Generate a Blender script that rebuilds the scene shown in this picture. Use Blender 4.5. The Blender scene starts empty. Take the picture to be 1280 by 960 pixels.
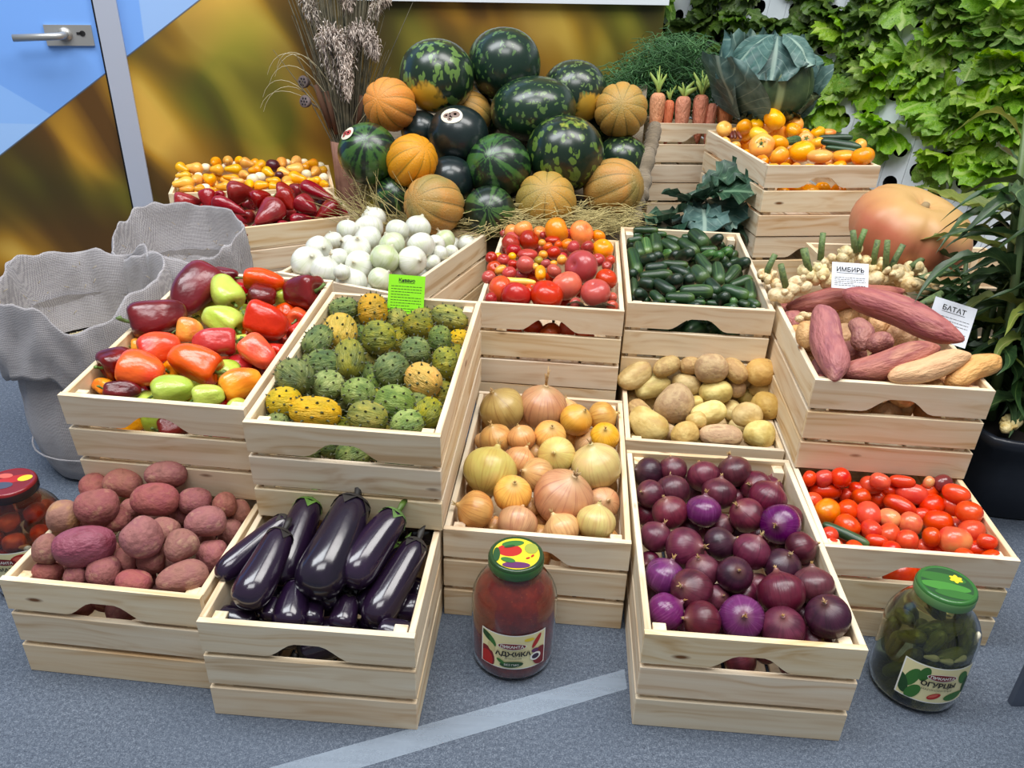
import bpy, bmesh, math, random
import numpy as np
from mathutils import Vector, Matrix, Euler, noise, Quaternion

# ------------------------------------------------------------------ camera, light, exposure
scene = bpy.context.scene
COL = scene.collection
random.seed(7)
PI = math.pi
cam_data = bpy.data.cameras.new('camera')
cam_data.sensor_width = 36.0
cam_data.lens = 997.8 / 1280 * 36
cam_data.clip_start = 0.02
cam = bpy.data.objects.new('camera', cam_data)
COL.objects.link(cam)
cam.matrix_world = Matrix.Translation((0, 0, 1.141)) @ Matrix.Rotation(math.radians(90 - 28.111), 4, 'X') @ Matrix.Rotation(math.radians(1.855), 4, 'Z')
scene.camera = cam

world = bpy.data.worlds.new('hall_light')
scene.world = world
world.use_nodes = True
world.node_tree.nodes['Background'].inputs[0].default_value = (0.86, 0.93, 1.0, 1)
world.node_tree.nodes['Background'].inputs[1].default_value = 0.21


def area(name, loc, size, power, col, aim, shape='RECTANGLE', sy=None):
    l = bpy.data.lights.new(name, 'AREA')
    l.shape = shape
    l.size = size
    l.size_y = sy or size
    l.energy = power
    l.color = col
    o = bpy.data.objects.new(name, l)
    COL.objects.link(o)
    o.location = loc
    o.rotation_euler = (Vector(aim) - Vector(loc)).to_track_quat('-Z', 'Y').to_euler()
    return o


# rows of ceiling lamps of the exhibition hall
area('hall_lamp', (-1.6, 1.2, 4.6), 1.5, 142, (0.93, 0.97, 1.0), (-0.4, 1.4, 0), sy=3.0)
area('hall_lamp', (1.8, 1.4, 4.6), 1.5, 126, (1.0, 0.98, 0.95), (0.5, 1.5, 0), sy=3.0)
area('hall_lamp', (0.1, -0.6, 4.4), 2.4, 66, (1.0, 1.0, 1.0), (0, 1.5, 0.2), sy=1.2)

vs = scene.view_settings
vs.view_transform = 'Standard'
vs.look = 'None'
vs.gamma = 1.0
vs.use_curve_mapping = False
vs.exposure = 0.34
scene.display_settings.display_device = 'sRGB'


# ------------------------------------------------------------------ small helpers
def lin(c):
    out = []
    for v in c[:3]:
        v = v / 255.0
        out.append(v / 12.92 if v <= 0.04045 else ((v + 0.055) / 1.055) ** 2.4)
    return (*out, 1.0)


def put(o, label=None, cat=None, group=None, kind=None):
    if label: o['label'] = label
    if cat: o['category'] = cat
    if group: o['group'] = group
    if kind: o['kind'] = kind
    return o


def new_obj(name, data, mat=None, parent=None, loc=None, rot=None, scale=None, mw=None):
    o = bpy.data.objects.new(name, data)
    COL.objects.link(o)
    if data is not None and mat is not None and not data.materials:
        data.materials.append(mat)
    elif data is not None and mat is not None and data.materials[0] is not mat:
        o.material_slots[0].link = 'OBJECT'
        o.material_slots[0].material = mat
    if parent is not None: o.parent = parent
    if mw is not None:
        if parent is None: o.matrix_world = mw
        else: o.matrix_basis = mw
    else:
        if loc is not None: o.location = loc
        if rot is not None: o.rotation_euler = rot
        if scale is not None: o.scale = scale if hasattr(scale, '__len__') else (scale,) * 3
    return o


def empty(name, loc=(0, 0, 0), rz=0.0, tilt=0.0):
    o = bpy.data.objects.new(name, None)
    COL.objects.link(o)
    o.empty_display_size = 0.05
    o.location = loc
    o.rotation_euler = (tilt, 0, rz)
    return o


def mesh(name, v, f, smooth=True, cyl=None):
    me = bpy.data.meshes.new(name)
    me.from_pydata([tuple(p) for p in v], [], f)
    if smooth:
        me.polygons.foreach_set('use_smooth', [True] * len(me.polygons))
    if cyl is not None:
        a = me.attributes.new('cyl', 'FLOAT_VECTOR', 'POINT')
        a.data.foreach_set('vector', [c for p in cyl for c in p])
    me.update()
    return me


class MB:
    """collects several shapes for one mesh"""
    def __init__(self): self.v = []; self.f = []; self.c = []

    def add(self, v, f, cyl=None):
        n = len(self.v)
        self.v += [tuple(p) for p in v]
        self.f += [tuple(i + n for i in q) for q in f]
        self.c += cyl if cyl else [(0, 0, 0)] * len(v)
        return self

    def box(self, x0, x1, y0, y1, z0, z1, mw=None):
        p = [Vector((x, y, z)) for z in (z0, z1) for y in (y0, y1) for x in (x0, x1)]
        if mw is not None: p = [mw @ q for q in p]
        return self.add(p, [(0, 2, 3, 1), (4, 5, 7, 6), (0, 1, 5, 4), (2, 6, 7, 3), (0, 4, 6, 2), (1, 3, 7, 5)])

    def tube(self, pts, rad, n=6, cap=True):
        v, f = tube_geo(pts, rad, n, cap)
        return self.add(v, f)

    def build(self, name, mat=None, parent=None, smooth=True, **k):
        return new_obj(name, mesh(name, self.v, self.f, smooth, self.c), mat, parent, **k)

    def data(self, name, smooth=True):
        return mesh(name, self.v, self.f, smooth, self.c)


def tube_geo(pts, rad, n=6, cap=True):
    pts = [Vector(p) for p in pts]
    if not hasattr(rad, '__len__'): rad = [rad] * len(pts)
    v, f = [], []
    ref = Vector((0, 0, 1))
    side = None
    for i, p in enumerate(pts):
        d = (pts[min(i + 1, len(pts) - 1)] - pts[max(i - 1, 0)]).normalized()
        if side is None:
            side = d.cross(ref)
            if side.length < 0.05: side = d.cross(Vector((1, 0, 0)))
        side = (side - d * side.dot(d)).normalized()
        up = d.cross(side)
        for k in range(n):
            a = 2 * PI * k / n
            v.append(p + (side * math.cos(a) + up * math.sin(a)) * rad[i])
    for i in range(len(pts) - 1):
        for k in range(n):
            a, b = i * n + k, i * n + (k + 1) % n
            f.append((a, b, b + n, a + n))
    if cap:
        f.append(tuple(range(n - 1, -1, -1)))
        f.append(tuple(range((len(pts) - 1) * n, len(pts) * n)))
    return v, f


def lathe_geo(prof, n=20, axis='Z', rmod=None, bend=None, amp=0.0, freq=2.0, seed=0.0):
    v, c, rings = [], [], []
    t0, t1 = prof[0][0], prof[-1][0]
    for t, r in prof:
        row = []
        m = 1 if r < 1e-6 else n
        for k in range(m):
            a = 2 * PI * k / n
            q = r
            if m > 1:
                if rmod: q *= rmod(a, t)
                if amp: q *= 1 + amp * noise.noise(Vector((math.cos(a) * freq + seed, math.sin(a) * freq - seed, t * 2 * freq + seed * .7)))
            x, y, z = q * math.cos(a), q * math.sin(a), t
            if bend:
                bx, by = bend(t)
                x += bx
                y += by
            row.append(len(v))
            v.append((z, x, y) if axis == 'X' else (x, y, z))
            c.append((math.cos(a), math.sin(a), (t - t0) / (t1 - t0 + 1e-9)))
        rings.append(row)
    f = []
    for A, B in zip(rings, rings[1:]):
        if len(A) == 1 and len(B) == 1: continue
        for k in range(n):
            k2 = (k + 1) % n
            if len(A) == 1: f.append((A[0], B[k2], B[k]))
            elif len(B) == 1: f.append((A[k], A[k2], B[0]))
            else: f.append((A[k], A[k2], B[k2], B[k]))
    return v, f, c


def lathe(name, prof, **k):
    sm = k.pop('smooth', True)
    v, f, c = lathe_geo(prof, **k)
    return mesh(name, v, f, sm, c)


def ball_prof(n=12, p=2.0, a=0.5, b=0.5, skew=0.0):
    out = []
    for i in range(n + 1):
        th = PI * i / n
        t = -math.cos(th)
        r = (max(0, 1 - abs(t) ** p)) ** (1 / p) if p != 2 else math.sin(th)
        out.append((t * a, 0.0 if i in (0, n) else r * b * (1 + skew * t)))
    return out


def curve_prof(pts, n=16):
    """smooth Catmull-Rom through (t, r) points"""
    P = [pts[0]] + list(pts) + [pts[-1]]
    out = []
    seg = len(pts) - 1
    for i in range(n + 1):
        u = i / n * seg
        k = min(int(u), seg - 1)
        s = u - k
        p0, p1, p2, p3 = P[k], P[k + 1], P[k + 2], P[k + 3]
        q = []
        for d in (0, 1):
            q.append(0.5 * (2 * p1[d] + (p2[d] - p0[d]) * s + (2 * p0[d] - 5 * p1[d] + 4 * p2[d] - p3[d]) * s * s + (3 * p1[d] - p0[d] - 3 * p2[d] + p3[d]) * s ** 3))
        out.append((q[0], max(q[1], 0.0)))
    if pts[0][1] == 0: out[0] = (pts[0][0], 0.0)
    if pts[-1][1] == 0: out[-1] = (pts[-1][0], 0.0)
    return out


# ------------------------------------------------------------------ procedural materials
class NT:
    def __init__(self, name):
        self.m = bpy.data.materials.new(name)
        self.m.use_nodes = True
        self.t = self.m.node_tree
        self.b = self.t.nodes['Principled BSDF']

    def n(self, typ, ins=None, **props):
        nd = self.t.nodes.new(typ)
        for k, v in props.items(): setattr(nd, k, v)
        for k, v in (ins or {}).items(): self.set(nd.inputs[k], v)
        return nd

    def set(self, sock, v):
        if isinstance(v, bpy.types.NodeSocket): self.t.links.new(v, sock)
        else: sock.default_value = v

    def P(self, **k):
        for a, v in k.items(): self.set(self.b.inputs[a.replace('_', ' ')], v)

    def math(self, op, a, b=0.0, clamp=False):
        nd = self.n('ShaderNodeMath', operation=op, use_clamp=clamp)
        self.set(nd.inputs[0], a)
        self.set(nd.inputs[1], b)
        return nd.outputs[0]

    def vec(self, op, a, b):
        nd = self.n('ShaderNodeVectorMath', operation=op)
        self.set(nd.inputs[0], a)
        self.set(nd.inputs[1], b)
        return nd.outputs[0]

    def ramp(self, fac, stops, interp='LINEAR'):
        nd = self.n('ShaderNodeValToRGB')
        nd.color_ramp.interpolation = interp
        el = nd.color_ramp.elements
        while len(el) < len(stops): el.new(0.5)
        for e, (p, c) in zip(el, stops):
            e.position = p
            e.color = lin(c) if max(c) > 1.0 or len(c) == 3 else c
        self.set(nd.inputs[0], fac)
        return nd.outputs[0]

    def fr(self, fac, a, b):
        nd = self.n('ShaderNodeMapRange', clamp=True)
        self.set(nd.inputs[0], fac)
        nd.inputs[1].default_value = a
        nd.inputs[2].default_value = b
        return nd.outputs[0]

    def mix(self, fac, a, b, mode='MIX'):
        nd = self.n('ShaderNodeMix', data_type='RGBA', blend_type=mode)
        self.set(nd.inputs[0], fac)
        self.set(nd.inputs[6], a)
        self.set(nd.inputs[7], b)
        return nd.outputs[2]

    def noise(self, v, scale=5.0, detail=2.0, rough=0.5, dist=0.0):
        return self.n('ShaderNodeTexNoise', {'Vector': v, 'Scale': scale, 'Detail': detail, 'Roughness': rough, 'Distortion': dist}).outputs['Fac']

    def voro(self, v, scale=5.0, feature='F1', out='Distance', rnd=1.0):
        return self.n('ShaderNodeTexVoronoi', {'Vector': v, 'Scale': scale, 'Randomness': rnd}, feature=feature).outputs[out]

    def bump(self, h, strength=0.3, dist=0.01):
        return self.n('ShaderNodeBump', {'Height': h, 'Strength': strength, 'Distance': dist}).outputs[0]

    def objco(self, scl=(1, 1, 1), rnd=9.0):
        co = self.n('ShaderNodeTexCoord').outputs['Object']
        co = self.vec('MULTIPLY', co, scl)
        if rnd:
            r = self.rand()
            cb = self.n('ShaderNodeCombineXYZ', {0: self.math('MULTIPLY', r, rnd), 1: self.math('MULTIPLY', r, rnd * 2.3), 2: self.math('MULTIPLY', r, rnd * 3.7)}).outputs[0]
            co = self.vec('ADD', co, cb)
        return co

    def cyl(self, k=4.0, kt=1.0, rnd=9.0):
        a = self.n('ShaderNodeAttribute', attribute_name='cyl').outputs['Vector']
        a = self.vec('MULTIPLY', a, (k, k, kt))
        if rnd:
            r = self.rand()
            cb = self.n('ShaderNodeCombineXYZ', {0: self.math('MULTIPLY', r, rnd), 1: self.math('MULTIPLY', r, rnd * 2.3), 2: self.math('MULTIPLY', r, rnd * 3.7)}).outputs[0]
            a = self.vec('ADD', a, cb)
        return a

    def cylt(self):
        a = self.n('ShaderNodeAttribute', attribute_name='cyl').outputs['Vector']
        return self.n('ShaderNodeSeparateXYZ', {0: a}).outputs[2]

    def rand(self):
        return self.n('ShaderNodeObjectInfo').outputs['Random']

    def vary(self, col, hue=0.01, val=0.15, sat=0.1):
        r = self.rand()
        r2 = self.math('FRACT', self.math('MULTIPLY', r, 17.3))
        r3 = self.math('FRACT', self.math('MULTIPLY', r, 41.7))
        nd = self.n('ShaderNodeHueSaturation')
        self.set(nd.inputs['Hue'], self.math('ADD', 0.5 - hue, self.math('MULTIPLY', r2, 2 * hue)))
        self.set(nd.inputs['Value'], self.math('ADD', 1 - val, self.math('MULTIPLY', r3, 2 * val)))
        self.set(nd.inputs['Saturation'], self.math('ADD', 1 - sat, self.math('MULTIPLY', r, 2 * sat)))
        self.set(nd.inputs['Color'], col)
        return nd.outputs[0]


MATS = {}


def flat(name, c, rough=0.5, metal=0.0, **k):
    if name in MATS: return MATS[name]
    t = NT(name)
    t.P(Base_Color=lin(c), Roughness=rough, Metallic=metal, **k)
    MATS[name] = t.m
    return t.m


def skin(name, cols, rough=0.4, co='obj', k=3.0, kt=1.0, detail=3.0, spots=None, bump=0.15, bscale=14.0, hue=0.012, val=0.14, sat=0.1, coat=0.0, sss=0.0, lo=0.3, hi=0.7, tips=None):
    """fruit or vegetable skin: colours run through a noise, optional spots, random tint for each object"""
    t = NT(name)
    v = t.objco((k, k, k)) if co == 'obj' else t.cyl(k, kt)
    nz = t.fr(t.noise(v, 1.0, detail), lo, hi)
    n = len(cols)
    c = t.ramp(nz, [(i / (n - 1) if n > 1 else 0, q) for i, q in enumerate(cols)])
    if spots:
        sc, thr, scol, soft = spots
        vo = t.voro(t.objco(), sc)
        c = t.mix(t.math('SUBTRACT', 1.0, t.fr(vo, thr, thr + soft)), c, lin(scol))
    if tips:
        tc, a, b = tips
        c = t.mix(t.fr(t.cylt(), a, b), c, lin(tc))
    c = t.vary(c, hue, val, sat)
    t.P(Base_Color=c, Roughness=rough)
    if coat: t.P(Coat_Weight=coat, Coat_Roughness=0.12)
    if sss:
        t.P(Subsurface_Weight=sss, Subsurface_Radius=(0.01, 0.004, 0.002))
    if bump: t.P(Normal=t.bump(t.noise(t.objco(), bscale, 3.0), bump, 0.02))
    MATS[name] = t.m
    return t.m


def pine():
    t = NT('pine_wood')
    co = t.objco((1, 1, 1), 6.0)
    warp = t.noise(t.vec('MULTIPLY', co, (2.2, 9, 9)), 1.0, 2.0)
    g = t.vec('MULTIPLY', co, (1.3, 60, 60))
    g = t.vec('ADD', g, t.n('ShaderNodeCombineXYZ', {0: 0.0, 1: t.math('MULTIPLY', warp, 7.0), 2: t.math('MULTIPLY', warp, 7.0)}).outputs[0])
    ring = t.noise(g, 1.0, 2.0, 0.5)
    fib = t.noise(t.vec('MULTIPLY', co, (6, 500, 500)), 1.0, 2.0)
    c = t.ramp(t.fr(ring, 0.3, 0.72), [(0, (236, 221, 194)), (0.5, (230, 210, 178)), (0.8, (216, 188, 150)), (1, (200, 166, 124))])
    c = t.mix(t.math('MULTIPLY', fib, 0.22), c, lin((205, 176, 136)))
    kn = t.voro(t.vec('MULTIPLY', co, (4.2, 13, 13)), 1.0)
    c = t.mix(t.math('SUBTRACT', 1.0, t.fr(kn, 0.03, 0.075)), c, lin((112, 72, 40)))
    c = t.vary(c, 0.006, 0.06, 0.14)
    t.P(Base_Color=c, Roughness=0.62, Normal=t.bump(fib, 0.12, 0.002))
    MATS['pine'] = t.m
    return t.m


PINE = pine()


# ------------------------------------------------------------------ the setting
def carpet():
    t = NT('grey_blue_carpet')
    co = t.n('ShaderNodeTexCoord').outputs['Object']
    a = t.noise(co, 420.0, 2.0, 0.8)
    b = t.noise(co, 150.0, 3.0, 0.7)
    d = t.noise(co, 3.0, 2.0)
    c = t.ramp(t.fr(t.math('ADD', t.math('MULTIPLY', a, 0.6), t.math('MULTIPLY', b, 0.4)), 0.33, 0.67), [(0, (46, 52, 64)), (0.5, (86, 95, 109)), (1, (140, 149, 161))])
    c = t.mix(t.math('MULTIPLY', t.fr(d, 0.3, 0.8), 0.35), c, lin((84, 96, 114)))
    t.P(Base_Color=c, Roughness=0.95, Normal=t.bump(a, 0.6, 0.004))
    return t.m


floor = MB().add([(-5, -2, 0), (5, -2, 0), (5, 6, 0), (-5, 6, 0)], [(0, 1, 2, 3)]).build('floor', carpet(), smooth=False)
put(floor, 'grey-blue flecked carpet floor', kind='structure')

WA = math.radians(18.3)
WD = Vector((math.cos(WA), math.sin(WA), 0))
WN = Vector((math.sin(WA), -math.cos(WA), 0))
W0 = Vector((-1.9, 2.75, 0))


def wall_print():
    """printed backdrop: blurred autumn field below a slanted edge, blue above"""
    t = NT('printed_backdrop')
    pos = t.n('ShaderNodeNewGeometry').outputs['Position']
    d = t.vec('SUBTRACT', pos, tuple(W0))
    s = t.n('ShaderNodeVectorMath', {0: d, 1: tuple(WD)}, operation='DOT_PRODUCT').outputs['Value']
    z = t.n('ShaderNodeSeparateXYZ', {0: pos}).outputs[2]
    uv = t.n('ShaderNodeCombineXYZ', {0: s, 1: z, 2: 0.0}).outputs[0]
    # slanted soft strokes
    ca, sa = math.cos(1.05), math.sin(1.05)
    u = t.math('ADD', t.math('MULTIPLY', s, ca), t.math('MULTIPLY', z, -sa))
    w = t.math('ADD', t.math('MULTIPLY', s, sa), t.math('MULTIPLY', z, ca))
    st = t.n('ShaderNodeCombineXYZ', {0: t.math('MULTIPLY', u, 2.4), 1: t.math('MULTIPLY', w, 6.2), 2: 7.7}).outputs[0]
    a = t.noise(st, 1.0, 0.6, 0.4, 0.35)
    b = t.noise(uv, 2.3, 0.3, 0.4, 0.2)
    gold = t.ramp(t.fr(a, 0.34, 0.68), [(0, (92, 60, 16)), (0.35, (130, 90, 24)), (0.7, (186, 136, 36)), (1, (216, 172, 72))])
    green = t.ramp(t.fr(a, 0.3, 0.7), [(0, (60, 56, 14)), (0.5, (96, 98, 22)), (1, (160, 152, 48))])
    field = t.mix(t.fr(b, 0.40, 0.62), gold, green)
    c2 = t.noise(t.vec('ADD', uv, (5.2, 1.3, 0)), 2.2, 0.5)
    field = t.mix(t.math('MULTIPLY', t.fr(c2, 0.42, 0.72), 0.75), field, lin((66, 48, 18)))
    # blue part: above the line through (0.107, .484) and (.833, .982)
    ln = t.math('SUBTRACT', z, t.math('ADD', 0.411, t.math('MULTIPLY', s, 0.686)))
    # faint lighter facets
    f1 = t.math('SUBTRACT', t.math('SUBTRACT', 0.84, t.math('MULTIPLY', s, 0.75)), z)
    blue = t.mix(t.fr(f1, -0.002, 0.002), lin((122, 172, 244)), lin((142, 188, 250)))
    f2 = t.math('SUBTRACT', t.math('SUBTRACT', 0.60, t.math('MULTIPLY', s, 0.05)), z)
    blue = t.mix(t.fr(f2, -0.002, 0.002), blue, lin((158, 198, 250)))
    f3 = t.math('SUBTRACT', s, t.math('ADD', 0.60, t.math('MULTIPLY', z, 0.04)))
    blue = t.mix(t.math('MULTIPLY', t.fr(f3, -0.002, 0.002), 0.6), blue, lin((172, 204, 244)))
    c = t.mix(t.fr(ln, -0.0012, 0.0012), field, blue)
    edge = t.math('LESS_THAN', t.math('ABSOLUTE', ln), 0.003)
    c = t.mix(t.math('MULTIPLY', edge, 0.8), c, lin((70, 74, 80)))
    t.P(Base_Color=c, Roughness=0.5)
    return t.m


PRINT = wall_print()


def wall_box(name, s0, s1, z0, z1, d0, d1, mat, parent=None, bev=0.0):
    """box on the backdrop: along it s0..s1, height z0..z1, standing d0..d1 proud of it"""
    mw = Matrix((( WD.x, WN.x, 0, W0.x), (WD.y, WN.y, 0, W0.y), (0, 0, 1, 0), (0, 0, 0, 1)))
    m = MB().box(s0, s1, d0, d1, z0, z1, mw)
    m.f = [tuple(reversed(q)) for q in m.f]
    return m.build(name, mat, parent, smooth=False)


put(wall_box('wall_back', 0.57, 2.60, 0.0, 1.9, -0.05, 0.0, PRINT), 'backdrop printed with a blurred golden field', kind='structure')
put(wall_box('wall_left', -2.2, -0.42, 0.0, 1.9, -0.05, 0.0, PRINT), 'printed blue and golden panel left of the door', kind='structure')
ALU = flat('pale_aluminium', (190, 196, 212), 0.38, 0.25)
STEEL = flat('brushed_steel', (176, 175, 172), 0.36, 0.55)
DARK = flat('black_gap', (12, 13, 16), 0.7)
door = put(empty('door_1', W0 + WD * 0.05, WA), 'booth door covered by the printed backdrop, steel lever handle', kind='structure')


def door_part(name, s0, s1, z0, z1, d0, d1, mat, parent=door):
    o = MB().box(s0 - 0.05, s1 - 0.05, -d1, -d0, z0, z1).build(name, mat, parent, smooth=False)
    return o


door_part('door_leaf', -0.41, 0.492, 0.01, 1.9, -0.03, 0.004, PRINT)
door_part('door_gap', 0.492, 0.500, 0.0, 1.9, -0.03, 0.001, DARK)
door_part('frame_post', 0.500, 0.570, 0.0, 1.9, -0.03, 0.022, ALU)
pl = door_part('handle_plate', 0.335, 0.478, 0.838, 0.902, 0.004, 0.012, STEEL)
mb = MB()
mb.tube([(0.345, -0.012, 0.873), (0.345, -0.055, 0.873)], 0.012, 12)
lev = MB()
lev.tube([(0.345, -0.012, 0.873), (0.345, -0.05, 0.873), (0.338, -0.060, 0.872), (0.325, -0.064, 0.871), (0.20, -0.066, 0.866)], 0.0115, 12)
lev.build('lever_handle', STEEL, door)
ros = MB()
ros.tube([(0.345, -0.012, 0.873), (0.345, -0.018, 0.873)], 0.022, 16)
ros.build('handle_rose', STEEL, door)
kh = MB()
kh.tube([(0.398, -0.0121, 0.876), (0.398, -0.0135, 0.876)], 0.009, 12)
kh.box(0.380, 0.398, -0.0135, -0.0121, 0.872, 0.880)
kh.build('keyhole', DARK, door, smooth=False)
put(wall_box('trim_1', 1.30, 2.60, 0.990, 1.12, 0.0, 0.03, flat('white_plastic', (228, 234, 240), 0.4)), 'white ledge running along the top of the printed backdrop', kind='structure')

# clear tape across the carpet
t = NT('clear_tape')
co = t.n('ShaderNodeTexCoord').outputs['Object']
tr = t.n('ShaderNodeBsdfTransparent')
gl = t.n('ShaderNodeBsdfPrincipled', {'Base Color': lin((176, 190, 206)), 'Roughness': 0.22})
wr = t.noise(t.vec('MULTIPLY', co, (8, 60, 1)), 1.0, 3.0)
t.set(gl.inputs['Normal'], t.bump(wr, 0.35, 0.004))
mx = t.n('ShaderNodeMixShader')
t.set(mx.inputs[0], t.math('ADD', 0.26, t.math('MULTIPLY', wr, 0.30)))
t.t.links.new(tr.outputs[0], mx.inputs[1])
t.t.links.new(gl.outputs[0], mx.inputs[2])
t.t.links.new(mx.outputs[0], t.t.nodes['Material Output'].inputs[0])
tv, tf = [], []
for i in range(25):
    u = i / 24
    p = Vector((-0.48, 0.777, 0)).lerp(Vector((0.222, 1.043, 0)), u)
    q = Vector((-0.40, 0.756, 0)).lerp(Vector((0.222, 0.999, 0)), u)
    for k in range(3):
        x = p.lerp(q, k / 2)
        tv.append((x.x, x.y, 0.0012 + 0.0007 * noise.noise(Vector((i * 0.7, k, 1)))))
        if i < 24 and k < 2: tf.append((i * 3 + k, i * 3 + k + 1, i * 3 + k + 4, i * 3 + k + 3))
put(new_obj('floor_tape', mesh('floor_tape', tv, tf), t.m), 'strip of clear shiny tape stuck across the carpet', 'tape')


# ------------------------------------------------------------------ crates
CW, CL, CH = 0.345, 0.535, 0.2095
TH, SH, GAP = 0.011, 0.0635, 0.0095


def slat_mesh(name, ln, handle=False):
    """board along x, height SH from z=0, thickness along y 0..TH"""
    bm = bmesh.new()
    h = ln / 2
    if handle:
        pts = [(-h, SH), (-h, 0)]
        a = 0.070
        for i in range(15):
            u = -1 + 2 * i / 14
            zz = 0.030 * (0.5 + 0.5 * math.cos(PI * min(1, max(0, (abs(u) - 0.25) / 0.75)))) if abs(u) > 0.25 else 0.030
            pts.append((a * u, max(zz, 0.0)))
        pts += [(h, 0), (h, SH)]
        n = len(pts)
        v0 = [bm.verts.new((x, 0, z)) for x, z in pts]
        v1 = [bm.verts.new((x, TH, z)) for x, z in pts]
        # strips keep the faces convex
        top0 = [bm.verts.new((max(-h, min(h, x)), 0, SH)) for x, z in pts[2:-2]]
        top1 = [bm.verts.new((max(-h, min(h, x)), TH, SH)) for x, z in pts[2:-2]]
        b0, b1 = v0[1:-1], v1[1:-1]
        t0, t1 = [v0[0]] + top0 + [v0[-1]], [v1[0]] + top1 + [v1[-1]]
        for i in range(len(b0) - 1):
            bm.faces.new((b0[i], b0[i + 1], t0[i + 1], t0[i]))
            bm.faces.new((b1[i + 1], b1[i], t1[i], t1[i + 1]))
            bm.faces.new((t0[i], t0[i + 1], t1[i + 1], t1[i]))
            bm.faces.new((b0[i + 1], b0[i], b1[i], b1[i + 1]))
        bm.faces.new((b0[0], t0[0], t1[0], b1[0]))
        bm.faces.new((t0[-1], b0[-1], b1[-1], t1[-1]))
    else:
        bmesh.ops.create_cube(bm, size=1, matrix=Matrix.Translation((0, TH / 2, SH / 2)) @ Matrix.Diagonal((ln, TH, SH, 1)))
        bmesh.ops.bevel(bm, geom=bm.edges[:], offset=0.0012, segments=1, affect='EDGES')
    me = bpy.data.meshes.new(name)
    bm.to_mesh(me)
    bm.free()
    me.materials.append(PINE)
    return me


SL_S = slat_mesh('slat_short', CW)
SL_H = slat_mesh('slat_handle', CW, True)
SL_L = slat_mesh('slat_long', CL - 2 * TH)


def post_mesh():
    bm = bmesh.new()
    bmesh.ops.create_cube(bm, size=1, matrix=Matrix.Translation((0.100, 0, 0)) @ Matrix.Diagonal((0.196, 0.030, 0.022, 1)))
    bmesh.ops.bevel(bm, geom=bm.edges[:], offset=0.001, segments=1, affect='EDGES')
    me = bpy.data.meshes.new('corner_post')
    bm.to_mesh(me)
    bm.free()
    me.materials.append(PINE)
    return me


POST = post_mesh()
bm = bmesh.new()
bmesh.ops.create_cube(bm, size=1, matrix=Matrix.Diagonal((CL - 2 * TH - 0.002, 0.072, 0.008, 1)))
bmesh.ops.bevel(bm, geom=bm.edges[:], offset=0.001, segments=1, affect='EDGES')
BOARD = bpy.data.meshes.new('bottom_board')
bm.to_mesh(BOARD)
bm.free()
BOARD.materials.append(PINE)


def crate(x, y, z, yaw, tilt, label, long_front=False, group=None):
    """origin at the middle of the lower front edge; short handle sides at front and back"""
    if long_front:   # long side turned to the viewer: same crate turned a quarter
        a = math.radians(yaw)
        cx, cy = x - math.sin(a) * CW / 2, y + math.cos(a) * CW / 2
        a2 = a + PI / 2
        x, y = cx + math.sin(a2) * CL / 2, cy - math.cos(a2) * CL / 2
        yaw = math.degrees(a2)
    root = empty('wooden_crate', (x, y, z), math.radians(yaw), math.radians(tilt))
    put(root, label, 'crate', group)
    for i in range(3):
        zz = i * (SH + GAP)
        top = i == 2
        jit = lambda: random.uniform(-0.0008, 0.0008)
        new_obj('handle_slat' if top else 'slat', SL_H if top else SL_S, None, root, (jit(), 0, zz), (0, 0, 0))
        new_obj('handle_slat' if top else 'slat', SL_H if top else SL_S, None, root, (jit(), CL, zz), (0, 0, PI))
        new_obj('slat', SL_L, None, root, (-CW / 2, CL / 2, zz + jit()), (0, 0, -PI / 2))
        new_obj('slat', SL_L, None, root, (CW / 2, CL / 2, zz + jit()), (0, 0, PI / 2))
    for sx in (-1, 1):
        for py in (TH + 0.0112, CL - TH - 0.0112):
            new_obj('corner_post', POST, None, root, (sx * (CW / 2 - TH - 0.0152), py, 0.002), (0, -PI / 2, 0) if True else None)
    for k in range(4):
        new_obj('bottom_board', BOARD, None, root, (-0.120 + 0.080 * k, CL / 2, 0.010), (0, 0, PI / 2))
    return root

CRATES = {
    'A': (-.666, .984, 0, -5.0, 0, 'pine crate of red potatoes standing on the carpet'),
    'B': (-.311, .910, 0, -3.3, 0, 'pine crate of eggplants standing on the carpet'),
    'C': (.054, 1.156, 0, -4.3, 0, 'pine crate of brown onions behind the red sauce jar'),
    'D': (.394, .915, 0, -3.3, 0, 'pine crate of red onions standing on the carpet'),
    'E': (.427, 1.486, 0, -4.3, 0, 'pine crate of pale potatoes behind the red onions'),
    'F': (.753, 1.142, 0, -4.0, 0, 'pine crate of plum tomatoes behind the pickle jar'),
    'G': (.772, 1.395, .2125, -4.1, .8, 'pine crate of sweet potatoes and ginger'),
    'H': (.440, 1.760, .218, -4.0, 2.5, 'pine crate of small cucumbers'),
    'I': (.084, 1.735, .2125, -4.5, 0, 'pine crate of mixed tomatoes with a yellow pepper on top'),
    'J': (-.290, 1.172, .2135, -4.7, 3.3, 'pine crate of horned melons with a green card'),
    'K': (-.640, 1.240, .218, -5.2, 4.6, 'pine crate of mixed bell peppers beside the linen sacks'),
    'L': (-.440, 1.840, .2125, -20.9, 0, 'pine crate of white onions set at an angle'),
    'M': (-.729, 2.296, .2125, 28.4, 0, 'pine crate of dark red peppers behind the linen sacks'),
    'N': (-.894, 2.668, .2125, 15.4, 0, 'pine crate of small yellow tomatoes by the printed backdrop'),
    'P': (.886, 2.350, .425, 7.5, 0, 'pine crate of orange tomatoes on top of its stack'),
    'Q': (.655, 2.970, .425, 6.0, 0, 'pine crate of carrots below the cabbage'),
}
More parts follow.
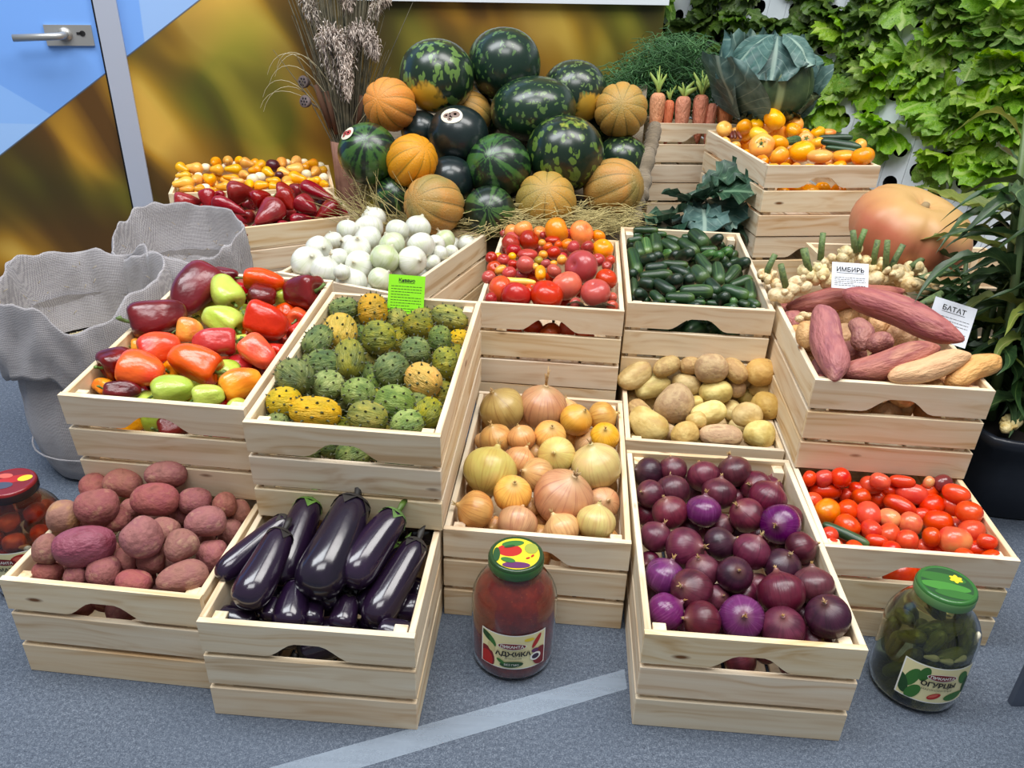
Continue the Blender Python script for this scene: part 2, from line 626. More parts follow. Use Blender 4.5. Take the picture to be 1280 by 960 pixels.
for k, (x, y, z, yaw, tilt, lab) in CRATES.items():
    crate(x, y, z, yaw, tilt, lab, k in 'MN')
# crates that carry the upper rows
crate(.084, 1.735, 0, -4.5, 0, 'pine crate under the mixed tomatoes')
crate(-.433, 1.858, 0, -20.9, 0, 'pine crate under the white onion crate')
crate(-.729, 2.296, 0, 28.4, 0, 'pine crate under the dark red peppers', True)
crate(-.894, 2.668, 0, 15.4, 0, 'pine crate under the yellow tomato crate', True)
crate(.888, 2.352, .2120, 7.3, 0, 'pine crate directly under the orange tomato crate')
crate(.886, 2.350, 0, 7.5, 0, 'lowest pine crate of the stack under the orange tomatoes')
crate(.655, 2.970, .2120, 6.0, 0, 'pine crate directly under the carrot crate')
crate(.655, 2.970, 0, 6.0, 0, 'lowest pine crate of the stack under the carrots')


# blocks of stacked planks that prop the rear of the tilted crates
for (x, y, yaw, h, lab) in ((-.615, 1.545, -5.0, .239, 'plank block propping the bell pepper crate'), (-.262, 1.475, -4.5, .229, 'plank block propping the horned melon crate'), (.455, 2.045, -4.0, .229, 'plank block propping the cucumber crate')):
    blk = put(empty('plank_block', (x, y, 0), math.radians(yaw)), lab, 'block')
    for i in range(4):
        MB().box(-.14 + .004 * (i % 2), .14, 0.003 * (i % 2), .18, h / 4 * i, h / 4 * (i + 1) - .001).build('plank', PINE, blk, smooth=False)

# ------------------------------------------------------------------ vegetables: one mesh for each kind
def potato_me(seed, p=2.3):
    return lathe('potato', ball_prof(12, p, skew=0.06), n=18, axis='X', amp=0.16, freq=0.9, seed=seed, bend=lambda t: (0.06 * math.cos(t * 3), 0.0))


POT = [potato_me(s) for s in (1.3, 4.7, 9.1, 12.9)]
onion_prof = curve_prof([(-.46, 0), (-.455, .06), (-.44, .16), (-.36, .32), (-.2, .46), (0, .5), (.2, .45), (.33, .31), (.40, .18), (.445, .09), (.49, .055), (.515, .05), (.52, 0)], 24)
ONION = [lathe('onion', onion_prof, n=24, amp=0.05, freq=1.2, seed=s) for s in (2.1, 7.7, 5.5)]


def tuft(n, ln, spread, rad, seed):
    rr = random.Random(seed)
    m = MB()
    for i in range(n):
        a = rr.uniform(0, 2 * PI)
        s = rr.uniform(0.2, 1) * spread
        l = ln * rr.uniform(0.6, 1.1)
        m.tube([(0, 0, 0), (math.cos(a) * s * .4, math.sin(a) * s * .4, l * .5), (math.cos(a + .4) * s, math.sin(a + .4) * s, l)], [rad, rad * .8, rad * .3], 3)
    return m.data('tuft')


NECK = [tuft(7, .10, .05, .020, 3), tuft(9, .15, .08, .018, 5)]
LONGNECK = tuft(12, .42, .07, .022, 8)
ROOT = tuft(14, .10, .14, .009, 4)


def tomato_me(lobes, dep, sq, seed, amp=0.04):
    pr = curve_prof([(-.44, 0), (-.43, .12), (-.36, .30), (-.2, .45), (0, .5), (.18, .47), (.32, .36), (.39, .22), (.38, .10), (.33, 0)], 14)
    return lathe('tomato', [(t * sq, r) for t, r in pr], n=24, amp=amp, freq=1.0, seed=seed, rmod=lambda a, t: 1 + dep * math.cos(lobes * a) * (0.3 + max(0, t) * 1.6))


TOM = [tomato_me(5, .03, 1.0, 2.2), tomato_me(4, .02, 1.05, 6.1), tomato_me(3, .03, .95, 8.4)]
BEEF = [tomato_me(7, .06, .9, 3.3, .07), tomato_me(5, .05, .92, 9.9, .07)]
PLUM = [lathe('plum', ball_prof(12, 2.35, skew=s), n=18, axis='X', amp=0.06, freq=.8, seed=q) for s, q in ((.06, 2.0), (-.06, 5.0), (.0, 8.0))]
PEAR = [lathe('pear', curve_prof([(-.5, 0), (-.47, .16), (-.36, .26), (-.15, .36), (.1, .5), (.3, .46), (.44, .26), (.5, 0)], 14), n=16, axis='X', amp=.05, freq=.8, seed=q) for q in (1.0, 6.0)]


def calyx_me(n=5, ln=.2, w=.05, lift=.05):
    m = MB()
    for i in range(n):
        a = 2 * PI * i / n
        d, s = Vector((math.cos(a), math.sin(a), 0)), Vector((-math.sin(a), math.cos(a), 0))
        m.add([d * .02 - s * w * .4, d * .02 + s * w * .4, d * ln * .5 + s * w + Vector((0, 0, lift * .3)), d * ln * .5 - s * w + Vector((0, 0, lift * .3)), d * ln + Vector((0, 0, lift))], [(0, 1, 2, 3), (3, 2, 4)])
    m.tube([(0, 0, -.02), (0.01, 0, .08), (.03, 0, .13)], [.03, .025, .03], 6)
    return m.data('calyx')


CALYX = calyx_me()


def egg_me(bx, seed):
    pr = curve_prof([(-.5, 0), (-.495, .18), (-.46, .31), (-.38, .38), (-.2, .43), (0, .47), (.2, .5), (.34, .48), (.44, .37), (.49, .17), (.5, 0)], 22)
    return lathe('eggplant', pr, n=22, axis='X', amp=.04, freq=.7, seed=seed, bend=lambda t: (bx * (t * t - .1), .0))


EGG = [egg_me(.16, 2.0), egg_me(-.22, 5.0), egg_me(.06, 8.0)]


def egg_cap():
    m = MB()
    v, f, c = lathe_geo([(-.505, .0), (-.505, .20), (-.475, .31), (-.44, .365)], n=16, axis='X', rmod=lambda a, t: 1)
    # pointed lobes over the shoulder
    m.add(v, f, c)
    for i in range(5):
        a = 2 * PI * i / 5
        P = lambda t, r, da: (t, r * math.cos(a + da), r * math.sin(a + da))
        m.add([P(-.45, .362, -.5), P(-.45, .362, .5), P(-.40, .392, .25), P(-.40, .392, -.25), P(-.34, .415, 0)], [(0, 1, 2, 3), (3, 2, 4)])
    return m.data('cap')


EGGCAP = egg_cap()
EGGSTEM = MB().tube([(-.50, 0, 0), (-.56, .02, .04), (-.63, .02, .12)], [.085, .07, .08], 8).data('stem')


def cuke_me(bx, seed, p=3.2):
    pr = [(t, r * (1 + .06 * math.sin(t * 5))) for t, r in ball_prof(14, p)]
    return lathe('cucumber', pr, n=16, axis='X', amp=.10, freq=2.2, seed=seed, bend=lambda t: (bx * (t * t - .1), 0))


CUKE = [cuke_me(.12, 1.0), cuke_me(-.16, 4.0), cuke_me(.02, 8.0)]
CUKETIP = MB().tube([(-.495, 0, 0), (-.54, .02, .03), (-.57, .05, .05)], [.07, .05, .06], 6).data('stalk')


def kiwano_me(seed):
    return lathe('kiwano', ball_prof(14, 2.3), n=22, axis='X', amp=.05, freq=1.5, seed=seed)


KIW = [kiwano_me(2.0), kiwano_me(7.0)]


def spikes():
    m = MB()
    n = 46
    for i in range(n):
        z = 1 - 2 * (i + .5) / n
        a = i * 2.39996
        r = math.sqrt(1 - z * z)
        d = Vector((z, r * math.cos(a), r * math.sin(a)))
        s = d.orthogonal().normalized()
        q = d.cross(s)
        b = d * .475
        m.add([b + (s * math.cos(2 * PI * k / 5) + q * math.sin(2 * PI * k / 5)) * .05 for k in range(5)] + [d * .60], [(k, (k + 1) % 5, 5) for k in range(5)])
    return m.data('spines', False)


SPIKES = spikes()


def pepper_me(lobes, dep, seed, long=False):
    if long:
        pts = [(-.40, 0), (-.44, .10), (-.47, .24), (-.43, .40), (-.30, .49), (-.1, .46), (.1, .37), (.3, .24), (.44, .11), (.5, 0)]
    else:
        pts = [(-.38, 0), (-.43, .12), (-.48, .26), (-.45, .40), (-.33, .49), (-.12, .5), (.1, .46), (.28, .38), (.42, .24), (.46, .10), (.44, 0)]
    return lathe('pepper', curve_prof(pts, 20), n=28, axis='X', amp=.13, freq=1.1, seed=seed, rmod=lambda a, t: 1 + dep * math.cos(lobes * a + seed) - dep * .4, bend=lambda t: (.05 * math.sin(t * 4 + seed), 0))


BELL = [pepper_me(3, .07, 2.0), pepper_me(4, .06, 5.0), pepper_me(3, .05, 9.0), pepper_me(4, .08, 13.0)]
LONGP = [pepper_me(3, .08, 3.0, True), pepper_me(3, .06, 7.0, True), pepper_me(2, .07, 11.0, True)]
PSTEM = MB().tube([(-.36, 0, 0), (-.43, 0, .01), (-.52, .02, .05), (-.60, .03, .13), (-.63, .02, .20)], [.10, .055, .042, .042, .055], 8).data('stem')


def sweet_me(seed, bx, knob=False):
    pr = curve_prof([(-.5, 0), (-.496, .07), (-.465, .19), (-.37, .38), (-.2, .48), (0, .5), (.18, .49), (.33, .40), (.43, .23), (.485, .10), (.5, 0)], 26)
    return lathe('sweet_potato', pr, n=20, axis='X', amp=.14, freq=1.0, seed=seed, bend=lambda t: (bx * (t * t - .08) + .05 * math.sin(t * 9 + seed), .06 * math.sin(t * 6 + seed)))


SWEET = [sweet_me(2.0, .25), sweet_me(5.0, -.3), sweet_me(8.0, .1), sweet_me(12.0, .45)]


def ginger_me(seed):
    rr = random.Random(seed)
    m = MB()
    x = -.36
    for i in range(5):
        r = rr.uniform(.30, .42)
        v, f, c = lathe_geo(ball_prof(8, 2.2, a=.5, b=.5), n=12, axis='X', amp=.12, freq=1.5, seed=seed + i)
        mw = Matrix.Translation((x, rr.uniform(-.16, .16), rr.uniform(-.1, .12))) @ Euler((rr.uniform(0, 3), rr.uniform(-.5, .5), rr.uniform(-.8, .8))).to_matrix().to_4x4() @ Matrix.Diagonal((r * 1.25, r * 1.3, r * 1.3, 1))
        m.add([mw @ Vector(p) for p in v], f, c)
        x += .18
    for i in range(6):
        a = rr.uniform(0, 2 * PI)
        d = Vector((rr.uniform(-.4, .4), math.cos(a), math.sin(a))).normalized()
        q = Vector((rr.uniform(-.38, .38), 0, 0)) + d * .26
        v, f, c = lathe_geo(ball_prof(6, 2.3), n=10, axis='X')
        mw = Matrix.Translation(q) @ d.to_track_quat('X', 'Z').to_matrix().to_4x4() @ Matrix.Diagonal((.34, .19, .19, 1))
        m.add([mw @ Vector(p) for p in v], f, c)
    return m.data('ginger')


GING = [ginger_me(s) for s in (2, 5, 9)]
MEL = [lathe('watermelon', ball_prof(18, 2.1, a=.47), n=32, amp=.02, freq=.8, seed=2.0)]
CANT = [lathe('melon', ball_prof(18, 2.1, a=.52), n=60, amp=.03, freq=.8, seed=5.0, rmod=lambda a, t: 1 - .07 * (1 - abs(math.sin(5 * a)) ** .45))]

# ------------------------------------------------------------------ skins
S = {}
S['A_r'] = skin('red_potato_skin', [(126, 76, 68), (150, 94, 84), (142, 82, 80), (166, 120, 98)], .8, k=2.6, detail=4, bump=.22, bscale=7, spots=(4.5, .06, (118, 66, 52), .05), val=.1)
S['A_y'] = skin('bare_potato_skin', [(134, 92, 76), (156, 110, 86), (192, 148, 78)], .75, k=1.6, detail=2, bump=.2, bscale=7)
S['A_v'] = skin('purple_potato_skin', [(122, 50, 66), (132, 66, 82), (104, 36, 50)], .6, k=1.8, bump=.3, bscale=9)
EGGSK = skin('eggplant_skin', [(22, 14, 30), (34, 20, 42), (26, 15, 34)], .2, k=1.5, bump=.03, bscale=4, coat=.5, val=.25, spots=(3.0, .012, (120, 104, 88), .012))
S['B_e'] = S['B_s'] = EGGSK


def onion_mat(name, cols, rough=.36, val=.1):
    t = NT(name)
    v = t.cyl(7.0, 0.9)
    streak = t.noise(v, 1.4, 4.0, .6)
    big = t.noise(t.objco((1.6, 1.6, 1.6)), 1.0, 2.0)
    c = t.ramp(t.fr(big, .32, .68), [(0, cols[0]), (.5, cols[1]), (1, cols[2])])
    c = t.mix(t.math('MULTIPLY', t.fr(streak, .5, .66), .55), c, lin(cols[3]))
    tt = t.cylt()
    c = t.mix(t.fr(tt, .84, .96), c, lin(cols[4]))
    c = t.vary(c, .010, val, .1)
    t.P(Base_Color=c, Roughness=rough, Normal=t.bump(streak, .12, .01), Coat_Weight=.15, Coat_Roughness=.25)
    return t.m


S['C_n'] = onion_mat('brown_onion_skin', [(204, 140, 84), (218, 164, 100), (196, 150, 92), (160, 92, 50), (206, 168, 110)])
S['C_y'] = onion_mat('orange_onion_skin', [(222, 150, 62), (230, 170, 78), (214, 160, 84), (180, 104, 40), (212, 176, 112)])
S['C_g'] = onion_mat('greenish_onion_skin', [(212, 176, 112), (206, 190, 110), (196, 168, 92), (178, 136, 76), (200, 180, 110)])
S['C_o'] = onion_mat('olive_onion_skin', [(172, 140, 78), (184, 156, 92), (160, 128, 66), (132, 92, 48), (160, 130, 80)])
S['C_t'] = S['C_p'] = onion_mat('copper_onion_skin', [(190, 124, 72), (200, 142, 86), (182, 116, 64), (146, 78, 48), (202, 166, 112)])
S['D_n'] = onion_mat('red_onion_skin', [(82, 26, 44), (102, 38, 56), (72, 22, 40), (54, 14, 28), (130, 84, 80)], .34, .22)
S['D_v'] = onion_mat('violet_onion_skin', [(84, 16, 74), (102, 26, 92), (72, 12, 62), (126, 54, 114), (120, 76, 92)], .2, .15)
S['D_k'] = onion_mat('dark_onion_skin', [(52, 20, 38), (66, 28, 46), (42, 16, 32), (32, 10, 22), (100, 70, 66)], .34, .15)
S['E_p'] = skin('pale_potato_skin', [(210, 186, 112), (224, 200, 130), (200, 172, 100), (190, 156, 92)], .6, k=2.0, detail=3, bump=.14, bscale=7, spots=(5, .05, (168, 134, 74), .03))
S['E_b'] = skin('dusty_potato_skin', [(186, 154, 108), (172, 140, 98), (196, 168, 118), (160, 128, 88)], .75, k=2.4, detail=4, bump=.2, bscale=7, spots=(5, .06, (138, 104, 66), .04))
S['E_y'] = skin('golden_potato_skin', [(206, 166, 76), (192, 150, 66), (216, 180, 96)], .65, k=2.4, detail=4, bump=.2, bscale=7, spots=(4, .07, (140, 100, 50), .05))
S['F_t'] = skin('plum_tomato_skin', [(206, 50, 16), (218, 70, 26), (196, 40, 14)], .26, k=1.4, bump=0, coat=.12, val=.1, sat=.04, hue=.004)
S['F_o'] = skin('ripening_tomato_skin', [(214, 74, 30), (226, 120, 52), (216, 150, 74)], .26, k=1.6, bump=0, coat=.12, hue=.008)
S['F_k'] = skin('dark_tomato_skin', [(110, 22, 20), (136, 30, 24)], .25, k=1.4, bump=0, coat=.3, hue=.004)
CUKES = {}


def cuke_mat(name, cols, tip):
    t = NT(name)
    st = t.noise(t.cyl(3.2, .5), 1.0, 2.0)
    c = t.ramp(t.fr(st, .35, .7), [(0, cols[0]), (.6, cols[1]), (1, cols[2])])
    c = t.mix(t.math('MULTIPLY', t.fr(t.cylt(), .72, 1.0), .75), c, lin(tip))
    wart = t.voro(t.objco((1, 1, 1)), 11.0)
    c = t.vary(c, .012, .22, .1)
    t.P(Base_Color=c, Roughness=.38, Normal=t.bump(wart, -.35, .05), Coat_Weight=.08)
    return t.m


S['H_c'] = cuke_mat('cucumber_skin', [(26, 50, 28), (38, 66, 34), (60, 90, 46)], (86, 114, 56))
S['H_k'] = cuke_mat('dark_cucumber_skin', [(20, 38, 26), (27, 48, 30), (40, 64, 36)], (46, 72, 40))
S['H_l'] = cuke_mat('light_cucumber_skin', [(44, 88, 40), (70, 116, 50), (110, 146, 66)], (140, 168, 82))
S['F_cuke'] = S['H_c']
S['I_p'] = skin('pink_tomato_skin', [(164, 40, 36), (178, 56, 48), (152, 34, 30)], .28, k=1.3, bump=0, coat=.1, hue=.004)
S['I_r'] = skin('red_tomato_skin', [(178, 46, 26), (190, 62, 34), (166, 38, 22)], .28, k=1.3, bump=0, coat=.1, hue=.004)
S['I_b'] = skin('orange_red_tomato_skin', [(206, 66, 32), (216, 92, 46), (196, 56, 34)], .28, k=1.3, bump=0, coat=.1, hue=.004)
S['I_o'] = skin('orange_tomato_skin', [(236, 122, 14), (244, 140, 26), (228, 108, 12)], .28, k=1.3, bump=0, coat=.1)
S['I_y'] = skin('yellow_cherry_skin', [(240, 156, 24), (246, 172, 40), (232, 140, 22)], .28, k=1.6, bump=0, coat=.1)
S['I_l'] = skin('green_cherry_skin', [(186, 150, 50), (150, 140, 60)], .3, k=1.6, bump=0, coat=.1)
S['I_pepper'] = skin('yellow_pepper_skin', [(246, 196, 20), (250, 208, 40)], .25, k=1.6, bump=0, coat=.3)


def kiw_mat(name, cols):
    t = NT(name)
    v = t.objco((2.2, 2.2, 2.2))
    a = t.noise(v, 1.0, 5.0, .65)
    st = t.noise(t.cyl(2.6, 1.6), 1.4, 4.0, .7)
    c = t.ramp(t.fr(t.math('ADD', t.math('MULTIPLY', a, .72), t.math('MULTIPLY', st, .28)), .33, .67), [(i / (len(cols) - 1), q) for i, q in enumerate(cols)])
    c = t.vary(c, .012, .12, .1)
    t.P(Base_Color=c, Roughness=.55, Normal=t.bump(st, .5, .03))
    return t.m


S['J_d'] = kiw_mat('dark_green_kiwano_skin', [(52, 72, 34), (84, 104, 46), (124, 136, 66), (158, 160, 88)])
S['J_g'] = kiw_mat('pale_green_kiwano_skin', [(72, 96, 42), (110, 130, 60), (150, 164, 88), (184, 188, 116)])
S['J_m'] = kiw_mat('olive_kiwano_skin', [(78, 88, 32), (118, 122, 42), (154, 146, 46), (190, 164, 54)])
S['J_y'] = kiw_mat('yellow_kiwano_skin', [(140, 124, 36), (190, 158, 38), (220, 172, 36), (222, 150, 40)])
KSPINE = flat('kiwano_spine_skin', (70, 74, 44), .6)


def pep(name, cols, rough=.28, val=.1):
    return skin(name, cols, rough, k=1.1, detail=1.5, bump=.22, bscale=2.2, hue=.006, val=val, sat=.04, coat=.22)


S['K_d'] = pep('dark_red_pepper_skin', [(90, 9, 13), (116, 15, 16), (74, 8, 12)])
S['K_r'] = pep('red_pepper_skin', [(186, 24, 20), (200, 36, 24), (160, 18, 20)])
S['K_o'] = pep('orange_red_pepper_skin', [(226, 62, 20), (236, 88, 26), (216, 44, 22)])
S['K_y'] = pep('orange_yellow_pepper_skin', [(236, 130, 24), (240, 160, 40), (226, 110, 24)])
S['K_g'] = pep('pale_green_pepper_skin', [(170, 194, 60), (190, 208, 84), (154, 182, 48)])
S['L_w'] = onion_mat('white_onion_skin', [(216, 216, 202), (222, 222, 212), (206, 210, 184), (190, 196, 162), (194, 190, 168)], .34, .05)
S['L_g'] = onion_mat('greenish_white_onion_skin', [(192, 202, 154), (204, 208, 182), (184, 194, 138), (174, 186, 126), (188, 184, 160)], .34, .05)
S['M_r'] = S['M_s'] = pep('wrinkled_red_pepper_skin', [(122, 14, 22), (146, 22, 28), (100, 12, 20)], .24, .16)
S['N_y'] = skin('yellow_tomato_skin', [(240, 156, 18), (246, 176, 30), (232, 140, 16)], .28, k=1.5, bump=0, coat=.1, hue=.012)
S['N_w'] = skin('white_tomato_skin', [(240, 226, 182), (246, 236, 204)], .3, k=1.5, bump=0, coat=.1)
S['N_d'] = skin('dark_plum_skin', [(72, 24, 34), (92, 34, 42)], .3, k=1.5, bump=0, coat=.1)
S['P_o'] = skin('orange_beef_tomato_skin', [(240, 142, 14), (248, 164, 30), (234, 124, 12)], .28, k=1.3, bump=0, coat=.1)
S['P_y'] = skin('yellow_beef_tomato_skin', [(244, 178, 24), (248, 192, 44)], .28, k=1.3, bump=0, coat=.1)
S['P_c'] = cuke_mat('slim_cucumber_skin', [(22, 44, 30), (34, 62, 38), (48, 82, 48)], (60, 92, 52))
S['P_z'] = kiw_mat('striped_squash_skin', [(40, 74, 40), (66, 100, 52), (120, 146, 84)])
S['P_e'] = skin('tiny_eggplant_skin', [(62, 22, 34), (126, 60, 40), (54, 18, 34)], .3, k=4, bump=0)
S['G_s'] = skin('sweet_potato_skin', [(158, 88, 84), (174, 104, 96), (150, 80, 82), (184, 122, 106)], .6, k=2.2, detail=4, bump=.35, bscale=7, spots=(7, .04, (104, 60, 56), .03), val=.08)
S['G_t'] = skin('tan_sweet_potato_skin', [(212, 160, 104), (222, 174, 118), (198, 144, 92)], .6, k=2.2, detail=4, bump=.35, bscale=7, spots=(6, .04, (150, 100, 62), .03), val=.08)
S['G_r'] = skin('tan_root_skin', [(206, 166, 108), (220, 182, 124), (188, 146, 92)], .6, k=3, detail=3, bump=.3)
S['G_g'] = skin('ginger_skin', [(222, 200, 148), (232, 212, 164), (202, 172, 116), (150, 116, 84)], .55, k=3.2, detail=4, bump=.3, bscale=8, val=.06, hi=.78)


def wm_stripe(name, dark, mid, light):
    t = NT(name)
    jag = t.noise(t.objco((5, 5, 5)), 1.0, 4.0, .7)
    v = t.cyl(3.4, .35)
    st = t.noise(t.vec('ADD', v, t.n('ShaderNodeCombineXYZ', {0: t.math('MULTIPLY', jag, .8), 1: t.math('MULTIPLY', jag, .8), 2: jag}).outputs[0]), 1.0, 1.0)
    fine = t.noise(t.objco((14, 14, 14)), 1.0, 3.0, .7)
    c = t.ramp(t.fr(t.math('ADD', t.math('MULTIPLY', st, .8), t.math('MULTIPLY', fine, .2)), .42, .56), [(0, dark), (.45, dark), (.55, mid), (1, light)])
    t.P(Base_Color=t.vary(c, .01, .1, .08), Roughness=.3, Coat_Weight=.25, Coat_Roughness=.2)
    return t.m


def wm_spot(name, dark, spot, sc, thr, patch=None):
    t = NT(name)
    co = t.objco((1, 1, .62))
    wob = t.noise(co, 9.0, 2.0)
    vo = t.voro(t.vec('ADD', co, t.n('ShaderNodeCombineXYZ', {0: t.math('MULTIPLY', wob, .22), 1: t.math('MULTIPLY', wob, .22), 2: t.math('MULTIPLY', wob, -.2)}).outputs[0]), sc)
    dens = t.fr(t.noise(t.objco((1.5, 1.5, 1.5)), 1.0, 1.0), .3, .75)
    f = t.math('SUBTRACT', 1.0, t.fr(t.math('SUBTRACT', vo, t.math('MULTIPLY', dens, .14)), thr - .03, thr + .03))
    c = t.mix(f, lin(dark), lin(spot))
    fine = t.noise(t.objco((20, 20, 20)), 1.0, 2.0)
    c = t.mix(t.math('MULTIPLY', fine, .25), c, lin((dark[0] + 14, dark[1] + 20, dark[2] + 8)))
    c = t.vary(c, .01, .1, .08)
    if patch:
        d, col, size = patch
        ob = t.n('ShaderNodeTexCoord').outputs['Object']
        dot = t.n('ShaderNodeVectorMath', {0: ob, 1: tuple(Vector(d).normalized())}, operation='DOT_PRODUCT').outputs['Value']
        c = t.mix(t.fr(t.math('ADD', dot, t.math('MULTIPLY', t.math('SUBTRACT', wob, .5), .16)), size, size + .03), c, lin(col))
    t.P(Base_Color=c, Roughness=.28, Coat_Weight=.3, Coat_Roughness=.18)
    return t.m


def melon_mat(name, cols, net):
    t = NT(name)
    a = t.n('ShaderNodeAttribute', attribute_name='cyl').outputs['Vector']
    sx = t.n('ShaderNodeSeparateXYZ', {0: a})
    ang = t.math('ARCTAN2', sx.outputs[1], sx.outputs[0])
    groove = t.math('ABSOLUTE', t.math('SINE', t.math('MULTIPLY', ang, 5.0)))
    big = t.noise(t.objco((1.3, 1.3, 1.3)), 1.0, 2.0)
    c = t.ramp(t.fr(big, .3, .7), [(0, cols[0]), (.5, cols[1]), (1, cols[2])])
    c = t.mix(t.math('MULTIPLY', t.math('SUBTRACT', 1.0, t.fr(groove, .0, .24)), .8), c, lin(cols[3]))
    vo = t.voro(t.objco((1, 1, 1)), 26.0, 'DISTANCE_TO_EDGE')
    web = t.math('SUBTRACT', 1.0, t.fr(vo, .02, .12))
    c = t.mix(t.math('MULTIPLY', web, net), c, lin((176, 156, 98)))
    t.P(Base_Color=t.vary(c, .01, .08, .08), Roughness=.5, Normal=t.bump(web, .25 * (net > .2) + .02, .012))
    return t.m


S['O_s'] = wm_spot('spotted_watermelon_rind', (20, 38, 26), (92, 120, 56), 9.5, .30)
S['O_k'] = wm_spot('dotted_dark_watermelon_rind', (20, 40, 30), (80, 108, 58), 12.5, .26)
S['O_n'] = skin('black_watermelon_rind', [(16, 28, 30), (22, 36, 36), (14, 24, 26)], .3, k=2, bump=0, coat=.3)
S['O_g'] = wm_stripe('striped_watermelon_rind', (18, 34, 22), (36, 66, 32), (62, 96, 44))
S['O_o'] = melon_mat('orange_melon_rind', [(206, 122, 24), (216, 138, 38), (196, 130, 50), (116, 98, 24)], .22)
S['O_h'] = melon_mat('netted_melon_rind', [(150, 124, 50), (186, 132, 40), (138, 122, 54), (80, 76, 26)], .36)
PATCHY = [wm_spot('patched_watermelon_rind', (20, 40, 26), (100, 132, 58), 8.0, .36, ((-.25, -.72, -.50), (206, 164, 50), .42)),
          wm_spot('patched_dark_watermelon_rind', (22, 40, 30), (90, 118, 60), 11.0, .28, ((.45, -.75, -.35), (200, 156, 54), .43)),
          wm_spot('pale_topped_watermelon_rind', (18, 36, 26), (96, 126, 56), 9.0, .34, ((.15, -.35, .85), (150, 156, 60), .465))]
GREENSTEM = skin('green_stem', [(104, 128, 58), (86, 112, 48)], .5, k=5, bump=.1)
DRYSTEM = skin('dry_onion_neck', [(206, 178, 124), (180, 146, 92), (150, 112, 70)], .8, k=8, bump=.2)
PALEROOT = flat('pale_rootlets', (206, 190, 156), .85)
DARKCAP = flat('dark_eggplant_cap', (40, 36, 34), .6)
FRESHCAP = skin('fresh_eggplant_cap', [(74, 112, 50), (96, 132, 62)], .55, k=6, bump=.2)

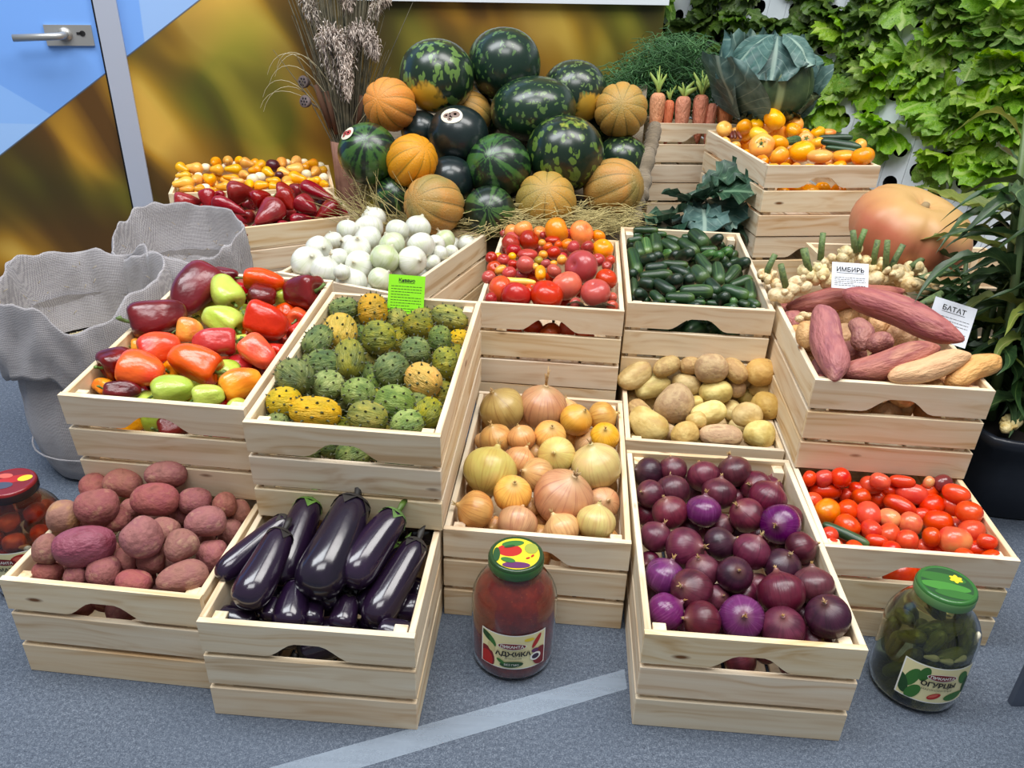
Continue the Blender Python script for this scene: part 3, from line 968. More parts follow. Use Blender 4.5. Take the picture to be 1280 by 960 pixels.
# ------------------------------------------------------------------ vegetables placed in the crates
# rows: x, y, z of the middle, direction of the long axis (0 0 0 = none), length, width (metres)
DATA = {
    'A_r': [(-0.797, 1.052, 0.159, 0, 0, 0, 0.046, 0.046), (-0.533, 1.022, 0.166, 0, 0, 0, 0.049, 0.049), (-0.621, 1.064, 0.131, 0, 0, 0, 0.047, 0.047),
            (-0.74, 1.08, 0.182, 0, 0, 0, 0.05, 0.05), (-0.783, 1.183, 0.182, 0, 0, 0, 0.05, 0.05), (-0.555, 1.151, 0.183, 0, 0, 0, 0.043, 0.043),
            (-0.788, 1.091, 0.164, 0, 0, 0, 0.043, 0.043), (-0.747, 1.072, 0.135, 0, 0, 0, 0.053, 0.053), (-0.623, 1.207, 0.159, 0, 0, 0, 0.046, 0.046),
            (-0.601, 1.089, 0.173, 0, 0, 0, 0.046, 0.046), (-0.672, 1.219, 0.182, 0, 0, 0, 0.055, 0.055), (-0.729, 1.228, 0.242, 0.97, 0.06, -0.22, 0.071, 0.056),
            (-0.637, 1.218, 0.275, 0.96, 0.26, -0.1, 0.076, 0.05), (-0.642, 1.171, 0.253, 0.97, 0.19, -0.14, 0.084, 0.061), (-0.736, 1.146, 0.254, 0.96, 0.21, -0.16, 0.075, 0.066),
            (-0.784, 1.052, 0.228, 0.91, 0.41, -0.1, 0.042, 0.053), (-0.783, 1.04, 0.192, 0.97, 0.15, -0.21, 0.049, 0.041), (-0.706, 1.195, 0.212, 0.93, 0.37, -0.07, 0.035, 0.04),
            (-0.581, 1.195, 0.235, 0.98, 0.08, -0.17, 0.06, 0.055), (-0.525, 1.19, 0.231, 0.95, 0.3, -0.05, 0.044, 0.046), (-0.538, 1.13, 0.237, 0.95, 0.32, -0.05, 0.072, 0.055),
            (-0.618, 1.058, 0.26, 0.63, 0.76, 0.16, 0.067, 0.069), (-0.554, 1.062, 0.238, 0.52, 0.82, 0.21, 0.058, 0.054), (-0.613, 1.063, 0.208, 0.95, 0.3, -0.09, 0.047, 0.058),
            (-0.525, 1.101, 0.188, 0.98, -0.01, -0.19, 0.051, 0.062), (-0.514, 1.17, 0.186, 0.99, 0.05, -0.15, 0.044, 0.055), (-0.509, 1.21, 0.2, 0.86, 0.51, 0.06, 0.044, 0.051),
            (-0.678, 1.027, 0.207, 0.97, 0.18, -0.17, 0.055, 0.057), (-0.623, 1.014, 0.2, 0.98, 0.09, -0.19, 0.058, 0.043), (-0.724, 1.021, 0.201, 0.93, 0.34, -0.11, 0.037, 0.039),
            (-0.541, 1.018, 0.208, 0.91, 0.41, -0.03, 0.084, 0.053), (-0.614, 1.201, 0.201, 0.69, 0.71, 0.15, 0.041, 0.051), (-0.712, 1.158, 0.213, 0, 0, 0, 0.046, 0.046),
            (-0.608, 1.119, 0.226, 0, 0, 0, 0.048, 0.048), (-0.785, 1.231, 0.227, 0, 0, 0, 0.054, 0.054), (-0.659, 1.066, 0.206, 0, 0, 0, 0.046, 0.046),
            (-0.697, 1.074, 0.209, 0, 0, 0, 0.042, 0.042), (-0.571, 1.048, 0.175, 0, 0, 0, 0.047, 0.047), (-0.636, 1.056, 0.171, 0, 0, 0, 0.046, 0.046)],
    'A_y': [(-0.799, 1.141, 0.228, 0.9, 0.42, -0.08, 0.056, 0.059)],
    'A_v': [(-0.711, 1.047, 0.249, 0.92, 0.37, -0.1, 0.098, 0.069)],
    'B_e': [(-0.177, 0.944, 0.17, 0, 0, 0, 0.055, 0.055), (-0.438, 0.961, 0.169, 0, 0, 0, 0.06, 0.06), (-0.163, 1.203, 0.171, 0, 0, 0, 0.057, 0.057),
            (-0.302, 0.986, 0.127, 0, 0, 0, 0.061, 0.061), (-0.251, 1.01, 0.098, 0, 0, 0, 0.061, 0.061), (-0.171, 1.032, 0.143, 0, 0, 0, 0.053, 0.053),
            (-0.402, 0.981, 0.138, 0, 0, 0, 0.052, 0.052), (-0.404, 1.051, 0.148, 0, 0, 0, 0.064, 0.064), (-0.274, 1.051, 0.162, 0, 0, 0, 0.056, 0.056),
            (-0.169, 1.083, 0.138, 0, 0, 0, 0.055, 0.055), (-0.428, 1.078, 0.1, 0, 0, 0, 0.067, 0.067), (-0.345, 1.012, 0.102, 0, 0, 0, 0.059, 0.059),
            (-0.202, 1.229, 0.142, 0, 0, 0, 0.064, 0.064), (-0.319, 1.059, 0.101, 0, 0, 0, 0.059, 0.059), (-0.437, 1.075, 0.232, -0.57, -0.79, -0.22, 0.155, 0.045),
            (-0.399, 1.012, 0.241, -0.22, -0.92, -0.32, 0.146, 0.065), (-0.293, 1.067, 0.247, -0.22, -0.91, -0.34, 0.195, 0.088), (-0.189, 1.042, 0.193, -0.36, -0.88, -0.32, 0.173, 0.065),
            (-0.348, 0.979, 0.191, -0.03, -0.94, -0.34, 0.088, 0.058), (-0.443, 1.016, 0.153, 0, -0.94, -0.34, 0.062, 0.051), (-0.294, 1.018, 0.188, -0.16, -0.93, -0.33, 0.057, 0.038),
            (-0.382, 0.977, 0.184, -0.15, -0.94, -0.32, 0.04, 0.033), (-0.32, 0.991, 0.172, -0.03, -0.94, -0.34, 0.058, 0.043), (-0.266, 0.989, 0.169, -0.09, -0.94, -0.34, 0.061, 0.047),
            (-0.223, 1.019, 0.14, -0.12, -0.93, -0.33, 0.066, 0.043)],
    'B_s': [(-0.371, 1.094, 0.231, -0.15, -0.92, -0.35, 0.169, 0.07), (-0.231, 1.074, 0.24, -0.43, -0.85, -0.31, 0.158, 0.07), (-0.216, 1.066, 0.179, -0.42, -0.86, -0.3, 0.148, 0.046)],
    'C_n': [(0.191, 1.22, 0.151, 0, 0, 0, 0.055, 0.055), (-0.07, 1.243, 0.148, 0, 0, 0, 0.059, 0.059), (-0.042, 1.632, 0.155, 0, 0, 0, 0.057, 0.057),
            (0.145, 1.602, 0.144, 0, 0, 0, 0.06, 0.06), (-0.059, 1.374, 0.153, 0, 0, 0, 0.061, 0.061), (0.059, 1.223, 0.156, 0, 0, 0, 0.052, 0.052),
            (0.207, 1.4, 0.152, 0, 0, 0, 0.051, 0.051), (0.141, 1.238, 0.139, 0, 0, 0, 0.064, 0.064), (-0.041, 1.658, 0.111, 0, 0, 0, 0.055, 0.055),
            (0.213, 1.602, 0.207, 0, 0, 0, 0.072, 0.072), (-0.032, 1.478, 0.215, 0, 0, 0, 0.073, 0.073), (0.024, 1.462, 0.23, 0, 0, 0, 0.062, 0.062),
            (0.183, 1.558, 0.161, 0, 0, 0, 0.07, 0.07), (0.022, 1.394, 0.215, 0, 0, 0, 0.068, 0.068), (0.053, 1.458, 0.196, 0, 0, 0, 0.039, 0.039),
            (0.056, 1.343, 0.217, 0, 0, 0, 0.071, 0.071), (-0.063, 1.23, 0.208, 0, 0, 0, 0.076, 0.076), (0.019, 1.21, 0.196, 0, 0, 0, 0.076, 0.076),
            (0.07, 1.283, 0.146, 0, 0, 0, 0.055, 0.055), (0.102, 1.2, 0.192, 0, 0, 0, 0.07, 0.07), (0.193, 1.323, 0.167, 0, 0, 0, 0.068, 0.068),
            (0.02, 1.655, 0.173, 0, 0, 0, 0.054, 0.054), (-0.057, 1.515, 0.186, 0, 0, 0, 0.046, 0.046), (0.134, 1.647, 0.198, 0, 0, 0, 0.053, 0.053),
            (-0.026, 1.229, 0.174, 0, 0, 0, 0.037, 0.037), (0.043, 1.284, 0.18, 0, 0, 0, 0.044, 0.044), (0.152, 1.438, 0.13, 0, 0, 0, 0.066, 0.066),
            (-0.023, 1.528, 0.137, 0, 0, 0, 0.055, 0.055), (0.099, 1.647, 0.155, 0, 0, 0, 0.058, 0.058)],
    'C_o': [(-0.021, 1.599, 0.221, 0, 0, 0, 0.106, 0.106)],
    'C_t': [(0.073, 1.616, 0.221, 0, 0, 0, 0.114, 0.114)],
    'C_y': [(0.149, 1.569, 0.216, 0, 0, 0, 0.076, 0.076), (0.086, 1.478, 0.227, 0, 0, 0, 0.071, 0.071), (0.209, 1.507, 0.212, 0, 0, 0, 0.065, 0.065),
            (0.008, 1.273, 0.219, 0, 0, 0, 0.075, 0.075)],
    'C_g': [(-0.038, 1.344, 0.223, 0, 0, 0, 0.11, 0.11), (0.098, 1.402, 0.227, 0, 0, 0, 0.079, 0.079), (0.179, 1.382, 0.218, 0, 0, 0, 0.106, 0.106),
            (0.167, 1.211, 0.205, 0, 0, 0, 0.075, 0.075)],
    'C_p': [(0.108, 1.277, 0.212, 0, 0, 0, 0.119, 0.119)],
    'D_n': [(0.512, 0.966, 0.159, 0, 0, 0, 0.057, 0.057), (0.53, 1.029, 0.095, 0, 0, 0, 0.062, 0.062), (0.552, 1.398, 0.165, 0, 0, 0, 0.059, 0.059),
            (0.271, 1.018, 0.12, 0, 0, 0, 0.062, 0.062), (0.374, 1, 0.132, 0, 0, 0, 0.063, 0.063), (0.428, 0.987, 0.142, 0, 0, 0, 0.054, 0.054),
            (0.272, 1.102, 0.13, 0, 0, 0, 0.053, 0.053), (0.317, 1.044, 0.092, 0, 0, 0, 0.066, 0.066), (0.457, 1.276, 0.141, 0, 0, 0, 0.057, 0.057),
            (0.346, 1.41, 0.196, 0, 0, 0, 0.061, 0.061), (0.406, 1.387, 0.197, 0, 0, 0, 0.069, 0.069), (0.47, 1.394, 0.207, 0, 0, 0, 0.071, 0.071),
            (0.426, 1.328, 0.197, 0, 0, 0, 0.07, 0.07), (0.512, 1.366, 0.189, 0, 0, 0, 0.067, 0.067), (0.517, 1.306, 0.205, 0, 0, 0, 0.077, 0.077),
            (0.336, 1.347, 0.185, 0, 0, 0, 0.073, 0.073), (0.391, 1.408, 0.148, 0, 0, 0, 0.06, 0.06), (0.286, 1.323, 0.192, 0, 0, 0, 0.058, 0.058),
            (0.315, 1.258, 0.198, 0, 0, 0, 0.07, 0.07), (0.286, 1.324, 0.143, 0, 0, 0, 0.055, 0.055), (0.461, 1.249, 0.203, 0, 0, 0, 0.069, 0.069),
            (0.548, 1.257, 0.194, 0, 0, 0, 0.052, 0.052), (0.281, 1.195, 0.187, 0, 0, 0, 0.062, 0.062), (0.326, 1.148, 0.2, 0, 0, 0, 0.076, 0.076),
            (0.367, 1.271, 0.154, 0, 0, 0, 0.065, 0.065), (0.442, 1.135, 0.209, 0, 0, 0, 0.069, 0.069), (0.539, 1.156, 0.203, 0, 0, 0, 0.06, 0.06),
            (0.527, 1.21, 0.151, 0, 0, 0, 0.058, 0.058), (0.346, 1.091, 0.198, 0, 0, 0, 0.061, 0.061), (0.317, 1.04, 0.199, 0, 0, 0, 0.073, 0.073),
            (0.324, 0.979, 0.188, 0, 0, 0, 0.066, 0.066), (0.416, 1.075, 0.158, 0, 0, 0, 0.064, 0.064), (0.467, 1.033, 0.205, 0, 0, 0, 0.081, 0.081),
            (0.528, 1.055, 0.205, 0, 0, 0, 0.071, 0.071), (0.522, 1.048, 0.146, 0, 0, 0, 0.061, 0.061), (0.455, 0.968, 0.189, 0, 0, 0, 0.072, 0.072),
            (0.42, 1.258, 0.169, 0, 0, 0, 0.052, 0.052), (0.476, 1.374, 0.157, 0, 0, 0, 0.046, 0.046), (0.369, 1.057, 0.168, 0, 0, 0, 0.047, 0.047),
            (0.453, 1.103, 0.161, 0, 0, 0, 0.043, 0.043), (0.268, 1.166, 0.15, 0, 0, 0, 0.041, 0.041), (0.548, 1.149, 0.161, 0, 0, 0, 0.04, 0.04),
            (0.505, 1.408, 0.177, 0, 0, 0, 0.046, 0.046), (0.336, 1.194, 0.118, 0, 0, 0, 0.061, 0.061), (0.527, 1.316, 0.099, 0, 0, 0, 0.065, 0.065),
            (0.396, 1.197, 0.13, 0, 0, 0, 0.056, 0.056), (0.461, 1.076, 0.122, 0, 0, 0, 0.057, 0.057)],
    'D_k': [(0.295, 1.41, 0.185, 0, 0, 0, 0.067, 0.067), (0.39, 1.157, 0.206, 0, 0, 0, 0.063, 0.063), (0.493, 1.111, 0.197, 0, 0, 0, 0.066, 0.066),
            (0.396, 1.069, 0.21, 0, 0, 0, 0.063, 0.063), (0.522, 0.969, 0.217, 0, 0, 0, 0.072, 0.072)],
    'D_v': [(0.378, 1.252, 0.208, 0, 0, 0, 0.069, 0.069), (0.516, 1.215, 0.209, 0, 0, 0, 0.077, 0.077), (0.282, 1.089, 0.184, 0, 0, 0, 0.071, 0.071),
            (0.272, 1.007, 0.179, 0, 0, 0, 0.066, 0.066), (0.391, 0.986, 0.191, 0, 0, 0, 0.075, 0.075)],
    'E_b': [(0.297, 1.569, 0.16, 0, 0, 0, 0.048, 0.048), (0.53, 1.539, 0.168, 0, 0, 0, 0.052, 0.052), (0.569, 1.557, 0.155, 0, 0, 0, 0.046, 0.046),
            (0.311, 1.677, 0.182, 0, 0, 0, 0.058, 0.058), (0.556, 1.775, 0.174, 0, 0, 0, 0.056, 0.056), (0.378, 1.754, 0.267, 0.87, 0.39, 0.31, 0.073, 0.05),
            (0.436, 1.757, 0.268, 0.99, -0.05, 0.1, 0.053, 0.047), (0.481, 1.728, 0.277, 0, 0, 0, 0.072, 0.072), (0.54, 1.736, 0.271, 0.53, -0.78, -0.32, 0.075, 0.053),
            (0.378, 1.637, 0.229, 0, 0, 0, 0.089, 0.089), (0.548, 1.74, 0.226, 0.41, -0.84, -0.36, 0.064, 0.046), (0.469, 1.524, 0.214, 0.98, -0.17, 0.06, 0.096, 0.056),
            (0.363, 1.591, 0.18, 0, 0, 0, 0.043, 0.043), (0.311, 1.763, 0.166, 0, 0, 0, 0.047, 0.047), (0.365, 1.705, 0.154, 0, 0, 0, 0.048, 0.048),
            (0.498, 1.668, 0.156, 0, 0, 0, 0.051, 0.051), (0.482, 1.749, 0.229, 0, 0, 0, 0.048, 0.048)],
    'E_p': [(0.427, 1.539, 0.173, 0, 0, 0, 0.05, 0.05), (0.372, 1.598, 0.139, 0, 0, 0, 0.053, 0.053), (0.474, 1.543, 0.168, 0, 0, 0, 0.053, 0.053),
            (0.348, 1.775, 0.151, 0, 0, 0, 0.045, 0.045), (0.545, 1.718, 0.136, 0, 0, 0, 0.056, 0.056), (0.301, 1.614, 0.161, 0, 0, 0, 0.048, 0.048),
            (0.315, 1.806, 0.173, 0, 0, 0, 0.048, 0.048), (0.344, 1.631, 0.12, 0, 0, 0, 0.051, 0.051), (0.301, 1.751, 0.242, 0.84, 0.44, 0.31, 0.094, 0.06),
            (0.431, 1.744, 0.226, 0.93, -0.36, -0.07, 0.075, 0.054), (0.35, 1.75, 0.209, 0.92, 0.3, 0.25, 0.094, 0.06), (0.495, 1.708, 0.224, 0.99, 0, 0.14, 0.081, 0.059),
            (0.584, 1.744, 0.193, 0.95, 0.18, 0.25, 0.043, 0.044), (0.615, 1.733, 0.222, 0.98, -0.2, 0.08, 0.065, 0.042), (0.455, 1.598, 0.229, 0.98, 0.07, 0.17, 0.083, 0.056),
            (0.419, 1.563, 0.229, 0, 0, 0, 0.041, 0.041), (0.542, 1.591, 0.226, 0, 0, 0, 0.062, 0.062), (0.317, 1.58, 0.205, 0.64, -0.71, -0.29, 0.101, 0.074),
            (0.558, 1.535, 0.211, 0.9, -0.43, -0.05, 0.07, 0.063), (0.541, 1.699, 0.181, 0, 0, 0, 0.049, 0.049), (0.445, 1.694, 0.201, 0, 0, 0, 0.037, 0.037),
            (0.556, 1.666, 0.151, 0, 0, 0, 0.047, 0.047)],
    'E_y': [(0.601, 1.73, 0.272, 0, 0, 0, 0.069, 0.069), (0.596, 1.634, 0.227, 0, 0, 0, 0.067, 0.067), (0.388, 1.531, 0.211, 0, 0, 0, 0.057, 0.057)],
    'F_t': [(0.612, 1.184, 0.185, 0, 0, 0, 0.032, 0.032), (0.897, 1.164, 0.185, 0, 0, 0, 0.035, 0.035), (0.615, 1.217, 0.185, 0, 0, 0, 0.033, 0.033),
            (0.625, 1.343, 0.174, 0, 0, 0, 0.036, 0.036), (0.716, 1.177, 0.184, 0, 0, 0, 0.036, 0.036), (0.65, 1.181, 0.185, 0, 0, 0, 0.031, 0.031),
            (0.634, 1.405, 0.162, 0, 0, 0, 0.03, 0.03), (0.708, 1.222, 0.15, 0, 0, 0, 0.038, 0.038), (0.848, 1.167, 0.185, 0, 0, 0, 0.033, 0.033),
            (0.838, 1.313, 0.168, 0, 0, 0, 0.032, 0.032), (0.705, 1.402, 0.137, 0, 0, 0, 0.039, 0.039), (0.697, 1.265, 0.153, 0, 0, 0, 0.034, 0.034),
            (0.626, 1.384, 0.201, 0.85, -0.53, -0.06, 0.028, 0.035), (0.656, 1.384, 0.203, 0.91, 0.28, 0.31, 0.039, 0.035), (0.687, 1.377, 0.21, 0.96, 0.11, 0.26, 0.039, 0.043),
            (0.664, 1.381, 0.173, 0.98, -0.14, 0.14, 0.064, 0.041), (0.73, 1.379, 0.181, 0.87, -0.49, -0.01, 0.039, 0.031), (0.71, 1.38, 0.163, 0.98, -0.08, 0.18, 0.031, 0.034),
            (0.727, 1.352, 0.181, 0.96, 0.09, 0.26, 0.037, 0.038), (0.685, 1.31, 0.178, 0, 0, 0, 0.042, 0.042), (0.72, 1.293, 0.181, 0, 0, 0, 0.048, 0.048),
            (0.769, 1.372, 0.165, 0, 0, 0, 0.038, 0.038), (0.754, 1.376, 0.195, 0.97, -0.21, 0.14, 0.048, 0.039), (0.759, 1.358, 0.217, 0.84, -0.54, -0.03, 0.041, 0.034),
            (0.797, 1.329, 0.179, 0.73, -0.67, -0.1, 0.067, 0.038), (0.829, 1.356, 0.191, 0.92, -0.4, 0.07, 0.063, 0.045), (0.808, 1.365, 0.214, 0.93, -0.35, 0.09, 0.051, 0.027),
            (0.791, 1.375, 0.183, 0, 0, 0, 0.032, 0.032), (0.666, 1.259, 0.177, 0, 0, 0, 0.045, 0.045), (0.706, 1.244, 0.181, 0, 0, 0, 0.038, 0.038),
            (0.738, 1.236, 0.179, 0, 0, 0, 0.04, 0.04), (0.762, 1.212, 0.183, 0.94, -0.32, 0.11, 0.04, 0.042), (0.706, 1.213, 0.177, 0.91, -0.42, 0.04, 0.044, 0.029),
            (0.854, 1.281, 0.177, 0.93, -0.34, 0.11, 0.055, 0.048), (0.865, 1.333, 0.18, 0, 0, 0, 0.045, 0.045), (0.902, 1.33, 0.182, 0.81, -0.59, -0.01, 0.044, 0.04),
            (0.903, 1.33, 0.212, 0.74, -0.67, -0.07, 0.054, 0.038), (0.899, 1.269, 0.211, 0.71, -0.7, -0.08, 0.05, 0.045), (0.896, 1.239, 0.189, 0, 0, 0, 0.048, 0.048),
            (0.814, 1.226, 0.183, 0.94, -0.3, 0.13, 0.032, 0.038), (0.895, 1.203, 0.174, 0.95, -0.23, 0.18, 0.048, 0.035), (0.9, 1.194, 0.201, 0.9, -0.43, 0.1, 0.035, 0.029),
            (0.81, 1.232, 0.155, 0, 0, 0, 0.031, 0.031), (0.839, 1.231, 0.15, 0, 0, 0, 0.033, 0.033), (0.868, 1.365, 0.191, 0, 0, 0, 0.04, 0.04),
            (0.664, 1.311, 0.147, 0, 0, 0, 0.035, 0.035), (0.837, 1.367, 0.152, 0, 0, 0, 0.041, 0.041), (0.746, 1.286, 0.154, 0, 0, 0, 0.039, 0.039),
            (0.904, 1.289, 0.158, 0, 0, 0, 0.04, 0.04), (0.736, 1.371, 0.144, 0, 0, 0, 0.036, 0.036), (0.772, 1.215, 0.154, 0, 0, 0, 0.033, 0.033),
            (0.908, 1.356, 0.161, 0, 0, 0, 0.041, 0.041), (0.799, 1.37, 0.143, 0, 0, 0, 0.041, 0.041), (0.877, 1.321, 0.116, 0, 0, 0, 0.04, 0.04),
            (0.693, 1.297, 0.123, 0, 0, 0, 0.04, 0.04), (0.901, 1.256, 0.15, 0, 0, 0, 0.04, 0.04)],
    'F_o': [(0.643, 1.308, 0.175, 0, 0, 0, 0.049, 0.049), (0.753, 1.277, 0.185, 0, 0, 0, 0.039, 0.039), (0.79, 1.264, 0.183, 0.84, -0.54, -0.01, 0.044, 0.047),
            (0.909, 1.32, 0.154, 0.6, -0.78, -0.15, 0.03, 0.038), (0.857, 1.22, 0.18, 0, 0, 0, 0.055, 0.055), (0.861, 1.362, 0.216, 0.72, -0.68, -0.1, 0.021, 0.027),
            (0.904, 1.363, 0.189, 0, 0, 0, 0.036, 0.036)],
    'F_k': [(0.89, 1.364, 0.213, 0, 0, 0, 0.036, 0.036)],
    'F_cuke': [(0.653, 1.232, 0.177, 0.8, -0.6, -0.07, 0.091, 0.022)],
    'G_s': [(0.674, 1.898, 0.395, 0, 0, 0, 0.052, 0.052), (0.665, 1.761, 0.392, 0, 0, 0, 0.054, 0.054), (0.642, 1.444, 0.387, 0, 0, 0, 0.052, 0.052),
            (0.69, 1.456, 0.378, 0, 0, 0, 0.055, 0.055), (0.65, 1.498, 0.387, 0, 0, 0, 0.061, 0.061), (0.749, 1.6, 0.389, 0, 0, 0, 0.056, 0.056),
            (0.67, 1.844, 0.381, 0, 0, 0, 0.051, 0.051), (0.804, 1.82, 0.434, 0.99, 0.05, 0.16, 0.291, 0.055), (0.839, 1.612, 0.484, 0.71, -0.7, -0.1, 0.272, 0.069),
            (0.65, 1.504, 0.458, -0.09, -0.95, -0.31, 0.224, 0.067), (0.762, 1.453, 0.444, 0.96, 0.19, 0.21, 0.219, 0.057), (0.749, 1.58, 0.447, -0.13, -0.94, -0.31, 0.094, 0.049),
            (0.77, 1.534, 0.45, 0.94, 0.26, 0.22, 0.061, 0.041), (0.93, 1.783, 0.429, 0.81, -0.58, -0.05, 0.067, 0.044), (0.797, 1.531, 0.406, 0.96, 0.18, 0.21, 0.113, 0.051)],
    'G_t': [(0.848, 1.432, 0.387, 0, 0, 0, 0.056, 0.056), (0.906, 1.428, 0.385, 0, 0, 0, 0.057, 0.057), (0.738, 1.44, 0.386, 0, 0, 0, 0.058, 0.058),
            (0.65, 1.573, 0.389, 0, 0, 0, 0.05, 0.05), (0.87, 1.755, 0.393, 0, 0, 0, 0.049, 0.049), (0.9, 1.701, 0.391, 0, 0, 0, 0.061, 0.061),
            (0.815, 1.822, 0.386, 0, 0, 0, 0.052, 0.052), (0.794, 1.439, 0.386, 0, 0, 0, 0.063, 0.063), (0.859, 1.846, 0.389, 0, 0, 0, 0.058, 0.058),
            (0.766, 1.688, 0.39, 0, 0, 0, 0.058, 0.058), (0.659, 1.623, 0.387, 0, 0, 0, 0.061, 0.061), (0.72, 1.844, 0.38, 0, 0, 0, 0.056, 0.056),
            (0.927, 1.741, 0.367, 0, 0, 0, 0.059, 0.059), (0.897, 1.49, 0.387, 0, 0, 0, 0.058, 0.058), (0.658, 1.683, 0.391, 0, 0, 0, 0.05, 0.05),
            (0.826, 1.424, 0.448, 0.95, 0.21, 0.22, 0.178, 0.048), (0.925, 1.44, 0.438, 0.89, 0.37, 0.27, 0.14, 0.051)],
    'G_r': [(0.635, 1.572, 0.446, 0.99, -0.12, 0.09, 0.056, 0.069)],
    'G_g': [(0.628, 1.879, 0.458, 0.91, -0.41, -0.05, 0.051, 0.059), (0.654, 1.792, 0.464, 0.94, 0.2, 0.26, 0.094, 0.074), (0.733, 1.853, 0.477, 0.86, -0.51, -0.08, 0.078, 0.079),
            (0.797, 1.973, 0.467, 0.84, 0.4, 0.36, 0.053, 0.054), (0.855, 1.974, 0.496, 0.91, 0.25, 0.32, 0.066, 0.07), (0.917, 1.965, 0.466, 0.93, -0.36, 0.04, 0.054, 0.067),
            (0.931, 1.904, 0.467, 0.97, 0.01, 0.23, 0.09, 0.078), (1.024, 1.968, 0.463, 0.96, -0.24, 0.12, 0.057, 0.07), (0.992, 1.87, 0.458, 0.92, -0.39, 0.04, 0.088, 0.077),
            (0.911, 1.669, 0.471, 0.76, -0.64, -0.1, 0.035, 0.044), (0.643, 1.631, 0.462, 0.97, -0.24, 0.07, 0.038, 0.034), (0.931, 1.939, 0.419, 0, 0, 0, 0.081, 0.081),
            (0.862, 1.971, 0.437, 0, 0, 0, 0.081, 0.081)],
    'H_k': [(0.324, 1.801, 0.391, 0, 0, 0, 0.029, 0.029), (0.587, 1.783, 0.391, 0, 0, 0, 0.03, 0.03), (0.297, 1.813, 0.392, 0, 0, 0, 0.027, 0.027),
            (0.568, 1.806, 0.392, 0, 0, 0, 0.029, 0.029), (0.397, 1.858, 0.386, 0, 0, 0, 0.029, 0.029), (0.348, 1.823, 0.391, 0, 0, 0, 0.035, 0.035),
            (0.331, 2.275, 0.399, 0, 0, 0, 0.031, 0.031), (0.449, 2.168, 0.407, 0, 0, 0, 0.033, 0.033), (0.304, 1.887, 0.381, 0, 0, 0, 0.031, 0.031),
            (0.436, 1.827, 0.392, 0, 0, 0, 0.032, 0.032), (0.314, 2.023, 0.401, 0, 0, 0, 0.032, 0.032), (0.576, 2.092, 0.405, 0, 0, 0, 0.031, 0.031),
            (0.485, 1.893, 0.369, 0, 0, 0, 0.032, 0.032), (0.422, 1.868, 0.381, 0, 0, 0, 0.031, 0.031), (0.502, 1.91, 0.387, 0, 0, 0, 0.029, 0.029),
            (0.55, 2.146, 0.4, 0, 0, 0, 0.031, 0.031), (0.328, 1.978, 0.384, 0, 0, 0, 0.033, 0.033), (0.368, 1.938, 0.394, 0, 0, 0, 0.032, 0.032),
            (0.386, 1.952, 0.374, 0, 0, 0, 0.03, 0.03), (0.579, 2.247, 0.435, 0, 0, 0, 0.032, 0.032), (0.358, 2.09, 0.42, 0, 0, 0, 0.038, 0.038),
            (0.39, 2.107, 0.423, 0, 0, 0, 0.033, 0.033), (0.467, 2.123, 0.426, 0, 0, 0, 0.04, 0.04), (0.375, 2.036, 0.42, 1, 0.05, 0.08, 0.059, 0.03),
            (0.434, 2.007, 0.422, 0.77, -0.61, -0.15, 0.061, 0.028), (0.604, 2.051, 0.432, 0, 0, 0, 0.034, 0.034), (0.378, 1.911, 0.413, 0.66, -0.72, -0.2, 0.07, 0.031),
            (0.338, 1.936, 0.412, 0.91, -0.41, -0.09, 0.041, 0.033), (0.407, 1.938, 0.417, 0, 0, 0, 0.041, 0.041), (0.444, 1.947, 0.418, 0, 0, 0, 0.037, 0.037),
            (0.504, 1.918, 0.415, 0.33, -0.9, -0.28, 0.058, 0.033), (0.516, 1.852, 0.41, 0, 0, 0, 0.032, 0.032), (0.315, 1.872, 0.404, 0, 0, 0, 0.033, 0.033)],
    'H_c': [(0.412, 1.795, 0.391, 0, 0, 0, 0.031, 0.031), (0.368, 1.798, 0.391, 0, 0, 0, 0.032, 0.032), (0.533, 1.787, 0.391, 0, 0, 0, 0.032, 0.032),
            (0.456, 1.791, 0.391, 0, 0, 0, 0.027, 0.027), (0.489, 1.79, 0.391, 0, 0, 0, 0.033, 0.033), (0.621, 2.256, 0.406, 0, 0, 0, 0.028, 0.028),
            (0.525, 1.821, 0.392, 0, 0, 0, 0.034, 0.034), (0.395, 1.819, 0.381, 0, 0, 0, 0.033, 0.033), (0.332, 1.881, 0.383, 0, 0, 0, 0.027, 0.027),
            (0.59, 1.853, 0.382, 0, 0, 0, 0.033, 0.033), (0.563, 1.846, 0.386, 0, 0, 0, 0.027, 0.027), (0.378, 1.879, 0.378, 0, 0, 0, 0.034, 0.034),
            (0.425, 1.953, 0.391, 0, 0, 0, 0.034, 0.034), (0.58, 2.137, 0.406, 0, 0, 0, 0.034, 0.034), (0.376, 2.276, 0.449, 1, -0.08, 0.03, 0.073, 0.022),
            (0.346, 2.264, 0.422, 0.98, 0.15, 0.11, 0.049, 0.027), (0.405, 2.275, 0.437, 1, 0, 0.06, 0.068, 0.02), (0.348, 2.186, 0.42, 0.04, -0.94, -0.33, 0.062, 0.031),
            (0.402, 2.233, 0.422, -0.03, -0.94, -0.34, 0.083, 0.041), (0.439, 2.21, 0.424, 0.62, -0.75, -0.22, 0.066, 0.033), (0.459, 2.262, 0.426, 0.79, -0.6, -0.15, 0.055, 0.025),
            (0.491, 2.207, 0.423, 0.58, -0.78, -0.23, 0.08, 0.039), (0.525, 2.243, 0.439, 0.42, -0.87, -0.27, 0.076, 0.046), (0.497, 2.267, 0.432, 0.94, -0.35, -0.05, 0.032, 0.025),
            (0.547, 2.193, 0.422, 1, -0.08, 0.06, 0.05, 0.025), (0.327, 2.108, 0.41, 0.09, -0.94, -0.33, 0.11, 0.039), (0.427, 2.053, 0.424, 0.99, -0.17, 0.01, 0.072, 0.025),
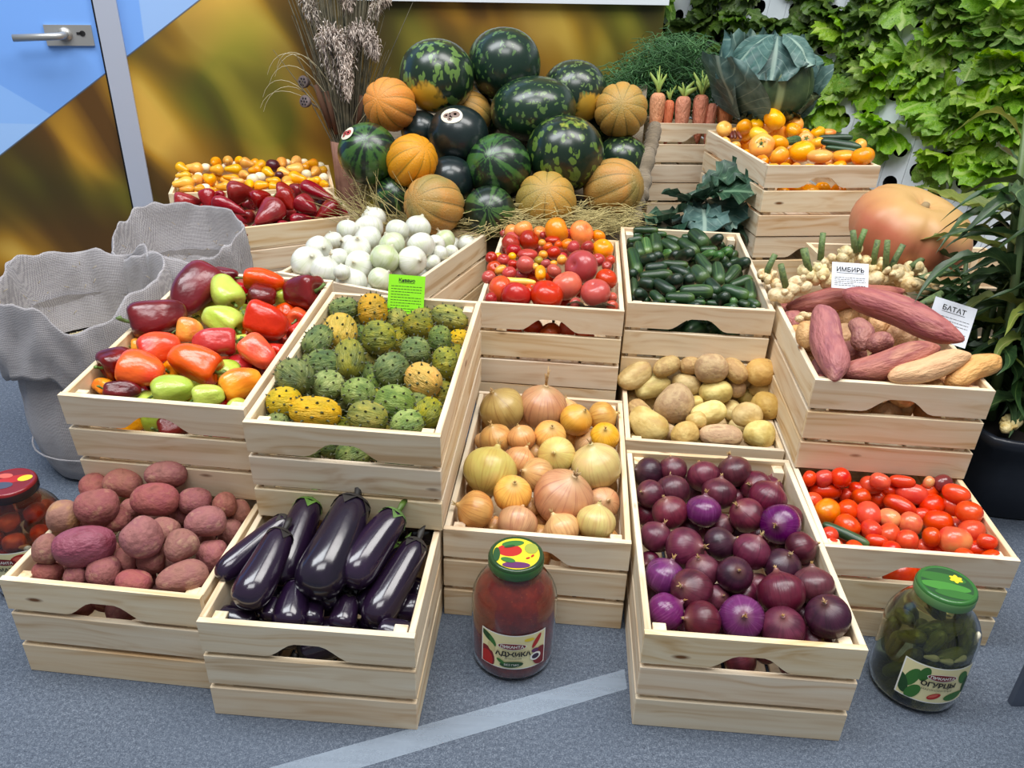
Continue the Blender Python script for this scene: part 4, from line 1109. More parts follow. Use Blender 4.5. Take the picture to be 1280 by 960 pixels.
            (0.368, 1.984, 0.417, 1, 0.05, 0.08, 0.086, 0.032), (0.482, 1.987, 0.421, 0.39, -0.88, -0.27, 0.062, 0.044), (0.509, 2.06, 0.423, 0.3, -0.91, -0.29, 0.093, 0.033),
            (0.613, 2.189, 0.409, 0.78, -0.62, -0.14, 0.033, 0.037), (0.536, 2.008, 0.42, -0.06, -0.94, -0.33, 0.082, 0.034), (0.571, 2.007, 0.417, 0.58, 0.76, 0.31, 0.08, 0.031),
            (0.584, 1.956, 0.415, 0.89, 0.39, 0.22, 0.066, 0.03), (0.613, 2.149, 0.404, 1, 0, 0.1, 0.031, 0.028), (0.455, 1.884, 0.414, 0.99, -0.09, 0.05, 0.083, 0.038),
            (0.409, 1.851, 0.409, 0.99, -0.12, 0.03, 0.072, 0.029), (0.554, 1.888, 0.413, 0.83, -0.55, -0.1, 0.074, 0.036), (0.564, 1.835, 0.404, 0.74, -0.66, -0.14, 0.029, 0.022),
            (0.591, 1.844, 0.404, 0.62, -0.76, -0.19, 0.035, 0.022), (0.593, 1.896, 0.417, -0.13, -0.94, -0.33, 0.076, 0.03), (0.353, 1.857, 0.406, 0.48, -0.84, -0.26, 0.048, 0.026),
            (0.309, 1.959, 0.393, -0.03, -0.94, -0.33, 0.066, 0.024), (0.454, 1.853, 0.397, 1, -0.06, 0.06, 0.04, 0.018), (0.505, 1.861, 0.392, 0.97, -0.26, 0, 0.053, 0.019),
            (0.497, 2.121, 0.403, 0, 0, 0, 0.032, 0.032), (0.598, 2.259, 0.413, 0, 0, 0, 0.025, 0.025), (0.355, 2.278, 0.433, 0.98, 0.18, 0.12, 0.029, 0.021),
            (0.378, 2.053, 0.397, 0, 0, 0, 0.035, 0.035), (0.502, 1.96, 0.396, 0, 0, 0, 0.033, 0.033), (0.595, 2.065, 0.392, 0, 0, 0, 0.035, 0.035),
            (0.468, 1.887, 0.391, 0, 0, 0, 0.029, 0.029), (0.458, 2.065, 0.403, 0, 0, 0, 0.031, 0.031), (0.454, 2.265, 0.403, 0, 0, 0, 0.033, 0.033),
            (0.357, 2.003, 0.37, 0, 0, 0, 0.034, 0.034), (0.54, 2.204, 0.371, 0, 0, 0, 0.037, 0.037), (0.563, 1.986, 0.369, 0, 0, 0, 0.034, 0.034)],
    'H_l': [(0.372, 2.208, 0.422, -0.01, -0.94, -0.34, 0.072, 0.031), (0.57, 2.26, 0.42, 0, 0, 0, 0.027, 0.027), (0.433, 2.21, 0.399, 0, 0, 0, 0.035, 0.035),
            (0.534, 2.141, 0.424, 0, 0, 0, 0.028, 0.028), (0.556, 2.13, 0.423, 0, 0, 0, 0.031, 0.031), (0.589, 2.169, 0.42, 0, 0, 0, 0.035, 0.035),
            (0.538, 1.839, 0.406, 0, 0, 0, 0.023, 0.023)],
    'I_r': [(0.231, 1.757, 0.42, 0, 0, 0, 0.03, 0.03), (0.143, 1.764, 0.419, 0, 0, 0, 0.033, 0.033), (0.126, 1.84, 0.389, 0, 0, 0, 0.033, 0.033),
            (0.257, 2.085, 0.42, 0, 0, 0, 0.029, 0.029), (0.236, 1.818, 0.417, 0, 0, 0, 0.028, 0.028), (0.076, 1.789, 0.428, 0, 0, 0, 0.08, 0.08),
            (0.194, 1.805, 0.433, 0, 0, 0, 0.074, 0.074), (0.228, 1.896, 0.435, 0, 0, 0, 0.055, 0.055), (0.024, 1.93, 0.454, 0, 0, 0, 0.047, 0.047),
            (-0.055, 1.951, 0.433, 0, 0, 0, 0.041, 0.041), (-0.067, 1.89, 0.432, 0, 0, 0, 0.036, 0.036), (0.096, 1.897, 0.452, 0, 0, 0, 0.039, 0.039),
            (0.098, 1.928, 0.422, 0, 0, 0, 0.046, 0.046), (0.159, 1.86, 0.415, 0, 0, 0, 0.038, 0.038), (0.04, 1.853, 0.413, 0, 0, 0, 0.041, 0.041)],
    'I_p': [(-0.057, 1.779, 0.42, 0, 0, 0, 0.031, 0.031), (0.064, 2.187, 0.41, 0, 0, 0, 0.033, 0.033), (0.166, 1.934, 0.451, 0, 0, 0, 0.089, 0.089),
            (0.003, 1.792, 0.423, 0, 0, 0, 0.075, 0.075), (-0.016, 2.149, 0.436, 0, 0, 0, 0.056, 0.056), (-0.012, 2.2, 0.433, 0, 0, 0, 0.045, 0.045),
            (0.035, 2.172, 0.439, 0, 0, 0, 0.062, 0.062), (-0.007, 2.077, 0.439, 0, 0, 0, 0.046, 0.046), (0.03, 2.021, 0.449, 1, 0.03, 0.02, 0.054, 0.034),
            (-0.007, 1.963, 0.442, 0, 0, 0, 0.029, 0.029), (-0.016, 1.907, 0.438, 0, 0, 0, 0.038, 0.038), (-0.066, 2.041, 0.431, 0, 0, 0, 0.033, 0.033),
            (-0.033, 2.012, 0.435, 0, 0, 0, 0.035, 0.035), (0.101, 2.169, 0.443, 1, 0, 0.03, 0.043, 0.029), (0.099, 2.021, 0.457, 0, 0, 0, 0.038, 0.038),
            (0.155, 2.091, 0.45, 0, 0, 0, 0.039, 0.039), (0.195, 2.123, 0.442, 0, 0, 0, 0.04, 0.04), (0.138, 2.147, 0.422, 0, 0, 0, 0.032, 0.032),
            (0.216, 2.016, 0.443, 0, 0, 0, 0.038, 0.038), (0.238, 1.99, 0.436, 0, 0, 0, 0.027, 0.027), (0.076, 1.941, 0.455, 0, 0, 0, 0.026, 0.026),
            (0.076, 2.215, 0.443, 0, 0, 0, 0.023, 0.023), (-0.039, 2.256, 0.433, 0, 0, 0, 0.023, 0.023), (0.219, 2.152, 0.413, 0, 0, 0, 0.029, 0.029),
            (0.046, 1.95, 0.434, 0, 0, 0, 0.026, 0.026), (-0.022, 2.195, 0.402, 0, 0, 0, 0.037, 0.037), (0.145, 2.235, 0.441, 0, 0, 0, 0.037, 0.037),
            (0.124, 2.054, 0.433, 0, 0, 0, 0.031, 0.031), (0.016, 1.94, 0.424, 0, 0, 0, 0.033, 0.033)],
    'I_b': [(0.125, 1.833, 0.438, 0, 0, 0, 0.077, 0.077), (-0.034, 1.833, 0.422, 0, 0, 0, 0.069, 0.069), (0.036, 1.969, 0.401, 0, 0, 0, 0.067, 0.067),
            (0.085, 2.079, 0.453, 0, 0, 0, 0.028, 0.028), (0.114, 2.111, 0.45, 0, 0, 0, 0.024, 0.024)],
    'I_o': [(0.113, 2.208, 0.46, 0, 0, 0, 0.076, 0.076), (0.184, 2.214, 0.454, 0, 0, 0, 0.073, 0.073), (0.239, 2.13, 0.435, 0, 0, 0, 0.059, 0.059),
            (0.018, 2.216, 0.457, 0, 0, 0, 0.055, 0.055), (-0.011, 2.24, 0.44, 0, 0, 0, 0.052, 0.052), (0.066, 2.239, 0.442, 0, 0, 0, 0.041, 0.041),
            (0.235, 2.226, 0.441, 0, 0, 0, 0.041, 0.041), (0.139, 2.118, 0.449, 0, 0, 0, 0.035, 0.035)],
    'I_y': [(-0.049, 2.06, 0.428, 0, 0, 0, 0.022, 0.022), (-0.01, 2.027, 0.441, 0, 0, 0, 0.022, 0.022), (-0.038, 1.926, 0.44, 0.85, 0.46, 0.27, 0.033, 0.023),
            (0.071, 2.009, 0.455, 0, 0, 0, 0.022, 0.022), (0.062, 1.888, 0.449, 0.01, -0.86, -0.51, 0.043, 0.028), (0.05, 1.921, 0.453, 0, 0, 0, 0.018, 0.018),
            (0.096, 1.944, 0.455, 1, -0.05, 0, 0.019, 0.016), (0.118, 1.969, 0.456, 0.61, 0.67, 0.43, 0.026, 0.026), (0.071, 2.137, 0.445, 0, 0, 0, 0.02, 0.02)],
    'I_l': [(0.059, 1.963, 0.454, 0, 0, 0, 0.023, 0.023)],
    'I_pepper': [(0.005, 1.866, 0.433, 1, -0.05, -0.03, 0.093, 0.018)],
    'J_d': [(-0.421, 1.222, 0.386, 0, 0, 0, 0.05, 0.05), (-0.152, 1.254, 0.351, 0, 0, 0, 0.052, 0.052), (-0.341, 1.587, 0.399, 0, 0, 0, 0.05, 0.05),
            (-0.27, 1.273, 0.345, 0, 0, 0, 0.053, 0.053), (-0.33, 1.364, 0.332, 0, 0, 0, 0.058, 0.058), (-0.405, 1.269, 0.355, 0, 0, 0, 0.053, 0.053),
            (-0.152, 1.659, 0.382, 0, 0, 0, 0.049, 0.049), (-0.381, 1.644, 0.439, 0.91, 0.4, 0.1, 0.066, 0.052), (-0.237, 1.392, 0.42, 0.76, 0.6, 0.25, 0.07, 0.069),
            (-0.157, 1.544, 0.418, 1, 0.09, -0.01, 0.05, 0.062), (-0.201, 1.477, 0.421, 0.99, 0.15, 0.01, 0.061, 0.061), (-0.399, 1.471, 0.441, 0.41, 0.83, 0.38, 0.073, 0.055),
            (-0.405, 1.311, 0.442, 0, 0, 0, 0.069, 0.069), (-0.377, 1.418, 0.414, 0, 0, 0, 0.063, 0.063), (-0.401, 1.448, 0.4, 0, 0, 0, 0.055, 0.055),
            (-0.304, 1.442, 0.381, 0, 0, 0, 0.055, 0.055), (-0.31, 1.672, 0.396, 0, 0, 0, 0.049, 0.049), (-0.325, 1.346, 0.376, 0, 0, 0, 0.047, 0.047),
            (-0.271, 1.398, 0.383, 0, 0, 0, 0.048, 0.048), (-0.183, 1.334, 0.377, 0, 0, 0, 0.047, 0.047), (-0.396, 1.357, 0.373, 0, 0, 0, 0.047, 0.047)],
    'J_m': [(-0.31, 1.25, 0.362, 0, 0, 0, 0.054, 0.054), (-0.311, 1.669, 0.348, 0, 0, 0, 0.055, 0.055), (-0.264, 1.653, 0.412, 0, 0, 0, 0.055, 0.055),
            (-0.231, 1.249, 0.358, 0, 0, 0, 0.048, 0.048), (-0.366, 1.249, 0.365, 0, 0, 0, 0.047, 0.047), (-0.141, 1.394, 0.366, 0, 0, 0, 0.058, 0.058),
            (-0.301, 1.537, 0.372, 0, 0, 0, 0.05, 0.05), (-0.209, 1.658, 0.411, 0, 0, 0, 0.06, 0.06), (-0.36, 1.667, 0.398, 0, 0, 0, 0.055, 0.055),
            (-0.265, 1.341, 0.373, 0, 0, 0, 0.055, 0.055), (-0.134, 1.474, 0.364, 0, 0, 0, 0.059, 0.059), (-0.207, 1.661, 0.359, 0, 0, 0, 0.054, 0.054),
            (-0.347, 1.462, 0.359, 0, 0, 0, 0.056, 0.056), (-0.204, 1.394, 0.376, 0, 0, 0, 0.048, 0.048), (-0.284, 1.529, 0.425, 0.99, 0.09, -0.05, 0.073, 0.074),
            (-0.328, 1.431, 0.422, 0.11, -0.87, -0.47, 0.087, 0.064), (-0.211, 1.606, 0.422, 0.98, -0.12, -0.14, 0.068, 0.055), (-0.144, 1.658, 0.421, 0.97, -0.19, -0.15, 0.088, 0.055),
            (-0.137, 1.449, 0.412, 0.94, 0.32, 0.13, 0.052, 0.065), (-0.152, 1.266, 0.398, 0, 0, 0, 0.056, 0.056), (-0.259, 1.241, 0.401, 0.99, -0.08, -0.14, 0.074, 0.058),
            (-0.251, 1.613, 0.383, 0, 0, 0, 0.057, 0.057), (-0.128, 1.545, 0.377, 0, 0, 0, 0.055, 0.055), (-0.202, 1.53, 0.382, 0, 0, 0, 0.058, 0.058),
            (-0.388, 1.596, 0.403, 0, 0, 0, 0.055, 0.055)],
    'J_y': [(-0.316, 1.644, 0.437, 0.97, 0.24, 0.03, 0.067, 0.079), (-0.371, 1.549, 0.424, 0.02, -0.88, -0.48, 0.088, 0.075), (-0.12, 1.62, 0.384, 0, 0, 0, 0.047, 0.047),
            (-0.173, 1.372, 0.41, 0.84, -0.46, -0.29, 0.076, 0.068), (-0.354, 1.243, 0.406, 0.99, 0.06, -0.11, 0.095, 0.059), (-0.414, 1.262, 0.414, 0, 0, 0, 0.058, 0.058)],
    'J_g': [(-0.352, 1.334, 0.412, 0, 0, 0, 0.061, 0.061), (-0.288, 1.311, 0.41, 0, 0, 0, 0.06, 0.06), (-0.216, 1.285, 0.406, 0, 0, 0, 0.069, 0.069),
            (-0.186, 1.228, 0.396, 0, 0, 0, 0.054, 0.054)],
    'K_g': [(-0.501, 1.265, 0.394, 0, 0, 0, 0.047, 0.047), (-0.694, 1.316, 0.372, 0, 0, 0, 0.049, 0.049), (-0.618, 1.317, 0.367, 0, 0, 0, 0.053, 0.053),
            (-0.762, 1.377, 0.386, 0, 0, 0, 0.051, 0.051), (-0.623, 1.385, 0.374, 0, 0, 0, 0.053, 0.053), (-0.645, 1.656, 0.467, -0.63, 0.61, 0.47, 0.091, 0.07),
            (-0.62, 1.545, 0.445, -0.87, 0.34, 0.36, 0.089, 0.066), (-0.714, 1.695, 0.404, 0.4, 0.84, 0.36, 0.056, 0.05), (-0.63, 1.297, 0.411, 0.86, 0.5, 0.04, 0.078, 0.056),
            (-0.561, 1.287, 0.407, 0.9, 0.44, 0.02, 0.06, 0.046), (-0.567, 1.406, 0.399, 0.71, 0.67, 0.19, 0.057, 0.046), (-0.577, 1.501, 0.406, 0, 0, 0, 0.051, 0.051),
            (-0.623, 1.666, 0.407, 0, 0, 0, 0.055, 0.055), (-0.542, 1.73, 0.427, 0, 0, 0, 0.05, 0.05)],
    'K_d': [(-0.766, 1.333, 0.366, 0, 0, 0, 0.051, 0.051), (-0.503, 1.446, 0.378, 0, 0, 0, 0.05, 0.05), (-0.637, 1.74, 0.391, 0, 0, 0, 0.046, 0.046),
            (-0.756, 1.419, 0.329, 0, 0, 0, 0.056, 0.056), (-0.715, 1.659, 0.463, -0.39, -0.84, -0.37, 0.136, 0.094), (-0.734, 1.511, 0.465, 0.86, 0.51, 0.05, 0.119, 0.08),
            (-0.744, 1.536, 0.406, 0.89, 0.45, 0.01, 0.066, 0.05), (-0.758, 1.361, 0.435, 0.69, 0.71, 0.15, 0.066, 0.062), (-0.572, 1.686, 0.445, 0.98, -0.04, -0.2, 0.063, 0.058),
            (-0.488, 1.708, 0.45, 0, 0, 0, 0.084, 0.084), (-0.673, 1.748, 0.471, 0.98, 0.16, -0.12, 0.059, 0.035), (-0.726, 1.299, 0.406, 0.97, 0.21, -0.15, 0.067, 0.039),
            (-0.533, 1.561, 0.391, 0, 0, 0, 0.064, 0.064), (-0.696, 1.364, 0.391, 0, 0, 0, 0.042, 0.042)],
    'K_o': [(-0.504, 1.61, 0.37, 0, 0, 0, 0.052, 0.052), (-0.579, 1.566, 0.408, 0, 0, 0, 0.045, 0.045), (-0.609, 1.519, 0.372, 0, 0, 0, 0.055, 0.055),
            (-0.487, 1.723, 0.39, 0, 0, 0, 0.051, 0.051), (-0.743, 1.577, 0.383, 0, 0, 0, 0.053, 0.053), (-0.707, 1.436, 0.429, 0.81, 0.58, 0.09, 0.084, 0.065),
            (-0.702, 1.338, 0.429, 0.97, 0.03, -0.23, 0.088, 0.069), (-0.62, 1.38, 0.428, -0.93, 0.21, 0.31, 0.107, 0.074), (-0.509, 1.433, 0.427, 0.8, -0.46, -0.39, 0.081, 0.061),
            (-0.576, 1.724, 0.469, 0.99, 0.12, -0.12, 0.096, 0.056), (-0.524, 1.685, 0.403, 0, 0, 0, 0.052, 0.052), (-0.49, 1.659, 0.409, 0, 0, 0, 0.049, 0.049),
            (-0.627, 1.422, 0.403, 0, 0, 0, 0.043, 0.043)],
    'K_r': [(-0.631, 1.739, 0.433, 0, 0, 0, 0.045, 0.045), (-0.55, 1.453, 0.39, 0, 0, 0, 0.055, 0.055), (-0.51, 1.349, 0.373, 0, 0, 0, 0.048, 0.048),
            (-0.764, 1.373, 0.341, 0, 0, 0, 0.047, 0.047), (-0.56, 1.31, 0.368, 0, 0, 0, 0.057, 0.057), (-0.487, 1.485, 0.398, 0, 0, 0, 0.053, 0.053),
            (-0.609, 1.432, 0.361, 0, 0, 0, 0.054, 0.054), (-0.605, 1.453, 0.439, -0.97, -0.25, 0.08, 0.089, 0.061), (-0.522, 1.549, 0.444, 0.98, -0.05, -0.2, 0.093, 0.081),
            (-0.47, 1.597, 0.4, 0, 0, 0, 0.048, 0.048), (-0.678, 1.739, 0.431, 0, 0, 0, 0.057, 0.057)],
    'K_y': [(-0.513, 1.33, 0.413, 0.76, 0.63, 0.17, 0.082, 0.059), (-0.667, 1.496, 0.442, 0.98, 0.16, -0.15, 0.054, 0.054), (-0.671, 1.404, 0.399, 0, 0, 0, 0.043, 0.043),
            (-0.776, 1.32, 0.403, 0, 0, 0, 0.034, 0.034), (-0.76, 1.467, 0.415, 0, 0, 0, 0.04, 0.04)],
    'L_w': [(-0.143, 2.253, 0.397, 0, 0, 0, 0.059, 0.059), (-0.293, 1.868, 0.393, 0, 0, 0, 0.064, 0.064), (-0.264, 1.974, 0.379, 0, 0, 0, 0.061, 0.061),
            (-0.528, 1.965, 0.374, 0, 0, 0, 0.065, 0.065), (-0.241, 2.048, 0.375, 0, 0, 0, 0.065, 0.065), (-0.206, 2.085, 0.397, 0, 0, 0, 0.056, 0.056),
            (-0.191, 2.273, 0.385, 0, 0, 0, 0.055, 0.055), (-0.492, 2.007, 0.35, 0, 0, 0, 0.069, 0.069), (-0.385, 1.927, 0.367, 0, 0, 0, 0.059, 0.059),
            (-0.269, 2.301, 0.398, 0, 0, 0, 0.059, 0.059), (-0.428, 2.319, 0.444, 0, 0, 0, 0.078, 0.078), (-0.481, 2.199, 0.445, 0, 0, 0, 0.064, 0.064),
            (-0.426, 2.227, 0.444, 0, 0, 0, 0.084, 0.084), (-0.397, 2.051, 0.47, 0, 0, 0, 0.074, 0.074), (-0.523, 2.028, 0.443, 0, 0, 0, 0.073, 0.073),
            (-0.539, 2.047, 0.436, 0, 0, 0, 0.046, 0.046), (-0.509, 2.131, 0.436, 0, 0, 0, 0.053, 0.053), (-0.469, 2.139, 0.422, 0, 0, 0, 0.054, 0.054),
            (-0.529, 1.934, 0.438, 0, 0, 0, 0.088, 0.088), (-0.482, 1.911, 0.43, 0, 0, 0, 0.077, 0.077), (-0.414, 1.992, 0.461, 0, 0, 0, 0.072, 0.072),
            (-0.458, 1.957, 0.447, 0, 0, 0, 0.054, 0.054), (-0.278, 2.184, 0.464, 0, 0, 0, 0.075, 0.075), (-0.325, 2.11, 0.475, 0, 0, 0, 0.065, 0.065),
            (-0.4, 1.937, 0.436, 0, 0, 0, 0.075, 0.075), (-0.427, 1.855, 0.447, 0, 0, 0, 0.043, 0.043), (-0.254, 2.042, 0.458, 0, 0, 0, 0.076, 0.076),
            (-0.265, 1.949, 0.448, 0, 0, 0, 0.076, 0.076), (-0.412, 1.886, 0.408, 0, 0, 0, 0.08, 0.08), (-0.299, 1.958, 0.41, 0, 0, 0, 0.047, 0.047),
            (-0.219, 2.09, 0.448, 0, 0, 0, 0.051, 0.051), (-0.205, 2.054, 0.434, 0, 0, 0, 0.046, 0.046), (-0.182, 2.129, 0.414, 0, 0, 0, 0.044, 0.044),
            (-0.222, 2.025, 0.418, 0, 0, 0, 0.045, 0.045), (-0.347, 1.865, 0.398, 0, 0, 0, 0.04, 0.04), (-0.468, 1.973, 0.409, 0, 0, 0, 0.047, 0.047),
            (-0.316, 2.2, 0.428, 0, 0, 0, 0.052, 0.052), (-0.362, 1.961, 0.412, 0, 0, 0, 0.047, 0.047), (-0.505, 2.057, 0.402, 0, 0, 0, 0.043, 0.043)],
    'L_g': [(-0.327, 2.014, 0.469, 0, 0, 0, 0.07, 0.07), (-0.333, 1.94, 0.456, 0, 0, 0, 0.078, 0.078), (-0.331, 1.846, 0.434, 0, 0, 0, 0.063, 0.063),
            (-0.202, 2.151, 0.441, 0, 0, 0, 0.062, 0.062)],
    'M_r': [(-0.948, 2.227, 0.398, 0, 0, 0, 0.059, 0.059), (-0.87, 2.272, 0.398, 0, 0, 0, 0.064, 0.064), (-1.045, 2.409, 0.398, 0, 0, 0, 0.061, 0.061),
            (-0.812, 2.304, 0.398, 0, 0, 0, 0.065, 0.065), (-0.96, 2.368, 0.398, 0, 0, 0, 0.066, 0.066), (-0.713, 2.353, 0.398, 0, 0, 0, 0.056, 0.056),
            (-0.937, 2.441, 0.399, 0, 0, 0, 0.056, 0.056), (-0.882, 2.411, 0.398, 0, 0, 0, 0.069, 0.069), (-0.568, 2.47, 0.387, 0, 0, 0, 0.06, 0.06),
            (-0.849, 2.464, 0.398, 0, 0, 0, 0.059, 0.059), (-0.726, 2.471, 0.398, 0, 0, 0, 0.072, 0.072), (-0.987, 2.303, 0.398, 0, 0, 0, 0.063, 0.063),
            (-0.926, 2.294, 0.382, 0, 0, 0, 0.069, 0.069), (-1.068, 2.453, 0.372, 0, 0, 0, 0.063, 0.063), (-0.985, 2.497, 0.384, 0, 0, 0, 0.066, 0.066),
            (-0.783, 2.359, 0.386, 0, 0, 0, 0.058, 0.058), (-0.768, 2.42, 0.371, 0, 0, 0, 0.066, 0.066), (-0.646, 2.482, 0.372, 0, 0, 0, 0.069, 0.069),
            (-1.017, 2.421, 0.447, 0.95, 0.32, -0.06, 0.083, 0.062), (-0.951, 2.411, 0.459, 0.18, -0.77, -0.61, 0.063, 0.053), (-0.86, 2.335, 0.46, 0.95, -0.08, -0.31, 0.109, 0.045),
            (-0.862, 2.46, 0.469, 0.93, 0.37, 0.03, 0.089, 0.074), (-0.952, 2.53, 0.441, 0, 0, 0, 0.039, 0.039), (-0.786, 2.408, 0.469, 0.77, 0.59, 0.24, 0.068, 0.068),
            (-0.708, 2.408, 0.462, 0.68, -0.51, -0.52, 0.071, 0.065), (-0.646, 2.409, 0.451, 0.83, -0.36, -0.43, 0.073, 0.07), (-0.65, 2.574, 0.449, 0.91, -0.24, -0.35, 0.127, 0.053),
            (-0.731, 2.641, 0.438, 0, 0, 0, 0.054, 0.054), (-0.652, 2.442, 0.413, 0, 0, 0, 0.057, 0.057), (-0.882, 2.557, 0.411, 0, 0, 0, 0.059, 0.059),
            (-0.655, 2.631, 0.409, 0, 0, 0, 0.062, 0.062), (-1.03, 2.478, 0.412, 0, 0, 0, 0.058, 0.058), (-0.921, 2.534, 0.41, 0, 0, 0, 0.059, 0.059),
            (-0.76, 2.397, 0.422, 0, 0, 0, 0.056, 0.056)],
    'M_s': [(-0.751, 2.347, 0.441, -0.48, -0.76, -0.43, 0.111, 0.078), (-0.734, 2.492, 0.467, 0.96, 0.29, 0.01, 0.057, 0.067), (-0.59, 2.421, 0.429, -0.76, -0.59, -0.29, 0.093, 0.067),
            (-0.558, 2.455, 0.429, 0.84, -0.36, -0.4, 0.072, 0.047), (-0.66, 2.373, 0.416, 0.91, 0.41, 0.11, 0.069, 0.048)],
    'N_y': [(-0.94, 2.69, 0.4, 0, 0, 0, 0.029, 0.029), (-0.76, 2.74, 0.4, 0, 0, 0, 0.032, 0.032), (-1.134, 2.637, 0.4, 0, 0, 0, 0.03, 0.03),
            (-0.707, 2.755, 0.4, 0, 0, 0, 0.032, 0.032), (-1.026, 2.667, 0.4, 0, 0, 0, 0.032, 0.032), (-0.908, 2.698, 0.4, 0, 0, 0, 0.028, 0.028),
            (-0.972, 2.68, 0.4, 0, 0, 0, 0.027, 0.027), (-1.058, 2.658, 0.4, 0, 0, 0, 0.034, 0.034), (-0.855, 2.713, 0.4, 0, 0, 0, 0.029, 0.029),
            (-1.089, 2.648, 0.4, 0, 0, 0, 0.029, 0.029), (-0.814, 2.73, 0.399, 0, 0, 0, 0.035, 0.035), (-0.678, 2.782, 0.395, 0, 0, 0, 0.031, 0.031),
            (-1.093, 2.911, 0.4, 0, 0, 0, 0.034, 0.034), (-0.979, 2.748, 0.4, 0, 0, 0, 0.031, 0.031), (-1.01, 2.694, 0.4, 0, 0, 0, 0.033, 0.033),
            (-0.892, 2.719, 0.396, 0, 0, 0, 0.029, 0.029), (-0.964, 2.775, 0.4, 0, 0, 0, 0.032, 0.032), (-0.747, 2.778, 0.4, 0, 0, 0, 0.034, 0.034),
            (-1.118, 2.661, 0.395, 0, 0, 0, 0.032, 0.032), (-0.786, 2.752, 0.398, 0, 0, 0, 0.033, 0.033), (-0.739, 2.873, 0.391, 0, 0, 0, 0.033, 0.033),
            (-1.059, 2.748, 0.4, 0, 0, 0, 0.028, 0.028), (-0.842, 2.746, 0.393, 0, 0, 0, 0.033, 0.033), (-1.153, 2.711, 0.4, 0, 0, 0, 0.032, 0.032),
            (-0.99, 2.87, 0.4, 0, 0, 0, 0.03, 0.03), (-0.794, 2.821, 0.4, 0, 0, 0, 0.028, 0.028), (-0.7, 2.814, 0.4, 0, 0, 0, 0.034, 0.034),
            (-0.916, 2.765, 0.4, 0, 0, 0, 0.031, 0.031), (-0.951, 2.8, 0.389, 0, 0, 0, 0.033, 0.033), (-1.036, 2.954, 0.4, 0, 0, 0, 0.034, 0.034),
            (-1.077, 2.813, 0.4, 0, 0, 0, 0.033, 0.033), (-1.062, 2.715, 0.4, 0, 0, 0, 0.035, 0.035), (-1.122, 2.933, 0.4, 0, 0, 0, 0.031, 0.031),
            (-1.088, 2.684, 0.4, 0, 0, 0, 0.034, 0.034), (-1.139, 2.699, 0.432, 0.9, 0.44, 0.04, 0.074, 0.044), (-1.184, 2.816, 0.428, 0.93, 0.37, -0.01, 0.055, 0.029),
            (-1.215, 2.891, 0.435, 0, 0, 0, 0.04, 0.04), (-1.177, 2.905, 0.433, 0, 0, 0, 0.046, 0.046), (-1.108, 2.932, 0.45, 0, 0, 0, 0.04, 0.04),
            (-1.107, 2.646, 0.425, 0.95, 0.32, -0.05, 0.049, 0.03), (-1.109, 2.741, 0.433, 0, 0, 0, 0.041, 0.041), (-1.067, 2.745, 0.437, 0.84, -0.29, -0.46, 0.049, 0.043),
            (-1.095, 2.9, 0.432, 0.97, 0.25, -0.09, 0.051, 0.04), (-1.026, 2.879, 0.441, 0.96, 0.29, -0.04, 0.063, 0.038), (-1.065, 2.943, 0.455, 0, 0, 0, 0.037, 0.037),
            (-1.026, 2.958, 0.453, 0, 0, 0, 0.034, 0.034), (-0.993, 2.938, 0.45, 0, 0, 0, 0.04, 0.04), (-0.994, 2.678, 0.43, 0.94, 0.35, 0, 0.053, 0.037),
            (-0.991, 2.748, 0.442, 0.98, 0.14, -0.16, 0.057, 0.03), (-0.955, 2.784, 0.445, 0, 0, 0, 0.035, 0.035), (-0.961, 2.718, 0.437, 0, 0, 0, 0.037, 0.037),
            (-0.94, 2.854, 0.446, 0.92, 0.39, 0.07, 0.049, 0.038), (-0.952, 2.953, 0.438, 0, 0, 0, 0.041, 0.041), (-0.879, 2.984, 0.443, 0, 0, 0, 0.041, 0.041),
            (-0.885, 2.828, 0.445, 0, 0, 0, 0.039, 0.039), (-0.846, 2.748, 0.436, 0.98, 0.14, -0.12, 0.053, 0.033), (-0.876, 2.708, 0.429, 0, 0, 0, 0.04, 0.04),
            (-0.836, 2.847, 0.442, 0, 0, 0, 0.039, 0.039), (-0.835, 3.007, 0.445, 0, 0, 0, 0.041, 0.041), (-0.779, 3.021, 0.435, 0, 0, 0, 0.041, 0.041),
            (-0.815, 2.924, 0.437, 0, 0, 0, 0.05, 0.05), (-0.777, 2.798, 0.435, 0, 0, 0, 0.051, 0.051), (-0.835, 2.716, 0.425, 0, 0, 0, 0.034, 0.034),
            (-0.805, 2.76, 0.435, 0, 0, 0, 0.035, 0.035), (-0.795, 2.729, 0.426, 0, 0, 0, 0.038, 0.038), (-0.744, 2.924, 0.43, 0, 0, 0, 0.037, 0.037),
            (-0.731, 2.973, 0.425, 0, 0, 0, 0.034, 0.034), (-0.715, 2.804, 0.428, 0.99, 0.15, -0.07, 0.045, 0.032), (-0.675, 2.774, 0.424, 0, 0, 0, 0.032, 0.032),
            (-0.801, 2.99, 0.429, 0, 0, 0, 0.034, 0.034), (-0.915, 2.707, 0.433, 0, 0, 0, 0.031, 0.031), (-1.068, 2.65, 0.428, 0, 0, 0, 0.031, 0.031),
            (-1.203, 2.905, 0.408, 0, 0, 0, 0.04, 0.04), (-1.024, 2.804, 0.417, 0, 0, 0, 0.039, 0.039), (-0.902, 2.989, 0.419, 0, 0, 0, 0.041, 0.041),
            (-0.757, 2.852, 0.408, 0, 0, 0, 0.039, 0.039), (-0.981, 2.967, 0.44, 0, 0, 0, 0.04, 0.04), (-1.085, 2.771, 0.411, 0, 0, 0, 0.038, 0.038)],
